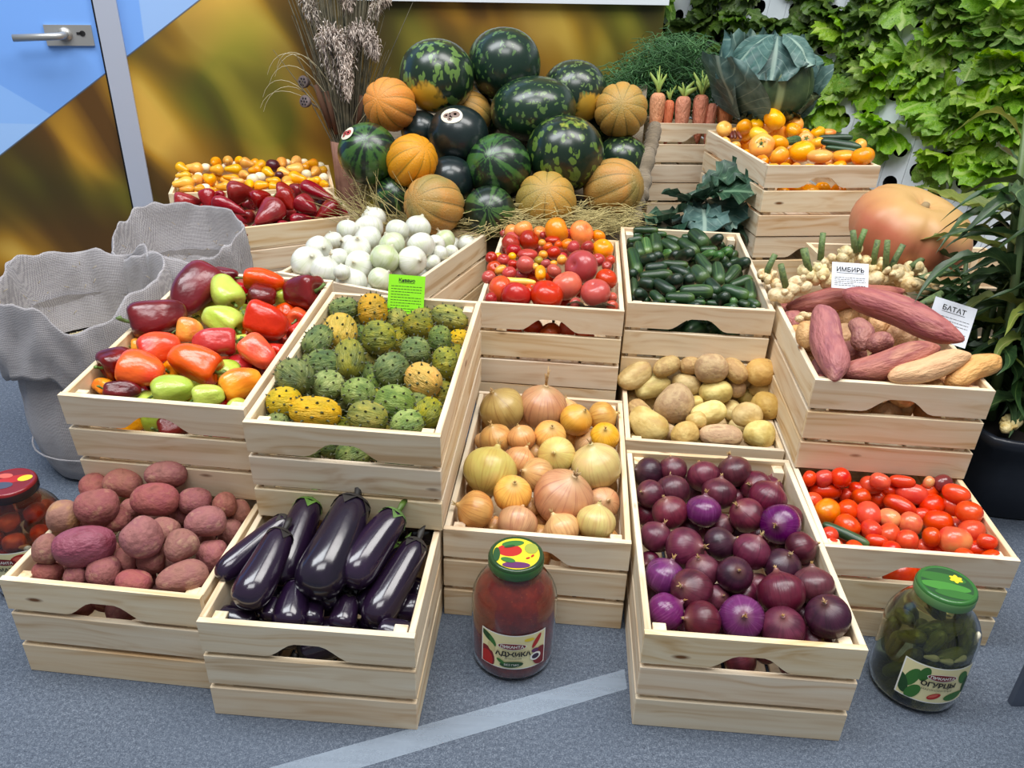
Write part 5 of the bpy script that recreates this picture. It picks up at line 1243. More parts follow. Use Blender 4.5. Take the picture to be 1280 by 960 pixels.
    'N_w': [(-1.143, 2.928, 0.432, 0, 0, 0, 0.03, 0.03), (-1.123, 2.797, 0.434, 0, 0, 0, 0.024, 0.024), (-1.056, 2.672, 0.426, 0.95, 0.31, -0.05, 0.033, 0.028),
            (-1.082, 2.947, 0.432, 0, 0, 0, 0.024, 0.024), (-1.051, 2.959, 0.441, 0.92, 0.4, 0.05, 0.028, 0.02), (-0.916, 2.747, 0.44, 0, 0, 0, 0.038, 0.038),
            (-0.899, 2.772, 0.442, 0, 0, 0, 0.035, 0.035), (-0.864, 3.008, 0.441, 0, 0, 0, 0.023, 0.023), (-0.807, 3.025, 0.442, 0.97, 0.23, -0.02, 0.029, 0.023),
            (-0.761, 2.866, 0.435, 0, 0, 0, 0.033, 0.033), (-0.698, 2.856, 0.426, 0, 0, 0, 0.033, 0.033), (-0.749, 3.036, 0.426, 0, 0, 0, 0.028, 0.028)],
    'N_d': [(-0.908, 2.961, 0.439, 0, 0, 0, 0.045, 0.045), (-0.842, 2.811, 0.442, 0, 0, 0, 0.027, 0.027)],
    'P_o': [(0.92, 2.39, 0.612, 0, 0, 0, 0.041, 0.041), (0.703, 2.684, 0.612, 0, 0, 0, 0.044, 0.044), (0.975, 2.397, 0.612, 0, 0, 0, 0.042, 0.042),
            (0.855, 2.383, 0.612, 0, 0, 0, 0.045, 0.045), (0.745, 2.368, 0.612, 0, 0, 0, 0.045, 0.045), (0.691, 2.759, 0.613, 0, 0, 0, 0.039, 0.039),
            (0.688, 2.83, 0.605, 0, 0, 0, 0.038, 0.038), (0.719, 2.579, 0.607, 0, 0, 0, 0.048, 0.048), (0.829, 2.414, 0.607, 0, 0, 0, 0.041, 0.041),
            (1.015, 2.433, 0.605, 0, 0, 0, 0.041, 0.041), (0.735, 2.467, 0.612, 0, 0, 0, 0.049, 0.049), (0.909, 2.447, 0.609, 0, 0, 0, 0.043, 0.043),
            (0.784, 2.388, 0.609, 0, 0, 0, 0.048, 0.048), (0.968, 2.452, 0.612, 0, 0, 0, 0.044, 0.044), (0.965, 2.518, 0.61, 0, 0, 0, 0.045, 0.045),
            (0.852, 2.796, 0.686, 0, 0, 0, 0.076, 0.076), (0.939, 2.85, 0.659, 0, 0, 0, 0.067, 0.067), (0.754, 2.791, 0.659, 0, 0, 0, 0.055, 0.055),
            (0.773, 2.816, 0.633, 0, 0, 0, 0.052, 0.052), (0.842, 2.839, 0.655, 0, 0, 0, 0.064, 0.064), (0.887, 2.84, 0.637, 0, 0, 0, 0.073, 0.073),
            (0.924, 2.804, 0.651, 0, 0, 0, 0.056, 0.056), (0.753, 2.552, 0.645, 0, 0, 0, 0.08, 0.08), (0.784, 2.834, 0.595, 0, 0, 0, 0.057, 0.057),
            (0.81, 2.568, 0.651, 0, 0, 0, 0.061, 0.061), (0.78, 2.446, 0.638, 0, 0, 0, 0.059, 0.059), (0.854, 2.478, 0.647, 0, 0, 0, 0.078, 0.078),
            (0.873, 2.647, 0.62, 0, 0, 0, 0.048, 0.048), (0.895, 2.434, 0.644, 0.97, -0.23, 0.08, 0.076, 0.05), (0.988, 2.483, 0.636, 0.96, -0.25, 0.09, 0.075, 0.048),
            (1.016, 2.418, 0.651, 0, 0, 0, 0.066, 0.066), (1.068, 2.584, 0.648, 0, 0, 0, 0.05, 0.05), (1.046, 2.815, 0.645, 0.97, -0.25, 0.08, 0.054, 0.035),
            (1.006, 2.797, 0.647, 0, 0, 0, 0.05, 0.05), (0.948, 2.625, 0.646, 0, 0, 0, 0.046, 0.046), (0.922, 2.662, 0.648, 0, 0, 0, 0.052, 0.052),
            (0.966, 2.807, 0.639, 0, 0, 0, 0.043, 0.043), (0.833, 2.506, 0.61, 0, 0, 0, 0.045, 0.045), (0.974, 2.688, 0.614, 0, 0, 0, 0.058, 0.058),
            (0.779, 2.572, 0.608, 0, 0, 0, 0.044, 0.044), (0.985, 2.613, 0.635, 0, 0, 0, 0.055, 0.055), (0.737, 2.832, 0.629, 0, 0, 0, 0.048, 0.048),
            (0.958, 2.846, 0.613, 0, 0, 0, 0.049, 0.049), (0.996, 2.554, 0.642, 0, 0, 0, 0.048, 0.048)],
    'P_y': [(0.695, 2.822, 0.646, 0, 0, 0, 0.055, 0.055), (0.801, 2.822, 0.662, 0, 0, 0, 0.049, 0.049), (0.789, 2.729, 0.645, 0, 0, 0, 0.065, 0.065)],
    'P_e': [(0.713, 2.83, 0.627, 0.07, -0.83, -0.56, 0.035, 0.014), (0.719, 2.808, 0.632, 0.01, -0.83, -0.56, 0.042, 0.014), (0.729, 2.801, 0.632, 0, -0.83, -0.56, 0.039, 0.013),
            (0.734, 2.76, 0.637, 0.27, -0.82, -0.51, 0.036, 0.013)],
    'P_z': [(0.926, 2.865, 0.628, 0.98, -0.13, 0.12, 0.041, 0.035), (0.863, 2.606, 0.654, 0.98, -0.02, 0.2, 0.053, 0.028)],
    'P_c': [(1.05, 2.745, 0.643, 0.96, -0.25, 0.08, 0.107, 0.022), (0.994, 2.545, 0.659, 0.9, -0.44, -0.06, 0.122, 0.028), (0.996, 2.53, 0.647, 0.91, -0.41, -0.03, 0.102, 0.02)],
    'O_s': [(-0.269, 2.676, 0.803, 0, 0, 0, 0.236, 0.236), (0.175, 2.794, 0.751, 0, 0, 0, 0.218, 0.218), (0.14, 2.525, 0.608, 0, 0, 0, 0.243, 0.243),
            (0.341, 2.689, 0.56, 0, 0, 0, 0.17, 0.17)],
    'O_k': [(-0.059, 2.778, 0.833, 0, 0, 0, 0.239, 0.239), (0.039, 2.651, 0.717, 0.99, 0.09, 0.09, 0.274, 0.211), (-0.165, 2.83, 0.655, 0, 0, 0, 0.19, 0.19),
            (0.055, 2.84, 0.6, 0, 0, 0, 0.19, 0.19), (0.255, 2.86, 0.62, 0, 0, 0, 0.17, 0.17)],
    'O_g': [(-0.454, 2.433, 0.609, 0, 0, 0, 0.18, 0.18), (-0.062, 2.456, 0.576, 0, 0, 0, 0.198, 0.198), (-0.084, 2.332, 0.471, 0, 0, 0, 0.157, 0.157),
            (-0.372, 2.394, 0.494, 0, 0, 0, 0.121, 0.121)],
    'O_n': [(-0.191, 2.535, 0.651, 0, 0, 0, 0.188, 0.188), (-0.315, 2.604, 0.65, 0, 0, 0, 0.126, 0.126), (-0.207, 2.427, 0.541, 0, 0, 0, 0.147, 0.147)],
    'O_o': [(-0.403, 2.565, 0.73, 0, 0, 0, 0.161, 0.161), (-0.318, 2.392, 0.6, 0, 0, 0, 0.152, 0.152)],
    'O_h': [(-0.244, 2.301, 0.498, 0, 0, 0, 0.172, 0.172), (0.084, 2.389, 0.489, 0, 0, 0, 0.186, 0.186), (0.295, 2.481, 0.517, 0, 0, 0, 0.182, 0.182),
            (0.326, 2.721, 0.71, 0, 0, 0, 0.177, 0.177), (-0.165, 2.726, 0.687, 0, 0, 0, 0.139, 0.139)],
}
POTATO, TOMATO, ONIONC, PEPPERC, CUKEC = 'potato', 'tomato', 'onion', 'pepper', 'cucumber'
# kind: name, meshes, how it lies (x = long axis, z = upright axis), label, category, group
KINDS = {
    'A_r': ('red_potato', POT, 'x', 'rough dusty red potato heaped beside the eggplants', POTATO, 'red potatoes'),
    'A_y': ('red_potato', POT, 'x', 'red potato with a bare yellow patch, at the edge of its crate', POTATO, None),
    'A_v': ('red_potato', POT, 'x', 'longest potato, smooth and purple, on top of the red potatoes', POTATO, None),
    'B_e': ('eggplant', EGG, 'x', 'glossy blackish purple eggplant without a green cap', 'eggplant', 'eggplants without green caps'),
    'B_s': ('eggplant', EGG, 'x', 'glossy purple eggplant with a green cap and stem', 'eggplant', 'eggplants with green caps'),
    'C_n': ('brown_onion', ONION, 'z', 'tan-brown onion in the crate behind the red sauce jar', ONIONC, 'tan-brown onions'),
    'C_y': ('brown_onion', ONION, 'z', 'small orange-yellow onion among the brown onions', ONIONC, 'orange-yellow onions'),
    'C_g': ('brown_onion', ONION, 'z', 'greenish straw-coloured onion among the brown onions', ONIONC, 'greenish brown onions'),
    'C_o': ('brown_onion', ONION, 'z', 'large olive-brown onion beside the long-necked onion', ONIONC, None),
    'C_t': ('brown_onion', ONION, 'up', 'large copper onion with a tall dry neck', ONIONC, None),
    'C_p': ('brown_onion', ONION, 'z', 'biggest onion, pinkish copper, on top of the brown onions', ONIONC, None),
    'D_n': ('red_onion', ONION, 'z', 'purple-red onion with dry papery skin', ONIONC, 'red onions'),
    'D_v': ('red_onion', ONION, 'z', 'bright violet shiny onion peeled of its dry skin', ONIONC, 'peeled red onions'),
    'D_k': ('red_onion', ONION, 'z', 'blackish purple onion, darkest among the red onions', ONIONC, 'dark red onions'),
    'E_p': ('pale_potato', POT, 'x', 'clean pale yellow potato behind the red onions', POTATO, 'pale yellow potatoes'),
    'E_b': ('pale_potato', POT, 'x', 'dusty brown potato among the pale yellow potatoes', POTATO, 'dusty brown potatoes'),
    'E_y': ('pale_potato', POT, 'x', 'round golden potato with darker marks among pale potatoes', POTATO, 'golden potatoes'),
    'F_t': ('plum_tomato', PLUM, 'x', 'red plum tomato in the crate behind the pickle jar', TOMATO, 'red plum tomatoes'),
    'F_o': ('plum_tomato', PLUM, 'x', 'half-ripe orange plum tomato among the red plum tomatoes', TOMATO, 'half-ripe plum tomatoes'),
    'F_k': ('plum_tomato', PLUM, 'x', 'dark maroon tomato at the back of the plum tomatoes', TOMATO, None),
    'F_cuke': ('cucumber', CUKE, 'x', 'dark green cucumber lying among the plum tomatoes', CUKEC, None),
    'G_s': ('sweet_potato', SWEET, 'x', 'pinkish red sweet potato in the crate with the ginger', 'sweet potato', 'red sweet potatoes'),
    'G_t': ('sweet_potato', SWEET, 'x', 'tan sweet potato lying along the front board of its crate', 'sweet potato', 'tan sweet potatoes'),
    'G_r': ('root_vegetable', POT, 'x', 'round tan root beside the upright sweet potato', 'root', None),
    'G_g': ('ginger_root', GING, 'x', 'knobbly cream ginger root behind the sweet potatoes', 'ginger', 'ginger roots'),
    'H_c': ('cucumber', CUKE, 'x', 'green cucumber in the crate behind the pale potatoes', CUKEC, 'green cucumbers'),
    'H_k': ('cucumber', CUKE, 'x', 'very dark green cucumber in the crate behind the pale potatoes', CUKEC, 'dark cucumbers'),
    'H_l': ('cucumber', CUKE, 'x', 'lighter yellowish green cucumber in the crate behind the pale potatoes', CUKEC, 'light cucumbers'),
    'I_p': ('pink_tomato', TOM, 'z', 'pinkish red tomato in the mixed tomato crate', TOMATO, 'pinkish mixed tomatoes'),
    'I_r': ('red_tomato', TOM, 'z', 'bright red tomato in the mixed tomato crate', TOMATO, 'red mixed tomatoes'),
    'I_b': ('orange_red_tomato', TOM, 'z', 'orange-red tomato in the mixed tomato crate', TOMATO, 'orange-red mixed tomatoes'),
    'I_o': ('orange_tomato', TOM, 'z', 'large orange tomato at the back of the mixed tomatoes', TOMATO, 'orange mixed tomatoes'),
    'I_y': ('cherry_tomato', PLUM, 'x', 'small yellow-orange cherry tomato in the mixed tomato crate', TOMATO, 'yellow cherry tomatoes'),
    'I_l': ('cherry_tomato', PLUM, 'x', 'small greenish yellow cherry tomato among mixed tomatoes', TOMATO, None),
    'I_pepper': ('chilli_pepper', CUKE, 'x', 'slim yellow chilli pepper lying on the mixed tomatoes', PEPPERC, None),
    'J_d': ('horned_melon', KIW, 'x', 'dark green spiny horned melon', 'horned melon', 'dark green horned melons'),
    'J_g': ('horned_melon', KIW, 'x', 'pale green streaked spiny horned melon', 'horned melon', 'pale green horned melons'),
    'J_m': ('horned_melon', KIW, 'x', 'olive spiny horned melon turning yellow', 'horned melon', 'olive horned melons'),
    'J_y': ('horned_melon', KIW, 'x', 'ripe golden yellow spiny horned melon', 'horned melon', 'yellow horned melons'),
    'K_d': ('bell_pepper', BELL, 'x', 'dark maroon bell pepper in the mixed pepper crate', PEPPERC, 'maroon bell peppers'),
    'K_r': ('bell_pepper', BELL, 'x', 'bright red bell pepper in the mixed pepper crate', PEPPERC, 'red bell peppers'),
    'K_o': ('bell_pepper', BELL, 'x', 'orange-red bell pepper in the mixed pepper crate', PEPPERC, 'orange-red bell peppers'),
    'K_y': ('bell_pepper', BELL, 'x', 'orange-yellow bell pepper in the mixed pepper crate', PEPPERC, 'orange-yellow bell peppers'),
    'K_g': ('bell_pepper', BELL, 'x', 'pale green bell pepper in the mixed pepper crate', PEPPERC, 'pale green bell peppers'),
    'L_w': ('white_onion', ONION, 'z', 'white onion with papery skin', ONIONC, 'white onions'),
    'L_g': ('white_onion', ONION, 'z', 'greenish white onion among the white onions', ONIONC, 'greenish white onions'),
    'M_r': ('red_pepper', LONGP, 'x', 'dark red pepper without visible stem behind the linen sacks', PEPPERC, 'dark red peppers'),
    'M_s': ('red_pepper', LONGP, 'x', 'dark red pepper with a green stem behind the linen sacks', PEPPERC, 'dark red peppers with stems'),
    'N_y': ('yellow_tomato', PEAR, 'x', 'small yellow-orange pear tomato by the printed backdrop', TOMATO, 'yellow pear tomatoes'),
    'N_w': ('white_tomato', PLUM, 'x', 'small cream-white tomato among the yellow tomatoes', TOMATO, 'cream tomatoes'),
    'N_d': ('dark_tomato', PLUM, 'x', 'small dark purple tomato among the yellow tomatoes', TOMATO, 'dark small tomatoes'),
    'P_o': ('orange_tomato', BEEF, 'z', 'orange tomato in the stacked crate below the cabbage', TOMATO, 'orange tomatoes'),
    'P_y': ('orange_tomato', BEEF, 'z', 'yellowish tomato in the stacked crate below the cabbage', TOMATO, 'yellowish tomatoes'),
    'P_c': ('slim_cucumber', CUKE, 'x', 'slim dark green cucumber lying on the orange tomatoes', CUKEC, 'slim cucumbers'),
    'P_z': ('small_squash', CUKE, 'x', 'small mottled green squash lying on the orange tomatoes', 'squash', 'small squashes'),
    'P_e': ('tiny_eggplant', PLUM, 'x', 'tiny striped purple eggplant lying on the orange tomatoes', 'eggplant', 'tiny eggplants'),
    'O_s': ('watermelon', MEL, 'up', 'dark green watermelon with large pale spots', 'watermelon', 'large-spotted watermelons'),
    'O_k': ('watermelon', MEL, 'up', 'fine-dotted dark watermelon wedged behind the other melons', 'watermelon', 'watermelons wedged behind the heap'),
    'O_n': ('watermelon', MEL, 'up', 'plain blackish green watermelon without sticker or stripes', 'watermelon', 'plain dark watermelons'),
    'O_g': ('watermelon', MEL, 'side', 'green striped watermelon low in the melon heap', 'watermelon', 'striped watermelons'),
    'O_o': ('melon', CANT, 'side', 'ribbed orange melon', 'melon', 'orange melons'),
    'O_h': ('melon', CANT, 'side', 'netted tan melon with deep ribs', 'melon', 'netted melons'),
}
rng = random.Random(11)


def basis(X, ref):
    X = X.normalized()
    Y = ref.cross(X)
    if Y.length < 1e-3: Y = Vector((0, 1, 0)).cross(X)
    Y.normalize()
    Z = X.cross(Y)
    return Matrix((X, Y, Z)).transposed().to_4x4()


def place(key, row, name=None):
    nm, meshes, mode, label, cat, group = KINDS[key]
    x, y, z, ax, ay, az, ln, w = row
    me = rng.choice(meshes)
    loc = Vector((x, y, z))
    d = Vector((ax, ay, az))
    if mode == 'x':
        if d.length < .1:
            a = rng.uniform(0, PI)
            d = Vector((math.cos(a), math.sin(a), rng.uniform(-.3, .3)))
            ln = w * 1.12 if meshes not in (CUKE, PEAR, LONGP) else w * 1.35
            if meshes is EGG:
                d = Vector((rng.choice((-.9, .9)), rng.uniform(-.2, .3), rng.uniform(-.3, -.1)))
                ln = w * 1.05
            if meshes is CUKE:
                d = Vector((rng.uniform(-.4, .4), .75, -.55))
                ln = w * 2.0
        rot = basis(d, Vector((0, 0, 1))) @ Matrix.Rotation(rng.uniform(0, 2 * PI), 4, 'X')
        if key in ('G_s', 'G_t', 'B_e', 'B_s', 'I_pepper'): rot = basis(d, Vector((0, 0, 1))) @ Matrix.Rotation(rng.uniform(-.5, .5), 4, 'X')
        sc = (ln, w, w)
    else:
        if d.length > .1:
            rot = basis(d, Vector((0, 0, 1)))
            sc = (ln, (ln + w) / 2, w)
        else:
            tl = {'up': .15, 'z': 1.25, 'side': 1.2}[mode]
            a = rng.uniform(0, 2 * PI)
            b = rng.uniform(.2, 1) * tl
            if mode == 'side': b = rng.uniform(.8, 1.35); a = rng.uniform(-2.6, -.5)
            zax = Vector((math.sin(b) * math.cos(a), math.sin(b) * math.sin(a), math.cos(b)))
            rot = zax.to_track_quat('Z', 'Y').to_matrix().to_4x4() @ Matrix.Rotation(rng.uniform(0, 6.28) if mode != 'up' else 0, 4, 'Z')
            sc = (w, w, w)
    o = new_obj(nm, me, S[key], mw=Matrix.Translation(loc) @ rot @ Matrix.Diagonal((*sc, 1)))
    put(o, label, cat, group)
    k0 = key[0]
    # parts
    if meshes is ONION:
        nk = LONGNECK if key == 'C_t' else rng.choice(NECK)
        if key[0] != 'L' or rng.random() < .35: new_obj('dry_neck', nk, PALEROOT if key[0] == 'L' else DRYSTEM, o, loc=(0, 0, .49))
        new_obj('root_tuft', ROOT, PALEROOT, o, loc=(0, 0, -.44), rot=(PI, 0, 0))
    elif meshes is EGG and row[3:6] != (0, 0, 0):
        cp = FRESHCAP if key == 'B_s' else DARKCAP
        new_obj('cap', EGGCAP, cp, o)
        new_obj('stem', EGGSTEM, GREENSTEM if key == 'B_s' else DARKCAP, o)
    elif meshes is KIW:
        put(new_obj('spines', SPIKES, KSPINE, o), kind='stuff')
    elif meshes is BELL or key == 'M_s':
        new_obj('stem', PSTEM, GREENSTEM, o)
    elif key in ('H_c', 'H_l') and rng.random() < .3:
        new_obj('stalk', CUKETIP, GREENSTEM, o)
    elif key == 'I_pepper':
        new_obj('stalk', CUKETIP, GREENSTEM, o, mw=Matrix.Rotation(PI, 4, 'Z'))
    elif key in ('I_r', 'I_b', 'P_o') and rng.random() < .25:
        new_obj('calyx', CALYX, GREENSTEM, o, loc=(0, 0, .33))
    return o


PLACED = {}
for key, rows in DATA.items():
    PLACED[key] = [place(key, r) for r in rows]


def relabel(o, label, mat=None, z=None):
    o['label'] = label
    if 'group' in o: del o['group']
    if mat is not None:
        o.material_slots[0].link = 'OBJECT'
        o.material_slots[0].material = mat


w = PLACED['O_s']
relabel(w[0], 'tall spotted watermelon with a yellow patch near the dried reeds', PATCHY[0])
relabel(w[1], 'spotted watermelon with a small yellow patch beside the topmost netted melon', PATCHY[1])
relabel(w[2], 'pale-topped spotted watermelon, largest low in the heap', PATCHY[2])
relabel(w[3], 'spotted watermelon half hidden by the burlap fold')
relabel(PLACED['O_k'][0], 'round dark watermelon with fine dots crowning the heap')
relabel(PLACED['O_k'][1], 'broad dark watermelon with fine dots in the middle of the heap')
relabel(PLACED['O_g'][0], 'striped watermelon with a paper sticker below the dried reeds')
lab = ('netted melon half sunk in hay in front of the plain dark watermelon', 'netted melon lying in hay below the pale-topped watermelon', 'netted melon leaning on the burlap fold of the stand', 'netted melon highest in the heap, beside the carrots', 'netted melon wedged behind the stickered dark watermelon')
for o, q in zip(PLACED['O_h'], lab): relabel(o, q)
relabel(PLACED['O_o'][0], 'orange ribbed melon lying next to the dried reeds')
relabel(PLACED['O_o'][1], 'orange ribbed melon between striped and blackish watermelons')
relabel(PLACED['O_g'][1], 'striped watermelon between blackish and pale-topped watermelons')
relabel(PLACED['O_g'][2], 'striped watermelon half buried in hay between two netted melons')
relabel(PLACED['O_g'][3], 'small striped watermelon peeping out behind the hay stems')
relabel(PLACED['O_n'][1], 'plain blackish watermelon beside the orange melon near the reeds')
relabel(PLACED['O_n'][2], 'plain blackish watermelon resting above a netted melon in hay')
for o, q in zip(PLACED['G_s'], ('red sweet potato lying in front of the ginger card', 'longest thickest red sweet potato lying across the top', 'red sweet potato standing on end beside the tan root', 'pointed red sweet potato lying along the front of its crate')): relabel(o, q)
relabel(PLACED['I_p'][0], 'largest pinkish tomato on top of the mixed tomatoes')
relabel(PLACED['B_e'][3], 'biggest eggplant, lying in the middle of the heap')
for o in (PLACED['O_s'][0], PLACED['O_s'][1], PLACED['O_s'][2]):
    o.rotation_euler = (0, 0, 0)
    o.rotation_quaternion = (1, 0, 0, 0)
relabel(PLACED['O_n'][0], 'plain blackish watermelon with a round sticker on top')

# stickers on two watermelons
STK = flat('paper_sticker', (222, 214, 190), .5)
STK2 = flat('sticker_print', (120, 96, 84), .5)


def sticker(o, world_dir, r, sx, sy, col2):
    """paper ellipse that follows the rind"""
    me_o = o
    c = me_o.matrix_world.to_translation()
    R = me_o.scale[0] * .5
    d = Vector(world_dir).normalized()
    s = d.cross(Vector((0, 0, 1))).normalized()
    q = s.cross(d)
    inv = me_o.matrix_world.inverted()
    for (k, mat, lift, nm, ox, oy) in ((1.0, STK, 1.012, 'sticker', 0, 0), (.42, col2, 1.016, 'sticker_print', -.3, .15), (.30, col2, 1.016, 'sticker_print', .42, -.1), (.22, col2, 1.016, 'sticker_print', .05, -.5)):
        v, f = [], []
        for ring in range(1, 4):
            for i in range(20):
                a = 2 * PI * i / 20
                p = (d + s * sx * (ox + math.cos(a) * k * ring / 3) + q * sy * (oy + math.sin(a) * k * ring / 3)).normalized()
                v.append(inv @ (c + p * R * lift))
        f = [tuple(range(20))] + [(r0 * 20 + i, r0 * 20 + (i + 1) % 20, (r0 + 1) * 20 + (i + 1) % 20, (r0 + 1) * 20 + i) for r0 in range(2) for i in range(20)]
        new_obj(nm, mesh(nm, v, f), mat, me_o)


bpy.context.view_layer.update()
sticker(PLACED['O_n'][0], (-.16, -.62, .72), 0, .38, .30, STK2)
sticker(PLACED['O_g'][0], (-.60, -.35, .72), 0, .34, .26, flat('red_sticker_print', (170, 60, 56), .5))

# ginger stalks
STALK = skin('ginger_stalk', [(88, 110, 62), (112, 132, 78), (64, 88, 58)], .55, k=5, bump=.2)
gl = PLACED['G_g']
for i, o in enumerate(gl):
    inv = o.matrix_world.inverted()
    rr = random.Random(i * 3 + 1)
    c = o.matrix_world.to_translation()
    nst = (1, 1, 2, 1, 2, 1, 2, 1, 2, 2, 0, 0, 0)[i % 13]
    for k in range(nst):
        ln = rr.uniform(.05, .085)
        dr = Vector((rr.uniform(-.5, .5), rr.uniform(-.1, .3), 1)).normalized()
        if i in (7, 8, 9): dr = Vector((.8, rr.uniform(-.2, .3), .45)).normalized()
        b = c + Vector((rr.uniform(-.02, .02), rr.uniform(-.01, .01), .008))
        pts = [b, b + dr * ln * .5 + Vector((0, .002, 0)), b + dr * ln]
        v, f = tube_geo(pts, [.0085, .0078, .0072], 8)
        new_obj('cut_stalk', mesh('cut_stalk', [inv @ p for p in v], f), STALK, o)

# more vegetables seen through the handle openings
FILL = {'A': 'A_r', 'B': 'B_e', 'C': 'C_n', 'D': 'D_n', 'F': 'F_t', 'G': 'G_t', 'H': 'H_c', 'I': 'I_b', 'J': 'J_d', 'K': 'K_g', 'P': 'P_o'}
for k, key in FILL.items():
    x, y, z, yaw, tilt, lab = CRATES[k]
    a = math.radians(yaw)
    for i in range(5):
        lx, ly = -.086 + .043 * i, .052 + .016 * (i % 2)
        w_ = .046 + .006 * ((i * 7) % 3)
        kk = key
        if k == 'K': kk = ('K_y', 'K_g', 'K_d', 'K_g', 'K_r')[i]
        if k == 'F' and i == 1: kk = 'F_o'
        row = (x + lx * math.cos(a) - ly * math.sin(a), y + lx * math.sin(a) + ly * math.cos(a), z + .118 + .008 * (i % 2), math.cos(a + .3 * i), math.sin(a + .3 * i), .1, w_ * 1.15, w_)
        if KINDS[kk][2] == 'z': row = row[:3] + (0, 0, 0, w_, w_)
        place(kk, row)

# ------------------------------------------------------------------ cloth and sacks
def weave(name, c1, c2, sc=900.0, rough=.9, bump=.4):
    t = NT(name)
    co = t.n('ShaderNodeTexCoord').outputs['Object']
    wx = t.n('ShaderNodeTexWave', {'Vector': co, 'Scale': sc / 20, 'Distortion': 2.0, 'Detail': 1.0}, bands_direction='Z').outputs['Fac']
    wy = t.n('ShaderNodeTexWave', {'Vector': co, 'Scale': sc / 20, 'Distortion': 2.0, 'Detail': 1.0}, bands_direction='X').outputs['Fac']
    h = t.math('ADD', t.math('MULTIPLY', wx, .5), t.math('MULTIPLY', wy, .5))
    slub = t.noise(t.vec('MULTIPLY', co, (40, 40, 300)), 1.0, 3.0)
    c = t.mix(t.fr(t.math('ADD', t.math('MULTIPLY', h, .6), t.math('MULTIPLY', slub, .4)), .25, .75), lin(c1), lin(c2))
    t.P(Base_Color=c, Roughness=rough, Normal=t.bump(h, bump, .002), Sheen_Weight=.15)
    return t.m


LINEN = weave('grey_linen', (136, 132, 136), (188, 183, 184), 2300.0, .9, .7)
BURLAP = weave('brown_burlap', (100, 88, 72), (160, 144, 120), 2300.0, .9, .7)
GRAIN_M = skin('grain_husk', [(166, 148, 112), (186, 170, 134), (136, 118, 84)], .8, k=8, bump=0)


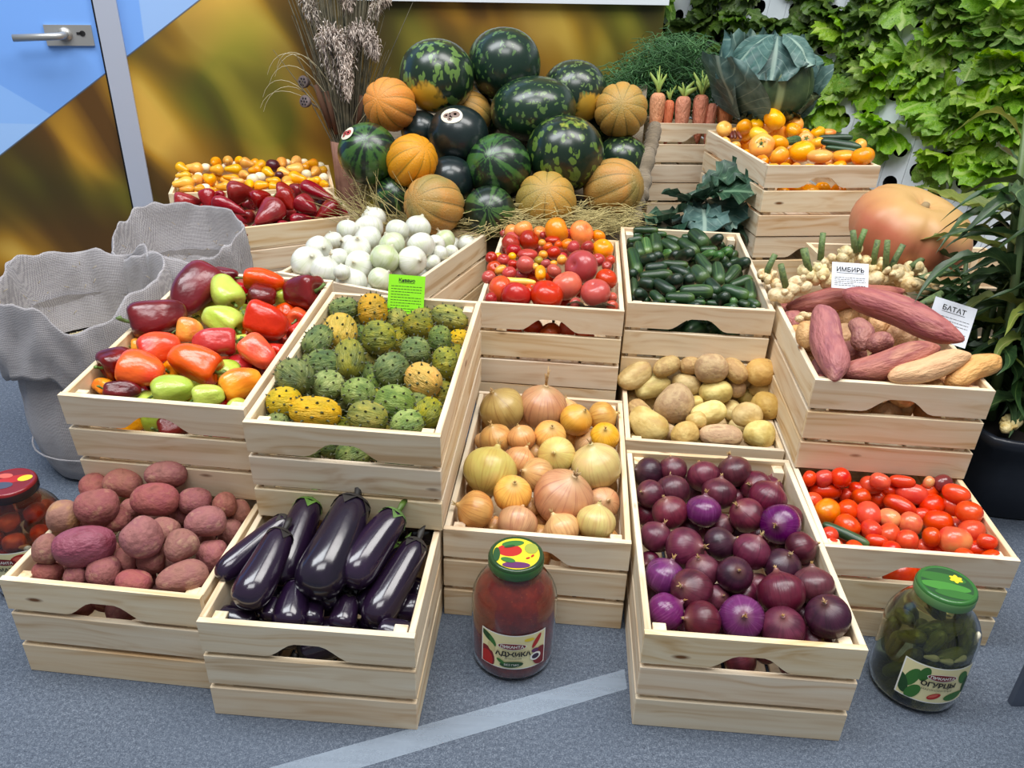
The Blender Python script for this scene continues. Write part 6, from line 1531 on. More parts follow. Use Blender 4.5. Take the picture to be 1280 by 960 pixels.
def sack(loc, r, h, grain_z, seed, label, glabel, gname):
    root = put(empty('linen_sack', loc), label, 'sack')
    n = 96
    nz = lambda x, y, z: noise.noise(Vector((x, y, z)))

    def fold(a, z, am):
        """soft drape folds with sharp valleys plus fine creases"""
        c, s_ = math.cos(a), math.sin(a)
        big = nz(c * 1.1 + seed, s_ * 1.1, z * 3 + seed)
        mid = 1 - 2 * abs(nz(c * 2.3 + seed * 2, s_ * 2.3 + z * 2.5, z * 4 + seed))
        fin = 1 - 2 * abs(nz(c * 5 + z * 7, s_ * 5 + seed, z * 16 - c * 3))
        return am * r * (.9 * big + .45 * (mid - .6) + .16 * (fin - .6))

    def surf(rows, name, close=None):
        v, f = [], []
        for (rr, zz, am, zam, dip) in rows:
            for k in range(n):
                a = 2 * PI * k / n
                q = rr + fold(a, zz, am)
                hz = zam * nz(math.cos(a) * 1.3 + seed * 3, math.sin(a) * 1.3, seed) + zam * .4 * nz(math.cos(a) * 4 + seed, math.sin(a) * 4, seed)
                hz -= dip * (.5 - .5 * math.sin(a)) ** 2
                v.append((q * math.cos(a), q * math.sin(a), zz + hz))
        for i in range(len(rows) - 1):
            for k in range(n):
                b = (k + 1) % n
                f.append((i * n + k, i * n + b, (i + 1) * n + b, (i + 1) * n + k))
        if close: f.append(tuple(range(n - 1, -1, -1)))
        return new_obj(name, mesh(name, v, f), LINEN, root)

    surf([(r * .80, 0.004, .04, 0, 0), (r * .90, .012, .05, 0, 0), (r * .96, .05, .07, 0, 0), (r * .98, .09, .08, 0, 0), (r * .99, h * .25, .09, 0, 0), (r * .99, h * .32, .09, 0, 0), (r * .97, h * .39, .10, 0, 0), (r * .95, h * .46, .11, 0, 0), (r * .92, h * .53, .12, 0, 0), (r * .90, h * .6, .12, .0, 0), (r * .88, h * .68, .10, .01, 0), (r * .86, h * .78, .08, .01, .02)], 'sack_body', True)
    # rolled cuff: from its hem up over the rim and back down inside
    D = .045
    surf([(r * .97, h * .585, .10, .06, .02), (r * 1.045, h * .575, .16, .06, .02), (r * 1.055, h * .60, .17, .06, .02), (r * 1.06, h * .65, .18, .05, .02), (r * 1.07, h * .71, .19, .05, .025), (r * 1.07, h * .77, .19, .05, .03), (r * 1.06, h * .83, .19, .05, .035), (r * 1.05, h * .89, .19, .05, .04), (r * 1.03, h * .95, .19, .05, D), (r * 1.015, h * .988, .19, .05, D), (r * 1.0, h * 1.0, .19, .05, D), (r * .985, h * .99, .19, .05, D), (r * .965, h * .95, .19, .05, D), (r * .94, h * .89, .18, .045, .04), (r * .91, h * .83, .17, .04, .03), (r * .87, h * .77, .15, .03, .02), (r * .82, h * .70, .12, .01, .01), (r * .76, h * .60, .06, 0, 0)], 'rolled_cuff')
    m = MB()
    m.tube([(r * 1.0 * math.cos(a) * 1.0, r * 1.0 * math.sin(a), .075 + .004 * math.sin(3 * a)) for a in [2 * PI * i / 48 for i in range(49)]], .0022, 5)
    m.build('seam_cord', LINEN, root)
    # grain
    rr = random.Random(int(seed * 10))
    g = MB()
    gv, gf = [], []
    R = r * .78
    rows = 10
    for i in range(rows + 1):
        for k in range(24):
            a = 2 * PI * k / 24
            q = R * i / rows
            gv.append((q * math.cos(a), q * math.sin(a), grain_z + .03 * (1 - (i / rows) ** 2) + .004 * noise.noise(Vector((q * 30 * math.cos(a), q * 30 * math.sin(a), seed)))))
    for i in range(rows):
        for k in range(24):
            b = (k + 1) % 24
            gf.append((i * 24 + k, i * 24 + b, (i + 1) * 24 + b, (i + 1) * 24 + k))
    g.add(gv, gf)
    for i in range(1400):
        q, a = R * math.sqrt(rr.random()) * .97, rr.uniform(0, 2 * PI)
        zc = grain_z + .03 * (1 - (q / R) ** 2) + .002
        e = Euler((rr.uniform(-.6, .6), rr.uniform(-.6, .6), rr.uniform(0, 6.3))).to_matrix()
        c = Vector((q * math.cos(a), q * math.sin(a), zc))
        p = [c + e @ Vector(t_) for t_ in ((.0045, 0, 0), (-.0045, 0, 0), (0, .0016, 0), (0, -.0016, 0), (0, 0, .0014), (0, 0, -.0014))]
        g.add(p, [(0, 2, 4), (2, 1, 4), (1, 3, 4), (3, 0, 4), (2, 0, 5), (1, 2, 5), (3, 1, 5), (0, 3, 5)])
    put(g.build(gname, GRAIN_M, smooth=False, loc=loc), glabel, 'grain', kind='stuff')
    # loose husks clinging to the cloth
    hk = MB()
    for i in range(60):
        a = rr.uniform(0, 2 * PI)
        q = r * rr.uniform(.80, .92)
        c = Vector((q * math.cos(a), q * math.sin(a), h * rr.uniform(.70, .95)))
        dd = Vector((rr.uniform(-1, 1), rr.uniform(-1, 1), rr.uniform(-1, 1))).normalized() * .006
        hk.tube([c - dd, c + dd], .0008, 3)
    put(hk.build('clinging_husks', GRAIN_M, root), kind='stuff')
    return root


sack((-1.005, 1.715, 0), .178, .475, .275, 3.7, 'open linen sack with a wide rolled cuff beside the bell peppers', 'pale grain filling the linen sack beside the bell peppers', 'wheat_grain')
sack((-.875, 2.005, 0), .160, .50, .335, 8.2, 'open linen sack with clinging husks in front of the dark red peppers', 'husky grain in the sack in front of the dark red peppers', 'oat_grain')

# stand under the melons, covered with burlap
fr = [Vector(p) for p in ((-.455, 2.475, 0), (-.30, 2.405, 0), (-.08, 2.315, 0), (.10, 2.315, 0), (.36, 2.385, 0))]
bk = [Vector(p) for p in ((-.50, 2.90, 0), (-.28, 2.97, 0), (-.05, 3.04, 0), (.2, 3.10, 0), (.46, 3.10, 0))]
v, f = [], []
NU, NV = 40, 24


def poly_at(P, u):
    x = u * (len(P) - 1)
    i = min(int(x), len(P) - 2)
    return P[i].lerp(P[i + 1], x - i)


def stand_z(vv): return .355 + .33 * vv


for j in range(NV + 1):
    for i in range(NU + 1):
        u, vv = i / NU, j / NV
        p = poly_at(fr, u).lerp(poly_at(bk, u), vv)
        lip = .07 * max(0, (u - .9) / .1)
        v.append((p.x, p.y, stand_z(vv) + lip + .018 * noise.noise(Vector((p.x * 9, p.y * 9, 1)))))
for j in range(NV):
    for i in range(NU):
        a = j * (NU + 1) + i
        f.append((a, a + 1, a + NU + 2, a + NU + 1))
per = [i for i in range(NU + 1)] + [(j * (NU + 1) + NU) for j in range(1, NV + 1)] + [NV * (NU + 1) + i for i in range(NU - 1, -1, -1)] + [j * (NU + 1) for j in range(NV - 1, 0, -1)]
base = len(v)
for k, i in enumerate(per):
    x, y, z = v[i]
    wv = .008 * math.sin(k * 1.3)
    v.append((x + wv, y + wv, 0.002))
for k in range(len(per)):
    b = (k + 1) % len(per)
    f.append((per[b], per[k], base + k, base + b))
st = put(empty('melon_stand', (0, 0, 0)), 'burlap-covered stand carrying the heap of melons', 'stand')
new_obj('burlap_cover', mesh('burlap_cover', v, f), BURLAP, st)
pts = []
for i in range(60):
    u = i / 59
    p = Vector((.352, 2.40, .400)).lerp(Vector((.455, 2.80, .655)), u)
    pts.append(p + Vector((.016 * noise.noise(Vector((u * 6, 1, 0))), 0, .03 * noise.noise(Vector((u * 7, 5, 0))))))
m = MB()
m.tube(pts, [.024 + .014 * noise.noise(Vector((i * .35, 2, 7))) + .006 * noise.noise(Vector((i * 1.1, 9, 7))) for i in range(60)], 16)
m.build('burlap_fold', BURLAP, st)

# hay in front of the melons
hay = MB()
rr = random.Random(5)
for i in range(2300):
    u = rr.random()
    p = poly_at(fr, u)
    off = abs(rr.gauss(0, .045))
    c = Vector((p.x + rr.uniform(-.02, .02), p.y + rr.uniform(-.055, .09), .412 + rr.uniform(0, .05) * (1 if rr.random() < .7 else 1.6)))
    if u < .25: c.z += .05; c.y += .03
    if u > .55: c.z += .005
    a = rr.gauss(0, .5) + (0 if rr.random() < .8 else 1.2)
    d = Vector((math.cos(a), math.sin(a) * .8, rr.uniform(-.18, .22))).normalized()
    ln = rr.uniform(.05, .16)
    bend = Vector((rr.uniform(-.015, .015), rr.uniform(-.01, .01), rr.uniform(-.01, .02)))
    hay.tube([c - d * ln * .5, c + bend, c + d * ln * .5], [.0009, .0011, .0006], 3, cap=False)
for i in range(130):   # long stems poking up in front of the left melons
    c = Vector((rr.uniform(-.47, -.24), rr.uniform(2.30, 2.40), .41))
    d = Vector((rr.uniform(-.9, .1), rr.uniform(-.2, .2), rr.uniform(.1, .8))).normalized()
    ln = rr.uniform(.08, .2)
    hay.tube([c, c + d * ln * .6 + Vector((0, 0, .01)), c + d * ln], [.001, .001, .0005], 3, cap=False)
put(hay.build('hay', skin('hay_straw', [(176, 156, 100), (206, 186, 128), (146, 126, 78)], .8, k=30, bump=0)), 'loose dry hay strewn along the foot of the melon heap', 'hay', kind='stuff')

# burlap liner in the mixed tomato crate
m = MB()
v, f = [], []
for j in range(7):
    for i in range(31):
        u, q = i / 30, j / 6
        lx, ly = -.152 + .304 * u, .016 + .075 * q
        hgt = .402 + .018 * (1 - q) * (.4 + .6 * abs(math.sin(u * 11 + 1))) - .045 * q + .012 * noise.noise(Vector((u * 9, q * 3, 4)))
        if u > .62: hgt += .014 * (1 - q)
        a = math.radians(-4.5)
        v.append((.084 + lx * math.cos(a) - ly * math.sin(a), 1.735 + lx * math.sin(a) + ly * math.cos(a), hgt))
        if i < 30 and j < 6: f.append((j * 31 + i, j * 31 + i + 1, (j + 1) * 31 + i + 1, (j + 1) * 31 + i))
put(new_obj('burlap_liner', mesh('burlap_liner', v, f), BURLAP), 'crumpled burlap liner showing at the front of the mixed tomatoes', 'cloth')


# ------------------------------------------------------------------ leaves
def leaf_me(name, ln, w, ruffle, droop, cup, seed, nu=12, nv=8, shape=0, lobes=0.0):
    v, f = [], []
    for i in range(nu + 1):
        u = i / nu
        if shape == 0: ww = w * (.12 + .88 * math.sin(PI * min(1, u * .62)) ** .8) * (1 if u < .85 else math.sqrt(max(0, 1 - ((u - .85) / .16) ** 2)))
        elif shape == 1: ww = w * math.sin(PI * (u * .95 + .03)) ** .75
        else: ww = w * (u ** .25 if u < .1 else 1) * (1 - u ** 2.2) ** .8
        if lobes: ww *= 1 - lobes * (.5 + .5 * math.cos(u * 5.2 * 2 * PI))
        for j in range(nv + 1):
            s = -1 + 2 * j / nv
            e = abs(s) ** 1.6
            x = ln * u * (1 - .12 * droop * u)
            y = ww * .5 * s
            z = -droop * ln * u * u * .5 + cup * ww * s * s * .5
            z += ruffle * e * math.sin(u * 19 + s * 2.2 + seed) * (.25 + u) + ruffle * .6 * e * math.sin(u * 37 + seed * 2)
            y += ruffle * .7 * e * math.cos(u * 23 + seed)
            x += ruffle * .6 * (u ** 3) * math.sin(s * 9 + seed)
            v.append((x, y, z))
            if i < nu and j < nv: f.append((i * (nv + 1) + j, i * (nv + 1) + j + 1, (i + 1) * (nv + 1) + j + 1, (i + 1) * (nv + 1) + j))
    cy = [(p[1] / (w * .5), p[0] / ln, 0) for p in v]
    return mesh(name, v, f, True, cy)


def leaf_mat(name, cols, vein, rough=.45, trans=.35, k=6.0, veinw=.05):
    t = NT(name)
    a = t.noise(t.objco((30, 30, 30)), 1.0, 3.0)
    c = t.ramp(t.fr(a, .3, .7), [(i / (len(cols) - 1), q) for i, q in enumerate(cols)])
    at = t.n('ShaderNodeAttribute', attribute_name='cyl').outputs['Vector']
    sp = t.n('ShaderNodeSeparateXYZ', {0: at})
    ay = t.math('ABSOLUTE', sp.outputs[0])
    mid = t.math('SUBTRACT', 1.0, t.fr(ay, veinw, veinw * 2.2))
    side = t.math('SINE', t.math('MULTIPLY', t.math('SUBTRACT', sp.outputs[1], t.math('MULTIPLY', ay, .35)), 44.0))
    sv = t.math('MULTIPLY', t.fr(side, .93, 1.0), .5)
    c = t.mix(t.math('MAXIMUM', mid, sv), c, lin(vein))
    c = t.vary(c, .012, .14, .1)
    t.P(Base_Color=c, Roughness=rough, Normal=t.bump(a, .3, .004))
    tl = t.n('ShaderNodeBsdfTranslucent')
    t.set(tl.inputs[0], c)
    mx = t.n('ShaderNodeMixShader')
    mx.inputs[0].default_value = trans
    t.t.links.new(t.b.outputs[0], mx.inputs[1])
    t.t.links.new(tl.outputs[0], mx.inputs[2])
    t.t.links.new(mx.outputs[0], t.t.nodes['Material Output'].inputs[0])
    return t.m


def frilly_leaf(ln, w, seed, nu=20, nv=14):
    """fan-shaped leaf with a crimped frill along its margin"""
    v, f, cy = [], [], []
    for i in range(nu + 1):
        u = i / nu
        for j in range(nv + 1):
            s = -1 + 2 * j / nv
            ph = s * 1.25 * min(1, .35 + u)
            rad = ln * u * (1 - .16 * s * s)
            edge = max(0, (max(u, abs(s) * (.45 + .55 * u)) - .55) / .45)
            fr = edge ** 1.3
            x = rad * math.cos(ph * .62) + .05 * fr * math.sin(s * 17 + seed * 3)
            y = rad * math.sin(ph) * .62 * w + .012 * s + .05 * fr * math.cos(u * 21 + seed)
            z = -.34 * u * u + .10 * s * s * u + fr * (.075 * math.sin(s * 14 + u * 9 + seed) + .06 * math.sin(s * 25 - u * 17 + seed * 2)) + .02 * math.sin(u * 13 + s * 6 + seed)
            v.append((x, y, z))
            cy.append((s, u, 0))
            if i < nu and j < nv: f.append((i * (nv + 1) + j, i * (nv + 1) + j + 1, (i + 1) * (nv + 1) + j + 1, (i + 1) * (nv + 1) + j))
    return mesh('lettuce_leaf', v, f, True, cy)


LET_B = leaf_mat('bright_lettuce_leaf', [(98, 142, 30), (128, 172, 44), (152, 190, 66)], (170, 196, 100))
LET_D = leaf_mat('dark_lettuce_leaf', [(54, 78, 26), (78, 108, 36), (100, 130, 48)], (110, 134, 66))
LET_O = leaf_mat('oak_lettuce_leaf', [(84, 126, 44), (110, 150, 60), (136, 172, 84)], (160, 186, 110))
BLUEG = leaf_mat('cabbage_leaf', [(54, 84, 80), (74, 106, 100), (98, 128, 122)], (140, 164, 150), .5, .12)
DARKG = leaf_mat('dark_brassica_leaf', [(30, 54, 42), (44, 74, 56), (66, 98, 76)], (104, 134, 108), .38, .12)
CORNG = leaf_mat('maize_leaf', [(34, 58, 30), (46, 74, 38), (60, 88, 46)], (92, 118, 66), .42, .2)
CORNY = leaf_mat('pale_maize_leaf', [(104, 124, 52), (130, 142, 68)], (160, 160, 96), .5, .3)

LET = [frilly_leaf(1, .95, s) for s in (1.0, 3.0, 6.0, 8.0)]
OAK = [leaf_me('oak_leaf', 1, .70, .03, .5, .1, s, 26, 6, 0, .45) for s in (1.0, 4.0)]
SLIM = [leaf_me('slim_leaf', 1, .22, .01, .4, .2, s, 10, 4, 1) for s in (1.0, 2.0)]

# ------------------------------------------------------------------ hydroponic wall
BA = Vector((.6198, -.7848, 0))
BU = Vector((.1088, .0859, .9903))
BN = Vector((-.7772, -.6138, .1386))
B0 = Vector((.95, 3.62, 0))
BM = Matrix((BA, BU, BN)).transposed().to_4x4()
BM.translation = B0
hw = put(empty('hydroponic_rack'), 'white hydroponic rack with round planting holes', 'planting rack')
hw.matrix_world = BM
WHITE = flat('white_tower_plastic', (214, 220, 226), .45)
HOLE = flat('black_hole_inside', (16, 18, 22), .8)  # walls and bottoms of the planting holes are coloured black
CELLW, CELLH, HR = .088, .128, .029


def cell_me():
    v, f = [], []
    n = 16
    per = []
    for i in range(n):
        q = i / n * 4
        s, u = int(q), q - int(q)
        c = [(-1, -1), (1, -1), (1, 1), (-1, 1), (-1, -1)]
        per.append((c[s][0] + (c[s + 1][0] - c[s][0]) * u, c[s][1] + (c[s + 1][1] - c[s][1]) * u))
    for x, y in per: v.append((x * (CELLW / 2 - .0008), y * CELLH / 2, 0))
    for x, y in per:
        a = math.atan2(y, x)
        v.append((HR * math.cos(a), HR * math.sin(a), 0))
    for x, y in per:
        a = math.atan2(y, x)
        v.append((HR * math.cos(a), HR * math.sin(a), -.05))
    for x, y in per: v.append((x * (CELLW / 2 - .0008), y * CELLH / 2, -.012))
    for i in range(n):
        b = (i + 1) % n
        f += [(i, b, n + b, n + i), (n + i, n + b, 2 * n + b, 2 * n + i), (3 * n + i, 3 * n + b, b, i)]
    f.append(tuple(range(2 * n, 3 * n)))
    me = mesh('planting_cell', v, f, False)
    me.materials.append(WHITE)
    me.materials.append(HOLE)
    for p in me.polygons:
        if len(p.vertices) > 4 or p.center.z < -.02: p.material_index = 1
    return me


holes = []
cv, cf, cm = [], [], []
cell = cell_me()
CV = [tuple(q.co) for q in cell.vertices]
CF = [(tuple(p.vertices), p.material_index) for p in cell.polygons]
for c in range(-9, 17):
    v, f, mi = [], [], []
    x = c * CELLW
    off = (CELLH / 2) * (c % 2)
    for r in range(0, 13):
        y = .03 + CELLH * (r + .5) + off - .06
        if y < .05: continue
        n0 = len(v)
        v += [(p[0] + x, p[1] + y, p[2]) for p in CV]
        f += [tuple(i + n0 for i in q) for q, _ in CF]
        mi += [m_ for _, m_ in CF]
        holes.append((x, y))
    me = mesh('tower_panel', v, f, False)
    me.materials.append(WHITE)
    me.materials.append(HOLE)
    me.polygons.foreach_set('material_index', mi)
    new_obj('tower_panel', me, None, hw)
new_obj('back_panel', MB().box(-.85, 1.46, 0, 1.75, -.075, -.055).data('back_panel', False), WHITE, hw)

heads = [(-.57, .96, 's', 'slim'), (-.43, .91, 'd', ''), (-.32, .92, 'd', ''), (-.14, .95, 'd', ''), (.03, .95, 'd', ''), (.20, .98, 'd', ''), (.30, .97, 'd', ''), (.38, .95, 'b', ''), (.49, .97, 'd', ''), (.56, 1.0, 'b', ''),
         (.31, .80, 'b', ''), (.39, .66, 'b', ''), (.53, .75, 'b', ''), (.61, .63, 'b', ''), (.65, .79, 'b', ''), (.65, .88, 'b', ''), (.74, .93, 'b', ''), (.81, .95, 'o', ''), (.80, .76, 'b', ''), (.92, .91, 'o', ''), (.93, .75, 'b', ''),
         (.90, 1.03, 'b', ''), (.97, .95, 'o', ''), (.87, .66, 'b', ''), (.90, .54, 'b', ''), (.80, 1.04, 'b', ''), (.65, 1.04, 'd', ''), (.20, .89, 'd', ''), (.46, .87, 'd', ''), (.98, .82, 'b', ''), (-.27, 1.04, 'd', ''), (-.05, .88, 'd', ''), (-.2, .84, 'd', ''), (.1, .83, 'd', ''), (-.4, 1.03, 'd', ''), (-.2, 1.05, 'd', ''), (0.1, 1.06, 'd', ''), (.42, 1.06, 'd', ''), (1.06, .70, 'b', ''), (1.1, .92, 'o', ''), (1.08, .82, 'b', ''), (1.16, .78, 'b', ''), (1.2, .95, 'b', ''), (1.2, .66, 'b', ''), (1.08, 1.05, 'b', ''), (1.26, .85, 'o', ''), (1.05, .56, 'b', '')]
LLAB = {'b': ('bright green frilly lettuce growing from the white rack', 'bright lettuces'), 'd': ('dark green small-leaved lettuce growing high on the white rack', 'dark lettuces'),
        'o': ('oak-leaf lettuce with lobed leaves on the white rack', 'oak-leaf lettuces'), 's': ('slim-leaved herb at the end of the white rack beside the printed backdrop', None)}
used = set()
rr = random.Random(21)
for (s, h, kd, _) in heads:
    free = [q for q in holes if q not in used]
    hx, hy = min(free, key=lambda q: (q[0] - s) ** 2 + (q[1] - .02 - h) ** 2)
    used.add((hx, hy))
    P = B0 + BA * hx + BU * hy + BN * (-.01)
    root = empty('lettuce_plant', P)
    put(root, LLAB[kd][0], 'lettuce' if kd != 's' else 'herb', LLAB[kd][1])
    if kd == 's': root.name = 'herb_plant'
    nl = {'b': 9, 'd': 10, 'o': 10, 's': 16}[kd]
    for i in range(nl):
        ph = 2 * PI * (i + rr.random() * .6) / nl
        lat = BA * math.cos(ph) + Vector((0, 0, 1)) * math.sin(ph)
        out = rr.uniform(.45, 1.1)
        d = (BN * out + lat * rr.uniform(.55, 1.0) + Vector((0, 0, -.22))).normalized()
        up = (BN * .6 + Vector((0, 0, .7)) - d * (BN * .6 + Vector((0, 0, .7))).dot(d)).normalized()
        Y = up.cross(d).normalized()
        M = Matrix((d, Y, d.cross(Y))).transposed().to_4x4()
        ln = {'b': rr.uniform(.09, .145), 'd': rr.uniform(.085, .13), 'o': rr.uniform(.10, .15), 's': rr.uniform(.12, .2)}[kd]
        me = rr.choice({'b': LET, 'd': LET, 'o': OAK, 's': SLIM}[kd])
        new_obj('leaf', me, {'b': LET_B, 'd': LET_D, 'o': LET_O, 's': LET_O}[kd], root, mw=M @ Matrix.Rotation(rr.uniform(-.4, .4), 4, 'X') @ Matrix.Diagonal((ln, ln * rr.uniform(.85, 1.15), ln, 1)))

# ------------------------------------------------------------------ carrots, greens and cabbage
CAR = lathe('carrot', curve_prof([(-1.0, 0), (-.97, .08), (-.75, .33), (-.4, .46), (-.16, .5), (-.06, .46), (-.01, .34), (.012, .18), (.0, 0)], 20), n=18, amp=.05, freq=1.5, seed=3.0)
CARM = skin('carrot_skin', [(216, 130, 88), (224, 144, 104), (206, 118, 80)], .6, k=2.5, detail=4, bump=.5, bscale=10, val=.06)
CTOP = flat('carrot_leaf_stalks', (150, 172, 84), .55)
for i, (px, top, w_, nt) in enumerate(((.489, .728, .056, 6), (.535, .702, .040, 3), (.583, .718, .056, 4), (.650, .722, .056, 9), (.692, .695, .040, 0), (.745, .715, .062, 0))):
    lean = Matrix.Rotation(-.12 + .02 * (i % 3), 4, 'X') @ Matrix.Rotation(.03 * math.sin(i * 2), 4, 'Y')
    o = new_obj('carrot', CAR, CARM, mw=Matrix.Translation((px, 3.012 + .012 * (i % 2) + (px - .49) * .105, top)) @ lean @ Matrix.Diagonal((w_, w_, .17, 1)))
    put(o, 'orange carrot with cut leaf stalks standing in its crate' if nt else 'orange carrot without leaves standing in its crate', 'carrot', 'carrots with leaf stalks' if nt else 'carrots without leaves')
    if nt:
        rr = random.Random(i)
        m = MB()
        for k in range(nt):
            a = rr.uniform(0, 6.3)
            q = rr.uniform(.2, .75)
            l = rr.uniform(.2, .42) * (1.25 if nt > 5 else .8)
            m.tube([(0, 0, 0), (.3 * q * math.cos(a), .3 * q * math.sin(a), l * .5), (1.1 * q * math.cos(a), .5 * q * math.sin(a), l)], [.09, .07, .035], 5)
        m.build('leaf_stalks', CTOP, o)
# heap of feathery carrot tops
gm = MB()
rr = random.Random(33)
for i in range(2600):
    c = Vector((.53 + rr.gauss(0, .13), 3.22 + rr.uniform(-.14, .15), .62))
    c.x = max(.30, min(.86, c.x))
    hm = .20 * math.exp(-((c.x - .58) / .2) ** 2) + .07
    c.z += rr.random() * hm
    a = rr.uniform(0, 6.3)
    d = Vector((math.cos(a), math.sin(a) * .7 - .35, rr.uniform(.1, .8))).normalized()
    l = rr.uniform(.05, .12)
    p1 = c + d * l * .55
    p2 = c + d * l + Vector((0, 0, -l * .35))
    gm.tube([c, p1, p2], [.0017, .0016, .0010], 3, cap=False)
    for k in range(3):
        b = c.lerp(p1, rr.random()) if k else p1
        e = Vector((rr.uniform(-1, 1), rr.uniform(-1, 1), rr.uniform(-.3, .8))).normalized() * rr.uniform(.012, .028)
        s = e.cross(Vector((0, 0, 1))).normalized() * .0022
        gm.add([b, b + e * .5 + s, b + e, b + e * .5 - s], [(0, 1, 2, 3)])
put(gm.build('carrot_tops', skin('feathery_greens', [(40, 84, 44), (60, 108, 58), (84, 130, 70)], .55, k=20, bump=0)), 'heap of feathery green carrot tops behind the carrots', 'greens', kind='stuff')

cab = put(empty('savoy_cabbage', (.838, 2.945, .640)), 'large blue-green cabbage with open outer leaves', 'cabbage')
CABM = leaf_mat('cabbage_head_leaf', [(50, 66, 46), (66, 82, 54), (84, 98, 66)], (140, 152, 112), .5, .05)
new_obj('head', lathe('head', ball_prof(16, 2.2, a=.135, b=.148), n=30, amp=.06, freq=1.3, seed=4.0), CABM, cab, loc=(.02, 0, .135))


def wrap_leaf(R, half, u0, u1, flare, seed, nu=16, nv=14, cx=0.0):
    """leaf hugging a round head: u runs from its foot up and over, edges flare outwards"""
    v, f, cy = [], [], []
    for i in range(nu + 1):
        u = i / nu
        pol = u0 + (u1 - u0) * u
        for j in range(nv + 1):
            s = -1 + 2 * j / nv
            az = half * s * math.sin(PI * (.12 + .80 * u)) ** .6
            e = max(u ** 3, abs(s) ** 3 * u)
            r = R * (1.03 + flare * e) + .016 * e * math.sin(s * 8 + u * 9 + seed) + .008 * e * math.sin(s * 19 + seed * 2) + .006 * u * noise.noise(Vector((s * 3, u * 5, seed)))
            r *= 1 + .012 * math.sin(s * 10) * u
            v.append((r * math.sin(pol) * math.cos(az), r * math.sin(pol) * math.sin(az), -r * math.cos(pol)))
            cy.append((s, u, 0))
            if i < nu and j < nv: f.append((i * (nv + 1) + j, i * (nv + 1) + j + 1, (i + 1) * (nv + 1) + j + 1, (i + 1) * (nv + 1) + j))
    return mesh('cabbage_leaf', v, f, True, cy)


# foot angle a (direction on the floor plan), half width, reach over the head, flare
for i, (a, hw_, u0, u1, fl) in enumerate(((205, .95, .6, 1.95, .75), (165, 1.0, .5, 2.3, .55), (105, .9, .5, 2.35, .50), (60, .85, .5, 2.3, .50), (20, .8, .5, 1.9, .35), (-25, .7, .4, 1.45, .12), (-120, .55, .3, 1.0, .10), (-70, .6, .3, 1.1, .10))):
    new_obj('outer_leaf', wrap_leaf(.142, hw_, u0, u1, fl, i * 1.7), CABM if i > 4 else BLUEG, cab, mw=Matrix.Translation((.02, 0, .14)) @ Matrix.Rotation(math.radians(a), 4, 'Z'))
# crumpled leaves folded over the crown towards the viewer
for i, (a, hw_, u0, u1, fl) in enumerate(((-105, .75, 3.05, 1.75, .06), (-150, .7, 3.0, 1.65, .14), (-60, .6, 3.0, 2.0, .12))):
    new_obj('folded_leaf', wrap_leaf(.150 + .004 * i, hw_, u0, u1, fl, i * 2.3 + 5), BLUEG, cab, mw=Matrix.Translation((.02, 0, .14)) @ Matrix.Rotation(math.radians(a), 4, 'Z'))

# dark leafy bunch between the melon stand and the stacked crates
bun = put(empty('leafy_bunch', (.555, 2.50, 0)), 'bunch of large dark blue-green leaves behind the cucumber crate', 'greens')
m = MB()
rr = random.Random(3)
for i in range(9):
    a = rr.uniform(0, 6.3)
    m.tube([(.03 * math.cos(a), .03 * math.sin(a), 0), (.04 * math.cos(a), .05 * math.sin(a), .25), (.05 * math.cos(a), .09 * math.sin(a), .38)], [.012, .010, .007], 7)
m.build('stalks', GREENSTEM, bun)
for i in range(20):
    me = leaf_me('brassica_leaf', .20, .17, .014, .55, .35, i * 1.9, 12, 8)
    a = -PI / 2 + (-1.3 + 2.6 * ((i * 7) % 20) / 19)
    z = .33 + .022 * (i % 9)
    y = -.06 + .018 * (i % 6)
    M = Matrix.Translation((rr.uniform(-.07, .05), y, z)) @ Matrix.Rotation(a, 4, 'Z') @ Matrix.Rotation(rr.uniform(-.9, .1), 4, 'Y') @ Matrix.Rotation(rr.uniform(-.5, .5), 4, 'X') @ Matrix.Diagonal((.85, .85, .85, 1))
    new_obj('leaf', me, (DARKG, BLUEG, DARKG)[i % 3], bun, mw=M)

# ------------------------------------------------------------------ pumpkin on its crates
crate(1.13, 1.955, 0, 1, 0, 'lower pine crate under the pumpkin', True)
crate(1.13, 1.955, .2120, 1, 0, 'upper pine crate under the pumpkin', True)
pr = curve_prof([(-.5, 0), (-.5, .3), (-.46, .62), (-.3, .88), (-.05, 1.0), (.2, .96), (.38, .78), (.47, .5), (.47, .28), (.40, .1), (.36, 0)], 22)
PUM = lathe('pumpkin', [(t * .190, r * .160) for t, r in pr], n=60, amp=.04, freq=1.0, seed=6.0, rmod=lambda a, t: 1 - .09 * (1 - abs(math.sin(4.5 * a)) ** .5))
t = NT('pumpkin_rind')
big = t.noise(t.objco((5, 5, 5), 0), 1.0, 3.0)
zz = t.n('ShaderNodeSeparateXYZ', {0: t.n('ShaderNodeTexCoord').outputs['Object']}).outputs[2]
c = t.ramp(t.fr(big, .3, .7), [(0, (186, 100, 70)), (.5, (198, 120, 88)), (1, (208, 140, 104))])
c = t.mix(t.math('MULTIPLY', t.fr(t.math('ADD', zz, t.math('MULTIPLY', big, .06)), .055, .115), .85), c, lin((196, 160, 96)))
t.P(Base_Color=c, Roughness=.42, Normal=t.bump(t.noise(t.objco((40, 40, 40), 0), 1.0, 3.0), .08, .004))
pk = new_obj('pumpkin', PUM, t.m, loc=(1.062, 2.118, .4225 + .1175), rot=(.26, .12, .3))
pk.location.z = .518
put(pk, 'large pinkish orange pumpkin beside the maize plant', 'pumpkin')
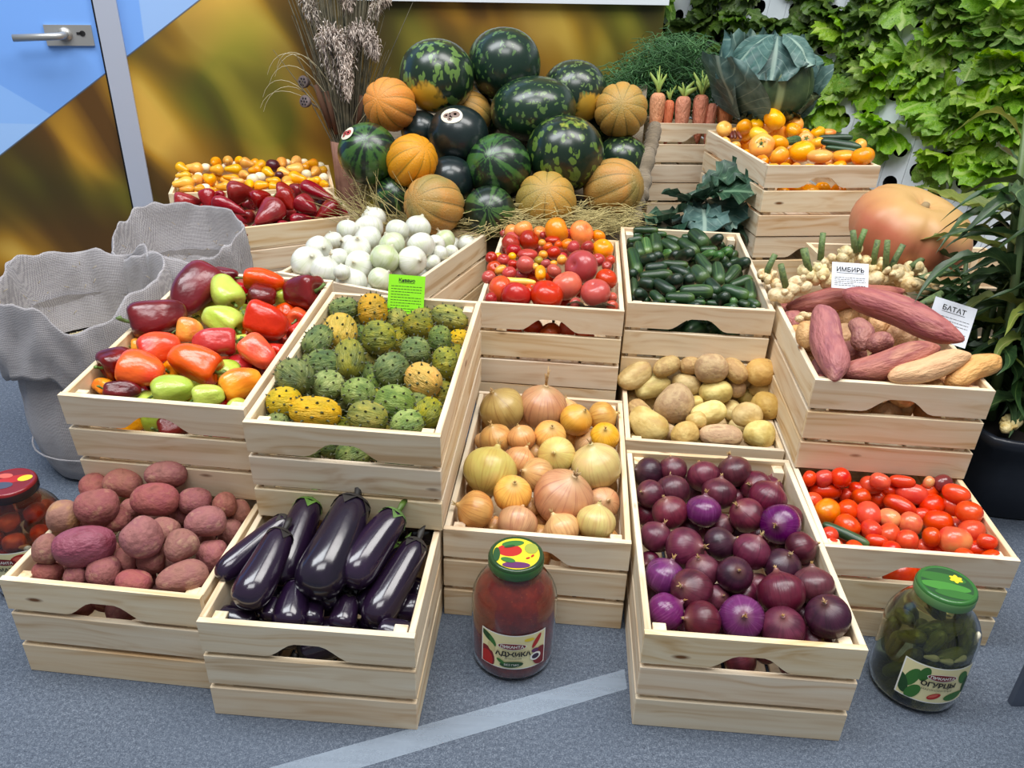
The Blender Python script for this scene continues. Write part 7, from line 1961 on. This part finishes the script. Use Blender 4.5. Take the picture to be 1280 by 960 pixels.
MB().tube([(0, 0, .064), (.002, 0, .078), (.006, .004, .083)], [.016, .011, .009], 10).build('stem_scar', flat('dry_stem', (150, 128, 92), .8), pk)

# ------------------------------------------------------------------ maize plant in a pot
pot = put(empty('potted_maize', (1.225, 1.665, 0)), 'potted maize plant with long drooping leaves', 'plant')
NAVY = flat('dark_blue_pot_plastic', (26, 30, 40), .35)
pp = [(0.0, 0), (0.0, .13), (.01, .138), (.12, .165), (.215, .182), (.216, .196), (.240, .199), (.243, .192), (.240, .182), (.20, .17), (.19, 0)]
pm = lathe('pot', pp, n=40, rmod=lambda a, t_: min(1.35, 1 / max(abs(math.cos(a)), abs(math.sin(a)))) * .5 + .5)
new_obj('pot', pm, NAVY, pot)
new_obj('soil', lathe('soil', [(.20, .168), (.207, .1), (.211, 0)], n=24, amp=.05, freq=3), flat('dark_soil', (34, 28, 24), .95), pot)
rr = random.Random(14)


def corn_leaf(base, azim, ln, rise, w, seed):
    v, f = [], []
    n = 14
    d = Vector((math.cos(azim), math.sin(azim), 0))
    s = Vector((-d.y, d.x, 0))
    for i in range(n + 1):
        u = i / n
        x = ln * (u * .75)
        z = rise * ln * (u * 1.25 - 1.25 * u * u * 1.15)
        ww = w * min(1, .35 + u * 4) * (1 - u ** 2.4) ** .9 + .0008
        tw = .5 * math.sin(seed + u * 3)
        cc = base + d * x + Vector((0, 0, z)) + s * (.03 * math.sin(seed * 2 + u * 4) * u)
        e = (s * math.cos(tw) + Vector((0, 0, 1)) * math.sin(tw))
        fold = Vector((0, 0, ww * .35))
        wav = Vector((0, 0, ww * .18 * math.sin(u * 25 + seed)))
        v += [cc - e * ww * .5 + fold + wav, cc - e * ww * .25 + fold * .4, cc, cc + e * ww * .25 + fold * .4, cc + e * ww * .5 + fold - wav]
        if i < n:
            for k in range(4): f.append((i * 5 + k, i * 5 + k + 1, (i + 1) * 5 + k + 1, (i + 1) * 5 + k))
    return mesh('maize_leaf', v, f, True, [(q, i / n, 0) for i in range(n + 1) for q in (-1, -.5, 0, .5, 1)])


for i in range(15):
    a = i * 2.4
    q = .03 + .11 * rr.random()
    b = Vector((q * math.cos(a), q * math.sin(a), .2))
    h = rr.uniform(.30, .68)
    top = b + Vector((rr.uniform(-.14, .0), rr.uniform(-.06, .10), h))
    st_ = MB().tube([b, b.lerp(top, .5) + Vector((.01, 0, 0)), top], [.012, .010, .006], 8).build('stem', CORNG, pot)
    for k in range(9):
        u = .08 + .92 * (k + rr.random() * .6) / 9
        az = PI + rr.uniform(-1.3, 1.3) if rr.random() < .6 else rr.uniform(0, 6.3)
        ln = rr.uniform(.18, .34)
        lo = corn_leaf(b.lerp(top, min(u, 1)), az, ln, rr.uniform(-.1, .9), rr.uniform(.024, .042), rr.uniform(0, 6))
        new_obj('leaf', lo, CORNY if rr.random() < .14 else CORNG, pot)
for i in range(9):   # shorter shoots at the side of the pot towards the pumpkin
    b = Vector((rr.uniform(-.13, -.02), rr.uniform(.06, .16), .2))
    top = b + Vector((rr.uniform(-.06, .02), rr.uniform(.0, .12), rr.uniform(.12, .34)))
    MB().tube([b, b.lerp(top, .5), top], [.010, .008, .005], 8).build('stem', CORNG, pot)
    for k in range(6):
        lo = corn_leaf(b.lerp(top, .1 + .9 * k / 5), PI + rr.uniform(-1.2, 1.0), rr.uniform(.14, .26), rr.uniform(-.2, .7), rr.uniform(.022, .038), rr.uniform(0, 6))
        new_obj('leaf', lo, CORNG, pot)
# long leaf lying over the pumpkin
lo = corn_leaf(Vector((-.02, .20, .53)), math.radians(152), .34, .35, .034, 1.0)
new_obj('leaf', lo, CORNY, pot)
rz = new_obj('ginger_root', GING[1], S['G_g'], mw=Matrix.Translation((1.115, 1.545, .255)) @ Matrix.Rotation(.9, 4, 'Z') @ Matrix.Diagonal((.085, .055, .05, 1)))
put(rz, 'cream ginger root lying in the dark maize pot', 'ginger')

# ------------------------------------------------------------------ dried reeds in a vase
vz = put(empty('reed_vase', (-.612, 2.905, 0)), 'brown bark vase of dried reeds, pampas plumes and seed pods', 'dried flowers')
BARK = skin('bark_brown', [(122, 86, 70), (150, 112, 92), (96, 66, 52)], .8, co='cyl', k=6, kt=.6, bump=.4)
new_obj('vase', lathe('vase', [(0, 0), (0, .045), (.2, .05), (.45, .056), (.55, .060), (.55, .052), (.40, .045), (.40, 0)], n=28, amp=.1, freq=5, seed=2), BARK, vz)
rr = random.Random(9)
m = MB()
for i in range(230):
    a = rr.uniform(0, 6.3)
    sp = rr.uniform(.01, .15) * (1 if rr.random() < .85 else 1.6)
    h = rr.uniform(.25, .85)
    b = Vector((.035 * math.cos(a), .035 * math.sin(a), .5))
    tp = b + Vector((sp * math.cos(a), sp * .5 * math.sin(a), h))
    md = b.lerp(tp, .55) + Vector((-.01 * math.cos(a), 0, .02))
    m.tube([b, md, tp], [.0024, .0018, .0008], 4, cap=False)
put(m.build('reeds', skin('dry_reed_green', [(92, 88, 72), (128, 120, 94), (72, 76, 62)], .8, k=20, bump=0), vz), kind='stuff')
m = MB()
for i in range(11):
    a = rr.uniform(0, 6.3)
    b = Vector((.03 * math.cos(a), .03 * math.sin(a), .52))
    dx = -.16 if i % 2 else rr.uniform(-.2, .22)
    p1 = b + Vector((dx * .5, -.03, rr.uniform(.15, .4)))
    p2 = p1 + Vector((dx * .8, -.03, rr.uniform(-.06, .05)))
    p3 = p2 + Vector((dx * .2, 0, -.05))
    q_ = [((1 - u) ** 3) * b + 3 * u * (1 - u) ** 2 * (p1 + Vector((0, 0, .06))) + 3 * u * u * (1 - u) * (p2 + Vector((0, 0, .05))) + u ** 3 * p3 for u in [k / 11 for k in range(12)]]
    m.tube(q_, [.0017 - .0011 * k / 11 for k in range(12)], 4, cap=False)
put(m.build('bent_blades', skin('pale_dry_blade', [(170, 160, 130), (196, 186, 150)], .8, k=20, bump=0), vz), kind='stuff')
PLM = skin('pampas_plume', [(176, 160, 146), (204, 190, 176), (150, 134, 122)], .95, k=25, bump=0)


def plume(pts, wd, n, seed):
    rr = random.Random(seed)
    m = MB()
    pts = [Vector(p) for p in pts]
    m.tube(pts, .002, 4)
    for i in range(n):
        u = rr.random()
        c = poly_at(pts, u)
        w_ = wd * math.sin(PI * min(.97, .08 + u * .9)) ** .6
        d = Vector((rr.gauss(0, 1), rr.gauss(0, 1), rr.gauss(0, 1) - .4)).normalized()
        e = c + d * w_ * rr.uniform(.3, 1)
        tip = e + Vector((rr.uniform(-.008, .008), rr.uniform(-.008, .008), -rr.uniform(.006, .018)))
        s = Vector((rr.uniform(-1, 1), rr.uniform(-1, 1), .2)).normalized() * .0022
        m.add([c, e + s, tip, e - s], [(0, 1, 2, 3)])
    return m.build('plume', PLM, vz)


X = Vector((-.612, 2.905, 0))
L_ = lambda x, y, z: (x + .612, y - 2.905, z)
plume([L_(-.61, 2.87, .70), L_(-.655, 2.85, .86), L_(-.645, 2.84, .915), L_(-.61, 2.83, .90), L_(-.59, 2.82, .80)], .042, 1500, 1)
plume([L_(-.60, 2.87, .75), L_(-.56, 2.85, .905), L_(-.525, 2.84, .925), L_(-.495, 2.83, .88), L_(-.485, 2.83, .84)], .044, 1500, 2)
plume([L_(-.575, 2.87, .90), L_(-.585, 2.83, .83), L_(-.583, 2.82, .71)], .034, 1300, 3)
plume([L_(-.68, 2.89, .93), L_(-.705, 2.87, .99), L_(-.70, 2.86, 1.06)], .035, 700, 4)
plume([L_(-.50, 2.89, .96), L_(-.465, 2.87, 1.02), L_(-.44, 2.86, 1.02)], .035, 700, 5)
plume([L_(-.58, 2.89, .98), L_(-.585, 2.87, 1.05)], .035, 500, 6)
POD = skin('lotus_pod', [(84, 72, 70), (110, 96, 92)], .8, k=20, bump=.2)
for (px, pz, py) in ((-.740, .748, 2.86), (-.735, .688, 2.84)):
    m = MB()
    c = Vector(L_(px, py, pz))
    d = Vector((-.35, -.8, .25)).normalized()
    q = d.to_track_quat('Z', 'Y').to_matrix()
    v, f, cc = lathe_geo([(-.03, 0), (-.028, .006), (-.01, .018), (.004, .021), (.006, .019), (.005, 0)], n=14)
    m.add([c + q @ Vector(p) for p in v], f)
    p = m.build('seed_pod', POD, vz)
    m2 = MB()
    for k in range(7):
        a = 2 * PI * k / 6
        r_ = .011 if k < 6 else 0
        cpt = c + q @ Vector((r_ * math.cos(a), r_ * math.sin(a), .006))
        m2.tube([cpt, cpt + d * .001], .0032, 8)
    m2.build('seed_holes', DARK, p)
    MB().tube([c - d * .025, c - d * .03 + Vector((.06, .02, -.04)), Vector((.0, 0, .56))], .0024, 5).build('pod_stalk', POD, vz)
CAT = flat('cattail_brown', (92, 62, 44), .9)
for (x0, x1, z0, z1) in ((-.66, -.70, .60, .74), (-.64, -.665, .58, .72), (-.57, -.545, .60, .71)):
    MB().tube([L_(x0, 2.87, z0), L_((x0 + x1) / 2, 2.865, (z0 + z1) / 2), L_(x1, 2.86, z1)], [.010, .011, .009], 10).build('cattail', CAT, vz)


# ------------------------------------------------------------------ writing
def text_geo(txt, size, bold=0.0):
    cu = bpy.data.curves.new('t', 'FONT')
    cu.body = txt
    cu.size = size
    cu.align_x = 'CENTER'
    cu.align_y = 'CENTER'
    cu.offset = bold
    ob = bpy.data.objects.new('t', cu)
    COL.objects.link(ob)
    bpy.context.view_layer.update()
    me = bpy.data.meshes.new_from_object(ob.evaluated_get(bpy.context.evaluated_depsgraph_get()))
    v = [(p.co.x, p.co.y) for p in me.vertices]
    f = [tuple(p.vertices) for p in me.polygons]
    bpy.data.objects.remove(ob)
    bpy.data.curves.remove(cu)
    bpy.data.meshes.remove(me)
    return v, f


INK = flat('black_ink', (24, 24, 22), .6)


def card(name, loc, rz, tilt, roll, w, h, mat, title, tsize, rows, label, thick=.0012):
    root = new_obj(name, MB().box(-w / 2, w / 2, 0, thick, -h / 2, h / 2).data(name, False), mat)
    root.matrix_world = Matrix.Translation(loc) @ Matrix.Rotation(rz, 4, 'Z') @ Matrix.Rotation(tilt, 4, 'X') @ Matrix.Rotation(roll, 4, 'Y')
    put(root, label, 'sign')
    v, f = text_geo(title, tsize, .0003)
    x0, x1 = min(p[0] for p in v), max(p[0] for p in v)
    top = h / 2 - tsize * 1.15
    m = MB()
    m.add([(p[0], -.0004, p[1] + top) for p in v], f)
    m.box(x0, x1, -.0004, -.0002, top - tsize * .55, top - tsize * .48)
    m.build('title_print', INK, root, smooth=False)
    rr = random.Random(len(title))
    m = MB()
    y = top - tsize * 1.25
    for r_ in range(rows):
        x = -w * .42
        end = w * (.42 if (r_ + 1) % 4 else .1)
        while x < end:
            l = min(rr.uniform(.003, .008), end - x)
            m.box(x, x + l, -.0003, -.0001, y - .0008, y + .0004)
            x += l + .0014
        y -= (h * .94 / 2 + y) / (rows - r_ + .3)
    put(m.build('small_print', INK, root, smooth=False), kind='stuff')
    return root


card('name_card', (-.244, 1.668, .462), math.radians(-2), math.radians(-22), math.radians(1.5), .082, .098, flat('lime_green_card', (140, 226, 20), .6), 'Кивано', .0105, 11, 'lime green printed card standing behind the horned melons')
card('name_card', (.781, 1.775, .508), math.radians(-3), math.radians(-35), math.radians(1), .084, .062, flat('white_card', (226, 230, 238), .6), 'ИМБИРЬ', .0150, 5, 'white printed card standing among the ginger roots')
card('name_card', (.952, 1.615, .466), math.radians(-8), math.radians(-35), math.radians(14), .090, .092, flat('white_card', (226, 230, 238), .6), 'БАТАТ', .0155, 7, 'white printed card leaning behind the sweet potatoes')

# ------------------------------------------------------------------ jars
GLASS = NT('jar_glass')
GLASS.P(Base_Color=(.97, .99, .98, 1), Roughness=.02, Transmission_Weight=1.0, IOR=1.45)
GLASS = GLASS.m
JR = .0765
jar_prof = [(.0, 0), (.0, .060), (.004, .068), (.012, .0745), (.03, JR), (.135, JR), (.152, .0745), (.168, .068), (.182, .058), (.192, .0485), (.199, .0445), (.212, .0438), (.226, .0438)]


def inset(pr, d, top):
    out = [(d, 0)]
    for z, r in pr[1:]:
        if z < top: out.append((max(z, d), max(r - d, 0)))
    out.append((top, out[-1][1]))
    out.append((top, 0))
    return out


def cyl_map(v, R, z0, ang0=-PI / 2):
    return [(R * math.cos(ang0 + x / R), R * math.sin(ang0 + x / R), z0 + y) for x, y in v]


def fine(poly, n=3):
    """fan with rings so that flat artwork bends round the jar"""
    cx, cy = sum(p[0] for p in poly) / len(poly), sum(p[1] for p in poly) / len(poly)
    v, f = [(cx, cy)], []
    k = len(poly)
    for r in range(1, n + 1):
        v += [(cx + (x - cx) * r / n, cy + (y - cy) * r / n) for x, y in poly]
    f += [(0, 1 + i, 1 + (i + 1) % k) for i in range(k)]
    for r in range(n - 1):
        f += [(1 + r * k + i, 1 + (r + 1) * k + i, 1 + (r + 1) * k + (i + 1) % k, 1 + r * k + (i + 1) % k) for i in range(k)]
    return v, f


def ell(cx, cy, a, b, rot=0.0, n=20):
    return [(cx + a * math.cos(t_) * math.cos(rot) - b * math.sin(t_) * math.sin(rot), cy + a * math.cos(t_) * math.sin(rot) + b * math.sin(t_) * math.cos(rot)) for t_ in [2 * PI * i / n for i in range(n)]]


def rect_grid(x0, x1, y0, y1, n=18):
    v, f = [], []
    for i in range(n + 1):
        x = x0 + (x1 - x0) * i / n
        v += [(x, y0), (x, y1)]
        if i < n: f.append((2 * i, 2 * i + 2, 2 * i + 3, 2 * i + 1))
    return v, f


PAPER = flat('cream_label_paper', (226, 218, 168), .5)
PWHITE = flat('white_label_border', (236, 236, 230), .5)
MAROON = flat('maroon_print', (120, 24, 30), .5)
REDP = flat('red_print', (176, 34, 28), .5)
PINKP = flat('pink_print', (206, 96, 80), .5)
GREENP = flat('green_print', (52, 110, 44), .5)
DGREENP = flat('dark_green_print', (30, 72, 34), .5)
PURPP = flat('purple_print', (92, 40, 92), .5)
YELP = flat('yellow_print', (226, 200, 40), .5)


def label_on(jar, art, texts, w, h, zc, ang):
    R = JR + .0006
    lab = None
    v, f = rect_grid(-w / 2, w / 2, -h / 2, h / 2)
    lab = new_obj('paper_label', mesh('paper_label', cyl_map(v, R, zc, ang), f), PWHITE, jar)
    v, f = rect_grid(-w / 2 + .0022, w / 2 - .0022, -h / 2 + .0022, h / 2 - .0022)
    new_obj('label_print', mesh('label_print', cyl_map(v, R + .0002, zc, ang), f), PAPER, lab)
    for i, (poly, mat) in enumerate(art):
        poly = [(x * 1.18, y * 1.18) for x, y in poly]
        xl, yl = w / 2 - .0022, h / 2 - .0022
        poly = [(max(-xl, min(xl, x)), max(-yl, min(yl, y))) for x, y in poly]
        v, f = fine(poly)
        new_obj('label_print', mesh('label_print', cyl_map(v, R + .0004 + .00012 * i, zc, ang), f, False), mat, lab)
    for txt, x, y, size, mat, bold in texts:
        v, f = text_geo(txt, size * 1.18, bold)
        new_obj('label_lettering', mesh('label_lettering', cyl_map([(p[0] + x * 1.18, p[1] + y * 1.18) for p in v], R + .0026, zc, ang), f, False), mat, lab)
    return lab


def jar(loc, label, lid_art, lid_base, lid_rim, rz=0.0):
    root = put(empty('glass_jar', loc, rz), label, 'jar')
    inner = [(z, r) for z, r in reversed(inset(jar_prof, .0028, .2255)[1:-1])]
    pr = jar_prof + [(.226, .0415)] + [(z, r) for z, r in inner if z < .2255] + [(.0028, 0)]
    new_obj('glass', lathe('glass', pr, n=48), GLASS, root)
    lid = new_obj('lid', lathe('lid', [(.212, .0455), (.213, .0478), (.228, .0480), (.2325, .0472), (.2345, .0450), (.2345, .042), (.2335, .040), (.2335, 0)], n=40), lid_base, root)
    new_obj('lid_rim', lathe('lid_rim', [(.2125, .0480), (.2135, .0486), (.2275, .0487), (.2290, .0482)], n=40), lid_rim, lid)
    for i, (poly, mat) in enumerate(lid_art):
        poly = [(x, y) if math.hypot(x, y) < .0415 else (x * .0415 / math.hypot(x, y), y * .0415 / math.hypot(x, y)) for x, y in poly]
        v, f = fine(poly, 2)
        new_obj('lid_print', mesh('lid_print', [(x, y, .2337 + .00015 * i) for x, y in v], f, False), mat, lid)
    return root


LIDG = flat('dark_green_lid', (38, 66, 36), .25)
# red sauce
j1 = jar((.017, 1.078, 0), 'glass jar of red sauce on the carpet before the brown onions',
         [(ell(0, 0, .041, .041), YELP), (ell(-.012, .008, .022, .016), REDP), (ell(-.006, .026, .020, .008, .2), GREENP), (ell(.024, -.010, .013, .010), YELP), (ell(.026, .014, .012, .014), flat('olive_print', (150, 160, 60), .5)),
          (ell(0, -.030, .024, .008), PURPP), (ell(-.012, .018, .010, .003, .3), DGREENP), (ell(-.034, -.004, .006, .018), DGREENP), (ell(-.014, -.018, .013, .006, -.3), GREENP), (ell(.020, -.012, .004, .002, .5), REDP), (ell(.028, -.006, .004, .002, .9), REDP)],
         LIDG, flat('green_lid_rim', (50, 96, 50), .25))
sc = NT('red_sauce')
n1 = sc.noise(sc.objco((60, 60, 60), 0), 1.0, 4.0, .7)
n2 = sc.voro(sc.objco((140, 140, 140), 0), 1.0)
col = sc.ramp(sc.fr(n1, .3, .7), [(0, (108, 16, 5)), (.6, (136, 26, 8)), (1, (158, 44, 14))])
col = sc.mix(sc.math('SUBTRACT', 1.0, sc.fr(n2, .06, .14)), col, lin((196, 104, 44)))
sc.P(Base_Color=col, Roughness=.35)
new_obj('red_sauce', lathe('red_sauce', inset(jar_prof, .0030, .205), n=40), sc.m, j1)
wl, hl = .122, .080
label_on(j1, [(ell(-.044, -.022, .016, .024), MAROON), (ell(-.042, -.024, .011, .018), REDP), (ell(-.040, .022, .014, .006, -.6), DGREENP), (ell(-.032, .016, .010, .004, -1.1), GREENP), (ell(-.034, .004, .006, .009, .4), flat('garlic_print', (206, 196, 140), .5)),
              (ell(.036, .018, .004, .014, -.5), REDP), (ell(.024, .024, .008, .003), YELP), (ell(.044, -.014, .014, .018), MAROON), (ell(.034, .000, .006, .004), PURPP), (ell(.035, -.012, .009, .008), PWHITE), (ell(.035, -.012, .006, .005), flat('navy_print', (48, 30, 60), .5)),
              (ell(-.002, .013, .022, .0065), PWHITE), (ell(-.002, .013, .0208, .0056), MAROON), (ell(-.002, -.023, .018, .006, .1), DGREENP), (ell(-.018, -.018, .008, .003, -.6), GREENP)],
         [('ПИКАНТА', -.002, .013, .0072, PWHITE, .0002), ('АДЖИКА', 0, -.002, .0118, INK, .0006), ('ДОМАШНЯЯ', 0, -.0105, .0042, INK, 0), ('БЕЗ ГМО', -.002, -.023, .0052, PWHITE, 0)], wl, hl, .078, math.radians(-90))

# pickles
j2 = jar((.742, 1.036, 0), 'glass jar of pickled cucumbers on the carpet beside the red onions',
         [(ell(0, 0, .041, .041), DGREENP), (ell(-.004, .016, .040, .012, -.25), flat('cucumber_print', (48, 104, 40), .45)), (ell(-.006, -.006, .040, .011, -.25), flat('bright_cucumber_print', (66, 132, 50), .45)), (ell(.004, -.026, .034, .010, -.25), flat('cucumber_print', (48, 104, 40), .45)),
          (ell(.020, .012, .011, .0045, .2), YELP), (ell(.020, .012, .011, .0045, 1.3), YELP), (ell(.020, .012, .011, .0045, 2.4), YELP)],
         flat('green_lid', (52, 104, 48), .25), flat('pale_green_lid_rim', (96, 140, 84), .25))
BR = NT('pickle_brine')
BR.P(Base_Color=(.62, .66, .30, 1), Roughness=.0, Transmission_Weight=1.0, IOR=1.12)
new_obj('brine', lathe('brine', inset(jar_prof, .0034, .200), n=40), BR.m, j2)
PKM = skin('pickle_skin', [(84, 92, 30), (112, 116, 42), (66, 78, 28)], .4, co='cyl', k=3, kt=.6, bump=.3, bscale=10)
GAR = flat('garlic_clove', (222, 214, 190), .45)
jp = Vector((.742, 1.036, 0))
rr = random.Random(6)
pick = [(-90, .055, .03, 70), (-60, .055, .035, 75), (-125, .055, .035, 80), (-30, .055, .04, 85), (-155, .055, .05, 60), (0, .055, .05, 80), (60, .045, .06, 80), (130, .045, .06, 80),
        (-150, .050, .128, 40), (-112, .052, .140, 75), (-80, .054, .118, 8), (-45, .052, .130, 70), (-15, .050, .125, 30), (170, .045, .14, 30), (60, .04, .14, 60), (-95, .034, .160, 15), (-30, .034, .160, 35), (-70, .02, .06, 80), (100, .015, .1, 85), (-140, .03, .07, 80), (-100, .03, .10, 60), (-20, .03, .09, 75), (-75, .056, .075, 80), (-105, .056, .070, 85), (-40, .056, .075, 80), (-140, .054, .085, 70), (-10, .054, .09, 75), (-175, .052, .09, 80), (-125, .036, .15, 50), (-60, .03, .15, 60), (30, .05, .10, 70), (90, .05, .10, 70), (150, .05, .10, 70)]
for (a, r_, z_, el) in pick:
    a = math.radians(a)
    e = math.radians(el)
    tang = Vector((-math.sin(a), math.cos(a), 0))
    d = tang * math.cos(e) + Vector((0, 0, 1)) * math.sin(e)
    ln, wd = (.060, .023) if z_ < .1 else (.050, .022)
    o = new_obj('pickled_cucumber', rr.choice(CUKE), PKM, mw=Matrix.Translation(jp + Vector((r_ * math.cos(a), r_ * math.sin(a), z_ + .01))) @ basis(d, Vector((0, .3, 1))) @ Matrix.Diagonal((ln, wd, wd, 1)))
    put(o, 'olive pickled cucumber inside the glass jar', 'pickle', 'pickled cucumbers')
for (a, z_, el) in ((-112, .128, 10), (-92, .126, -5), (-72, .129, 15), (-45, .160, 60)):
    a = math.radians(a)
    tang = Vector((-math.sin(a), math.cos(a), 0))
    d = tang * math.cos(math.radians(el)) + Vector((0, 0, 1)) * math.sin(math.radians(el))
    o = new_obj('garlic_clove', PEAR[0], GAR, mw=Matrix.Translation(jp + Vector((.0665 * math.cos(a), .0665 * math.sin(a), z_))) @ basis(d, Vector((0, 0, 1))) @ Matrix.Diagonal((.024, .011, .012, 1)))
    put(o, 'white garlic clove inside the pickle jar', 'garlic', 'garlic cloves in the pickle jar')
label_on(j2, [(ell(-.036, .004, .008, .020, -.3), GREENP), (ell(-.022, .018, .007, .014, -.2), flat('cucumber_print', (48, 104, 40), .45)), (ell(-.046, -.012, .008, .018, .3), DGREENP), (ell(-.030, -.020, .008, .016, -.4), GREENP), (ell(.030, -.022, .016, .008, .1), GREENP),
              (ell(.036, .014, .008, .014, .4), GREENP), (ell(.046, -.004, .005, .018, .1), DGREENP), (ell(-.001, -.020, .010, .005, .5), REDP), (ell(-.002, -.019, .007, .0024, .5), PINKP), (ell(.002, .017, .021, .0068), PWHITE), (ell(.002, .017, .0198, .0059), MAROON)],
         [('ПИКАНТА', .002, .017, .0070, PWHITE, .0002), ('ОГУРЦЫ', .000, .003, .0118, INK, .0006), ('МАРИНОВАННЫЕ', .000, -.007, .0050, INK, 0)], wl, .082, .076, math.radians(-95))

# tomatoes in a jar
j3 = jar((-.952, 1.238, 0), 'glass jar of pickled tomatoes beside the red potato crate',
         [(ell(0, 0, .041, .041), MAROON), (ell(.006, .010, .030, .012, .4), REDP), (ell(.024, .014, .013, .010, .5), YELP), (ell(-.008, -.014, .022, .012, .2), flat('grey_blue_print', (70, 74, 92), .5)), (ell(-.016, .018, .014, .008), PINKP)],
         flat('maroon_lid', (130, 30, 34), .25), flat('dark_lid_rim', (44, 26, 30), .25))
BR2 = NT('tomato_brine')
BR2.P(Base_Color=(.85, .38, .15, 1), Roughness=.0, Transmission_Weight=1.0, IOR=1.12)
new_obj('brine', lathe('brine', inset(jar_prof, .0034, .200), n=40), BR2.m, j3)
PT = skin('pickled_tomato_skin', [(176, 60, 20), (196, 80, 28), (150, 44, 16)], .35, k=2, bump=0)
jp = Vector((-.952, 1.238, 0))
for lv in range(5):
    nn = 7 if lv < 4 else 4
    for k in range(nn):
        a = 2 * PI * (k + .5 * (lv % 2)) / nn
        r_ = .049 if lv < 4 else .03
        o = new_obj('pickled_tomato', rr.choice(PLUM), PT, mw=Matrix.Translation(jp + Vector((r_ * math.cos(a), r_ * math.sin(a), .026 + lv * .034))) @ Matrix.Rotation(rr.uniform(0, 6), 4, 'Z') @ Matrix.Diagonal((.040, .036, .036, 1)))
        put(o, 'orange-red pickled tomato inside the glass jar', TOMATO, 'pickled tomatoes in the jar')
o = new_obj('garlic_clove', PEAR[0], GAR, mw=Matrix.Translation(jp + Vector((.035, -.058, .125))) @ Matrix.Diagonal((.024, .012, .013, 1)))
put(o, 'white garlic clove inside the pickled tomato jar', 'garlic')
label_on(j3, [(ell(.030, .016, .018, .014), REDP), (ell(.026, .018, .010, .008), PINKP), (ell(.030, -.014, .016, .012, .3), GREENP), (ell(.012, -.004, .010, .006, .6), flat('lime_print', (140, 176, 80), .5)), (ell(-.03, .0, .018, .02), REDP), (ell(.0, .017, .021, .0065), MAROON)],
         [('ПИКАНТА', 0, .017, .0070, PWHITE, .0002), ('ТОМАТЫ', 0, .002, .0112, INK, .0004)], wl, .082, .082, math.radians(-92))

# ------------------------------------------------------------------ grey stool standing beyond the pickle jar
GREYM = flat('grey_painted_metal', (92, 100, 116), .4, .3)
st = put(empty('metal_stool', (1.10, .86, 0)), 'grey metal stool leg standing at the carpet beside the pickle jar', 'stool')
for (x, y) in ((-.185, .135), (.185, .135), (-.185, -.135), (.185, -.135)):
    d = Vector((0, 0, .42))
    b = Vector((x, y, 0))
    s = Vector((.016, 0, 0))
    q = Vector((0, .006, 0))
    m = MB()
    vv = [b - s - q, b + s - q, b + s + q, b - s + q]
    vv += [p + d for p in vv]
    m.add(vv, [(3, 2, 1, 0), (4, 5, 6, 7), (0, 1, 5, 4), (1, 2, 6, 5), (2, 3, 7, 6), (3, 0, 4, 7)])
    m.build('leg', GREYM, st, smooth=False)
MB().box(-.16, .16, -.14, .14, .42, .445).build('seat', GREYM, st, smooth=False)
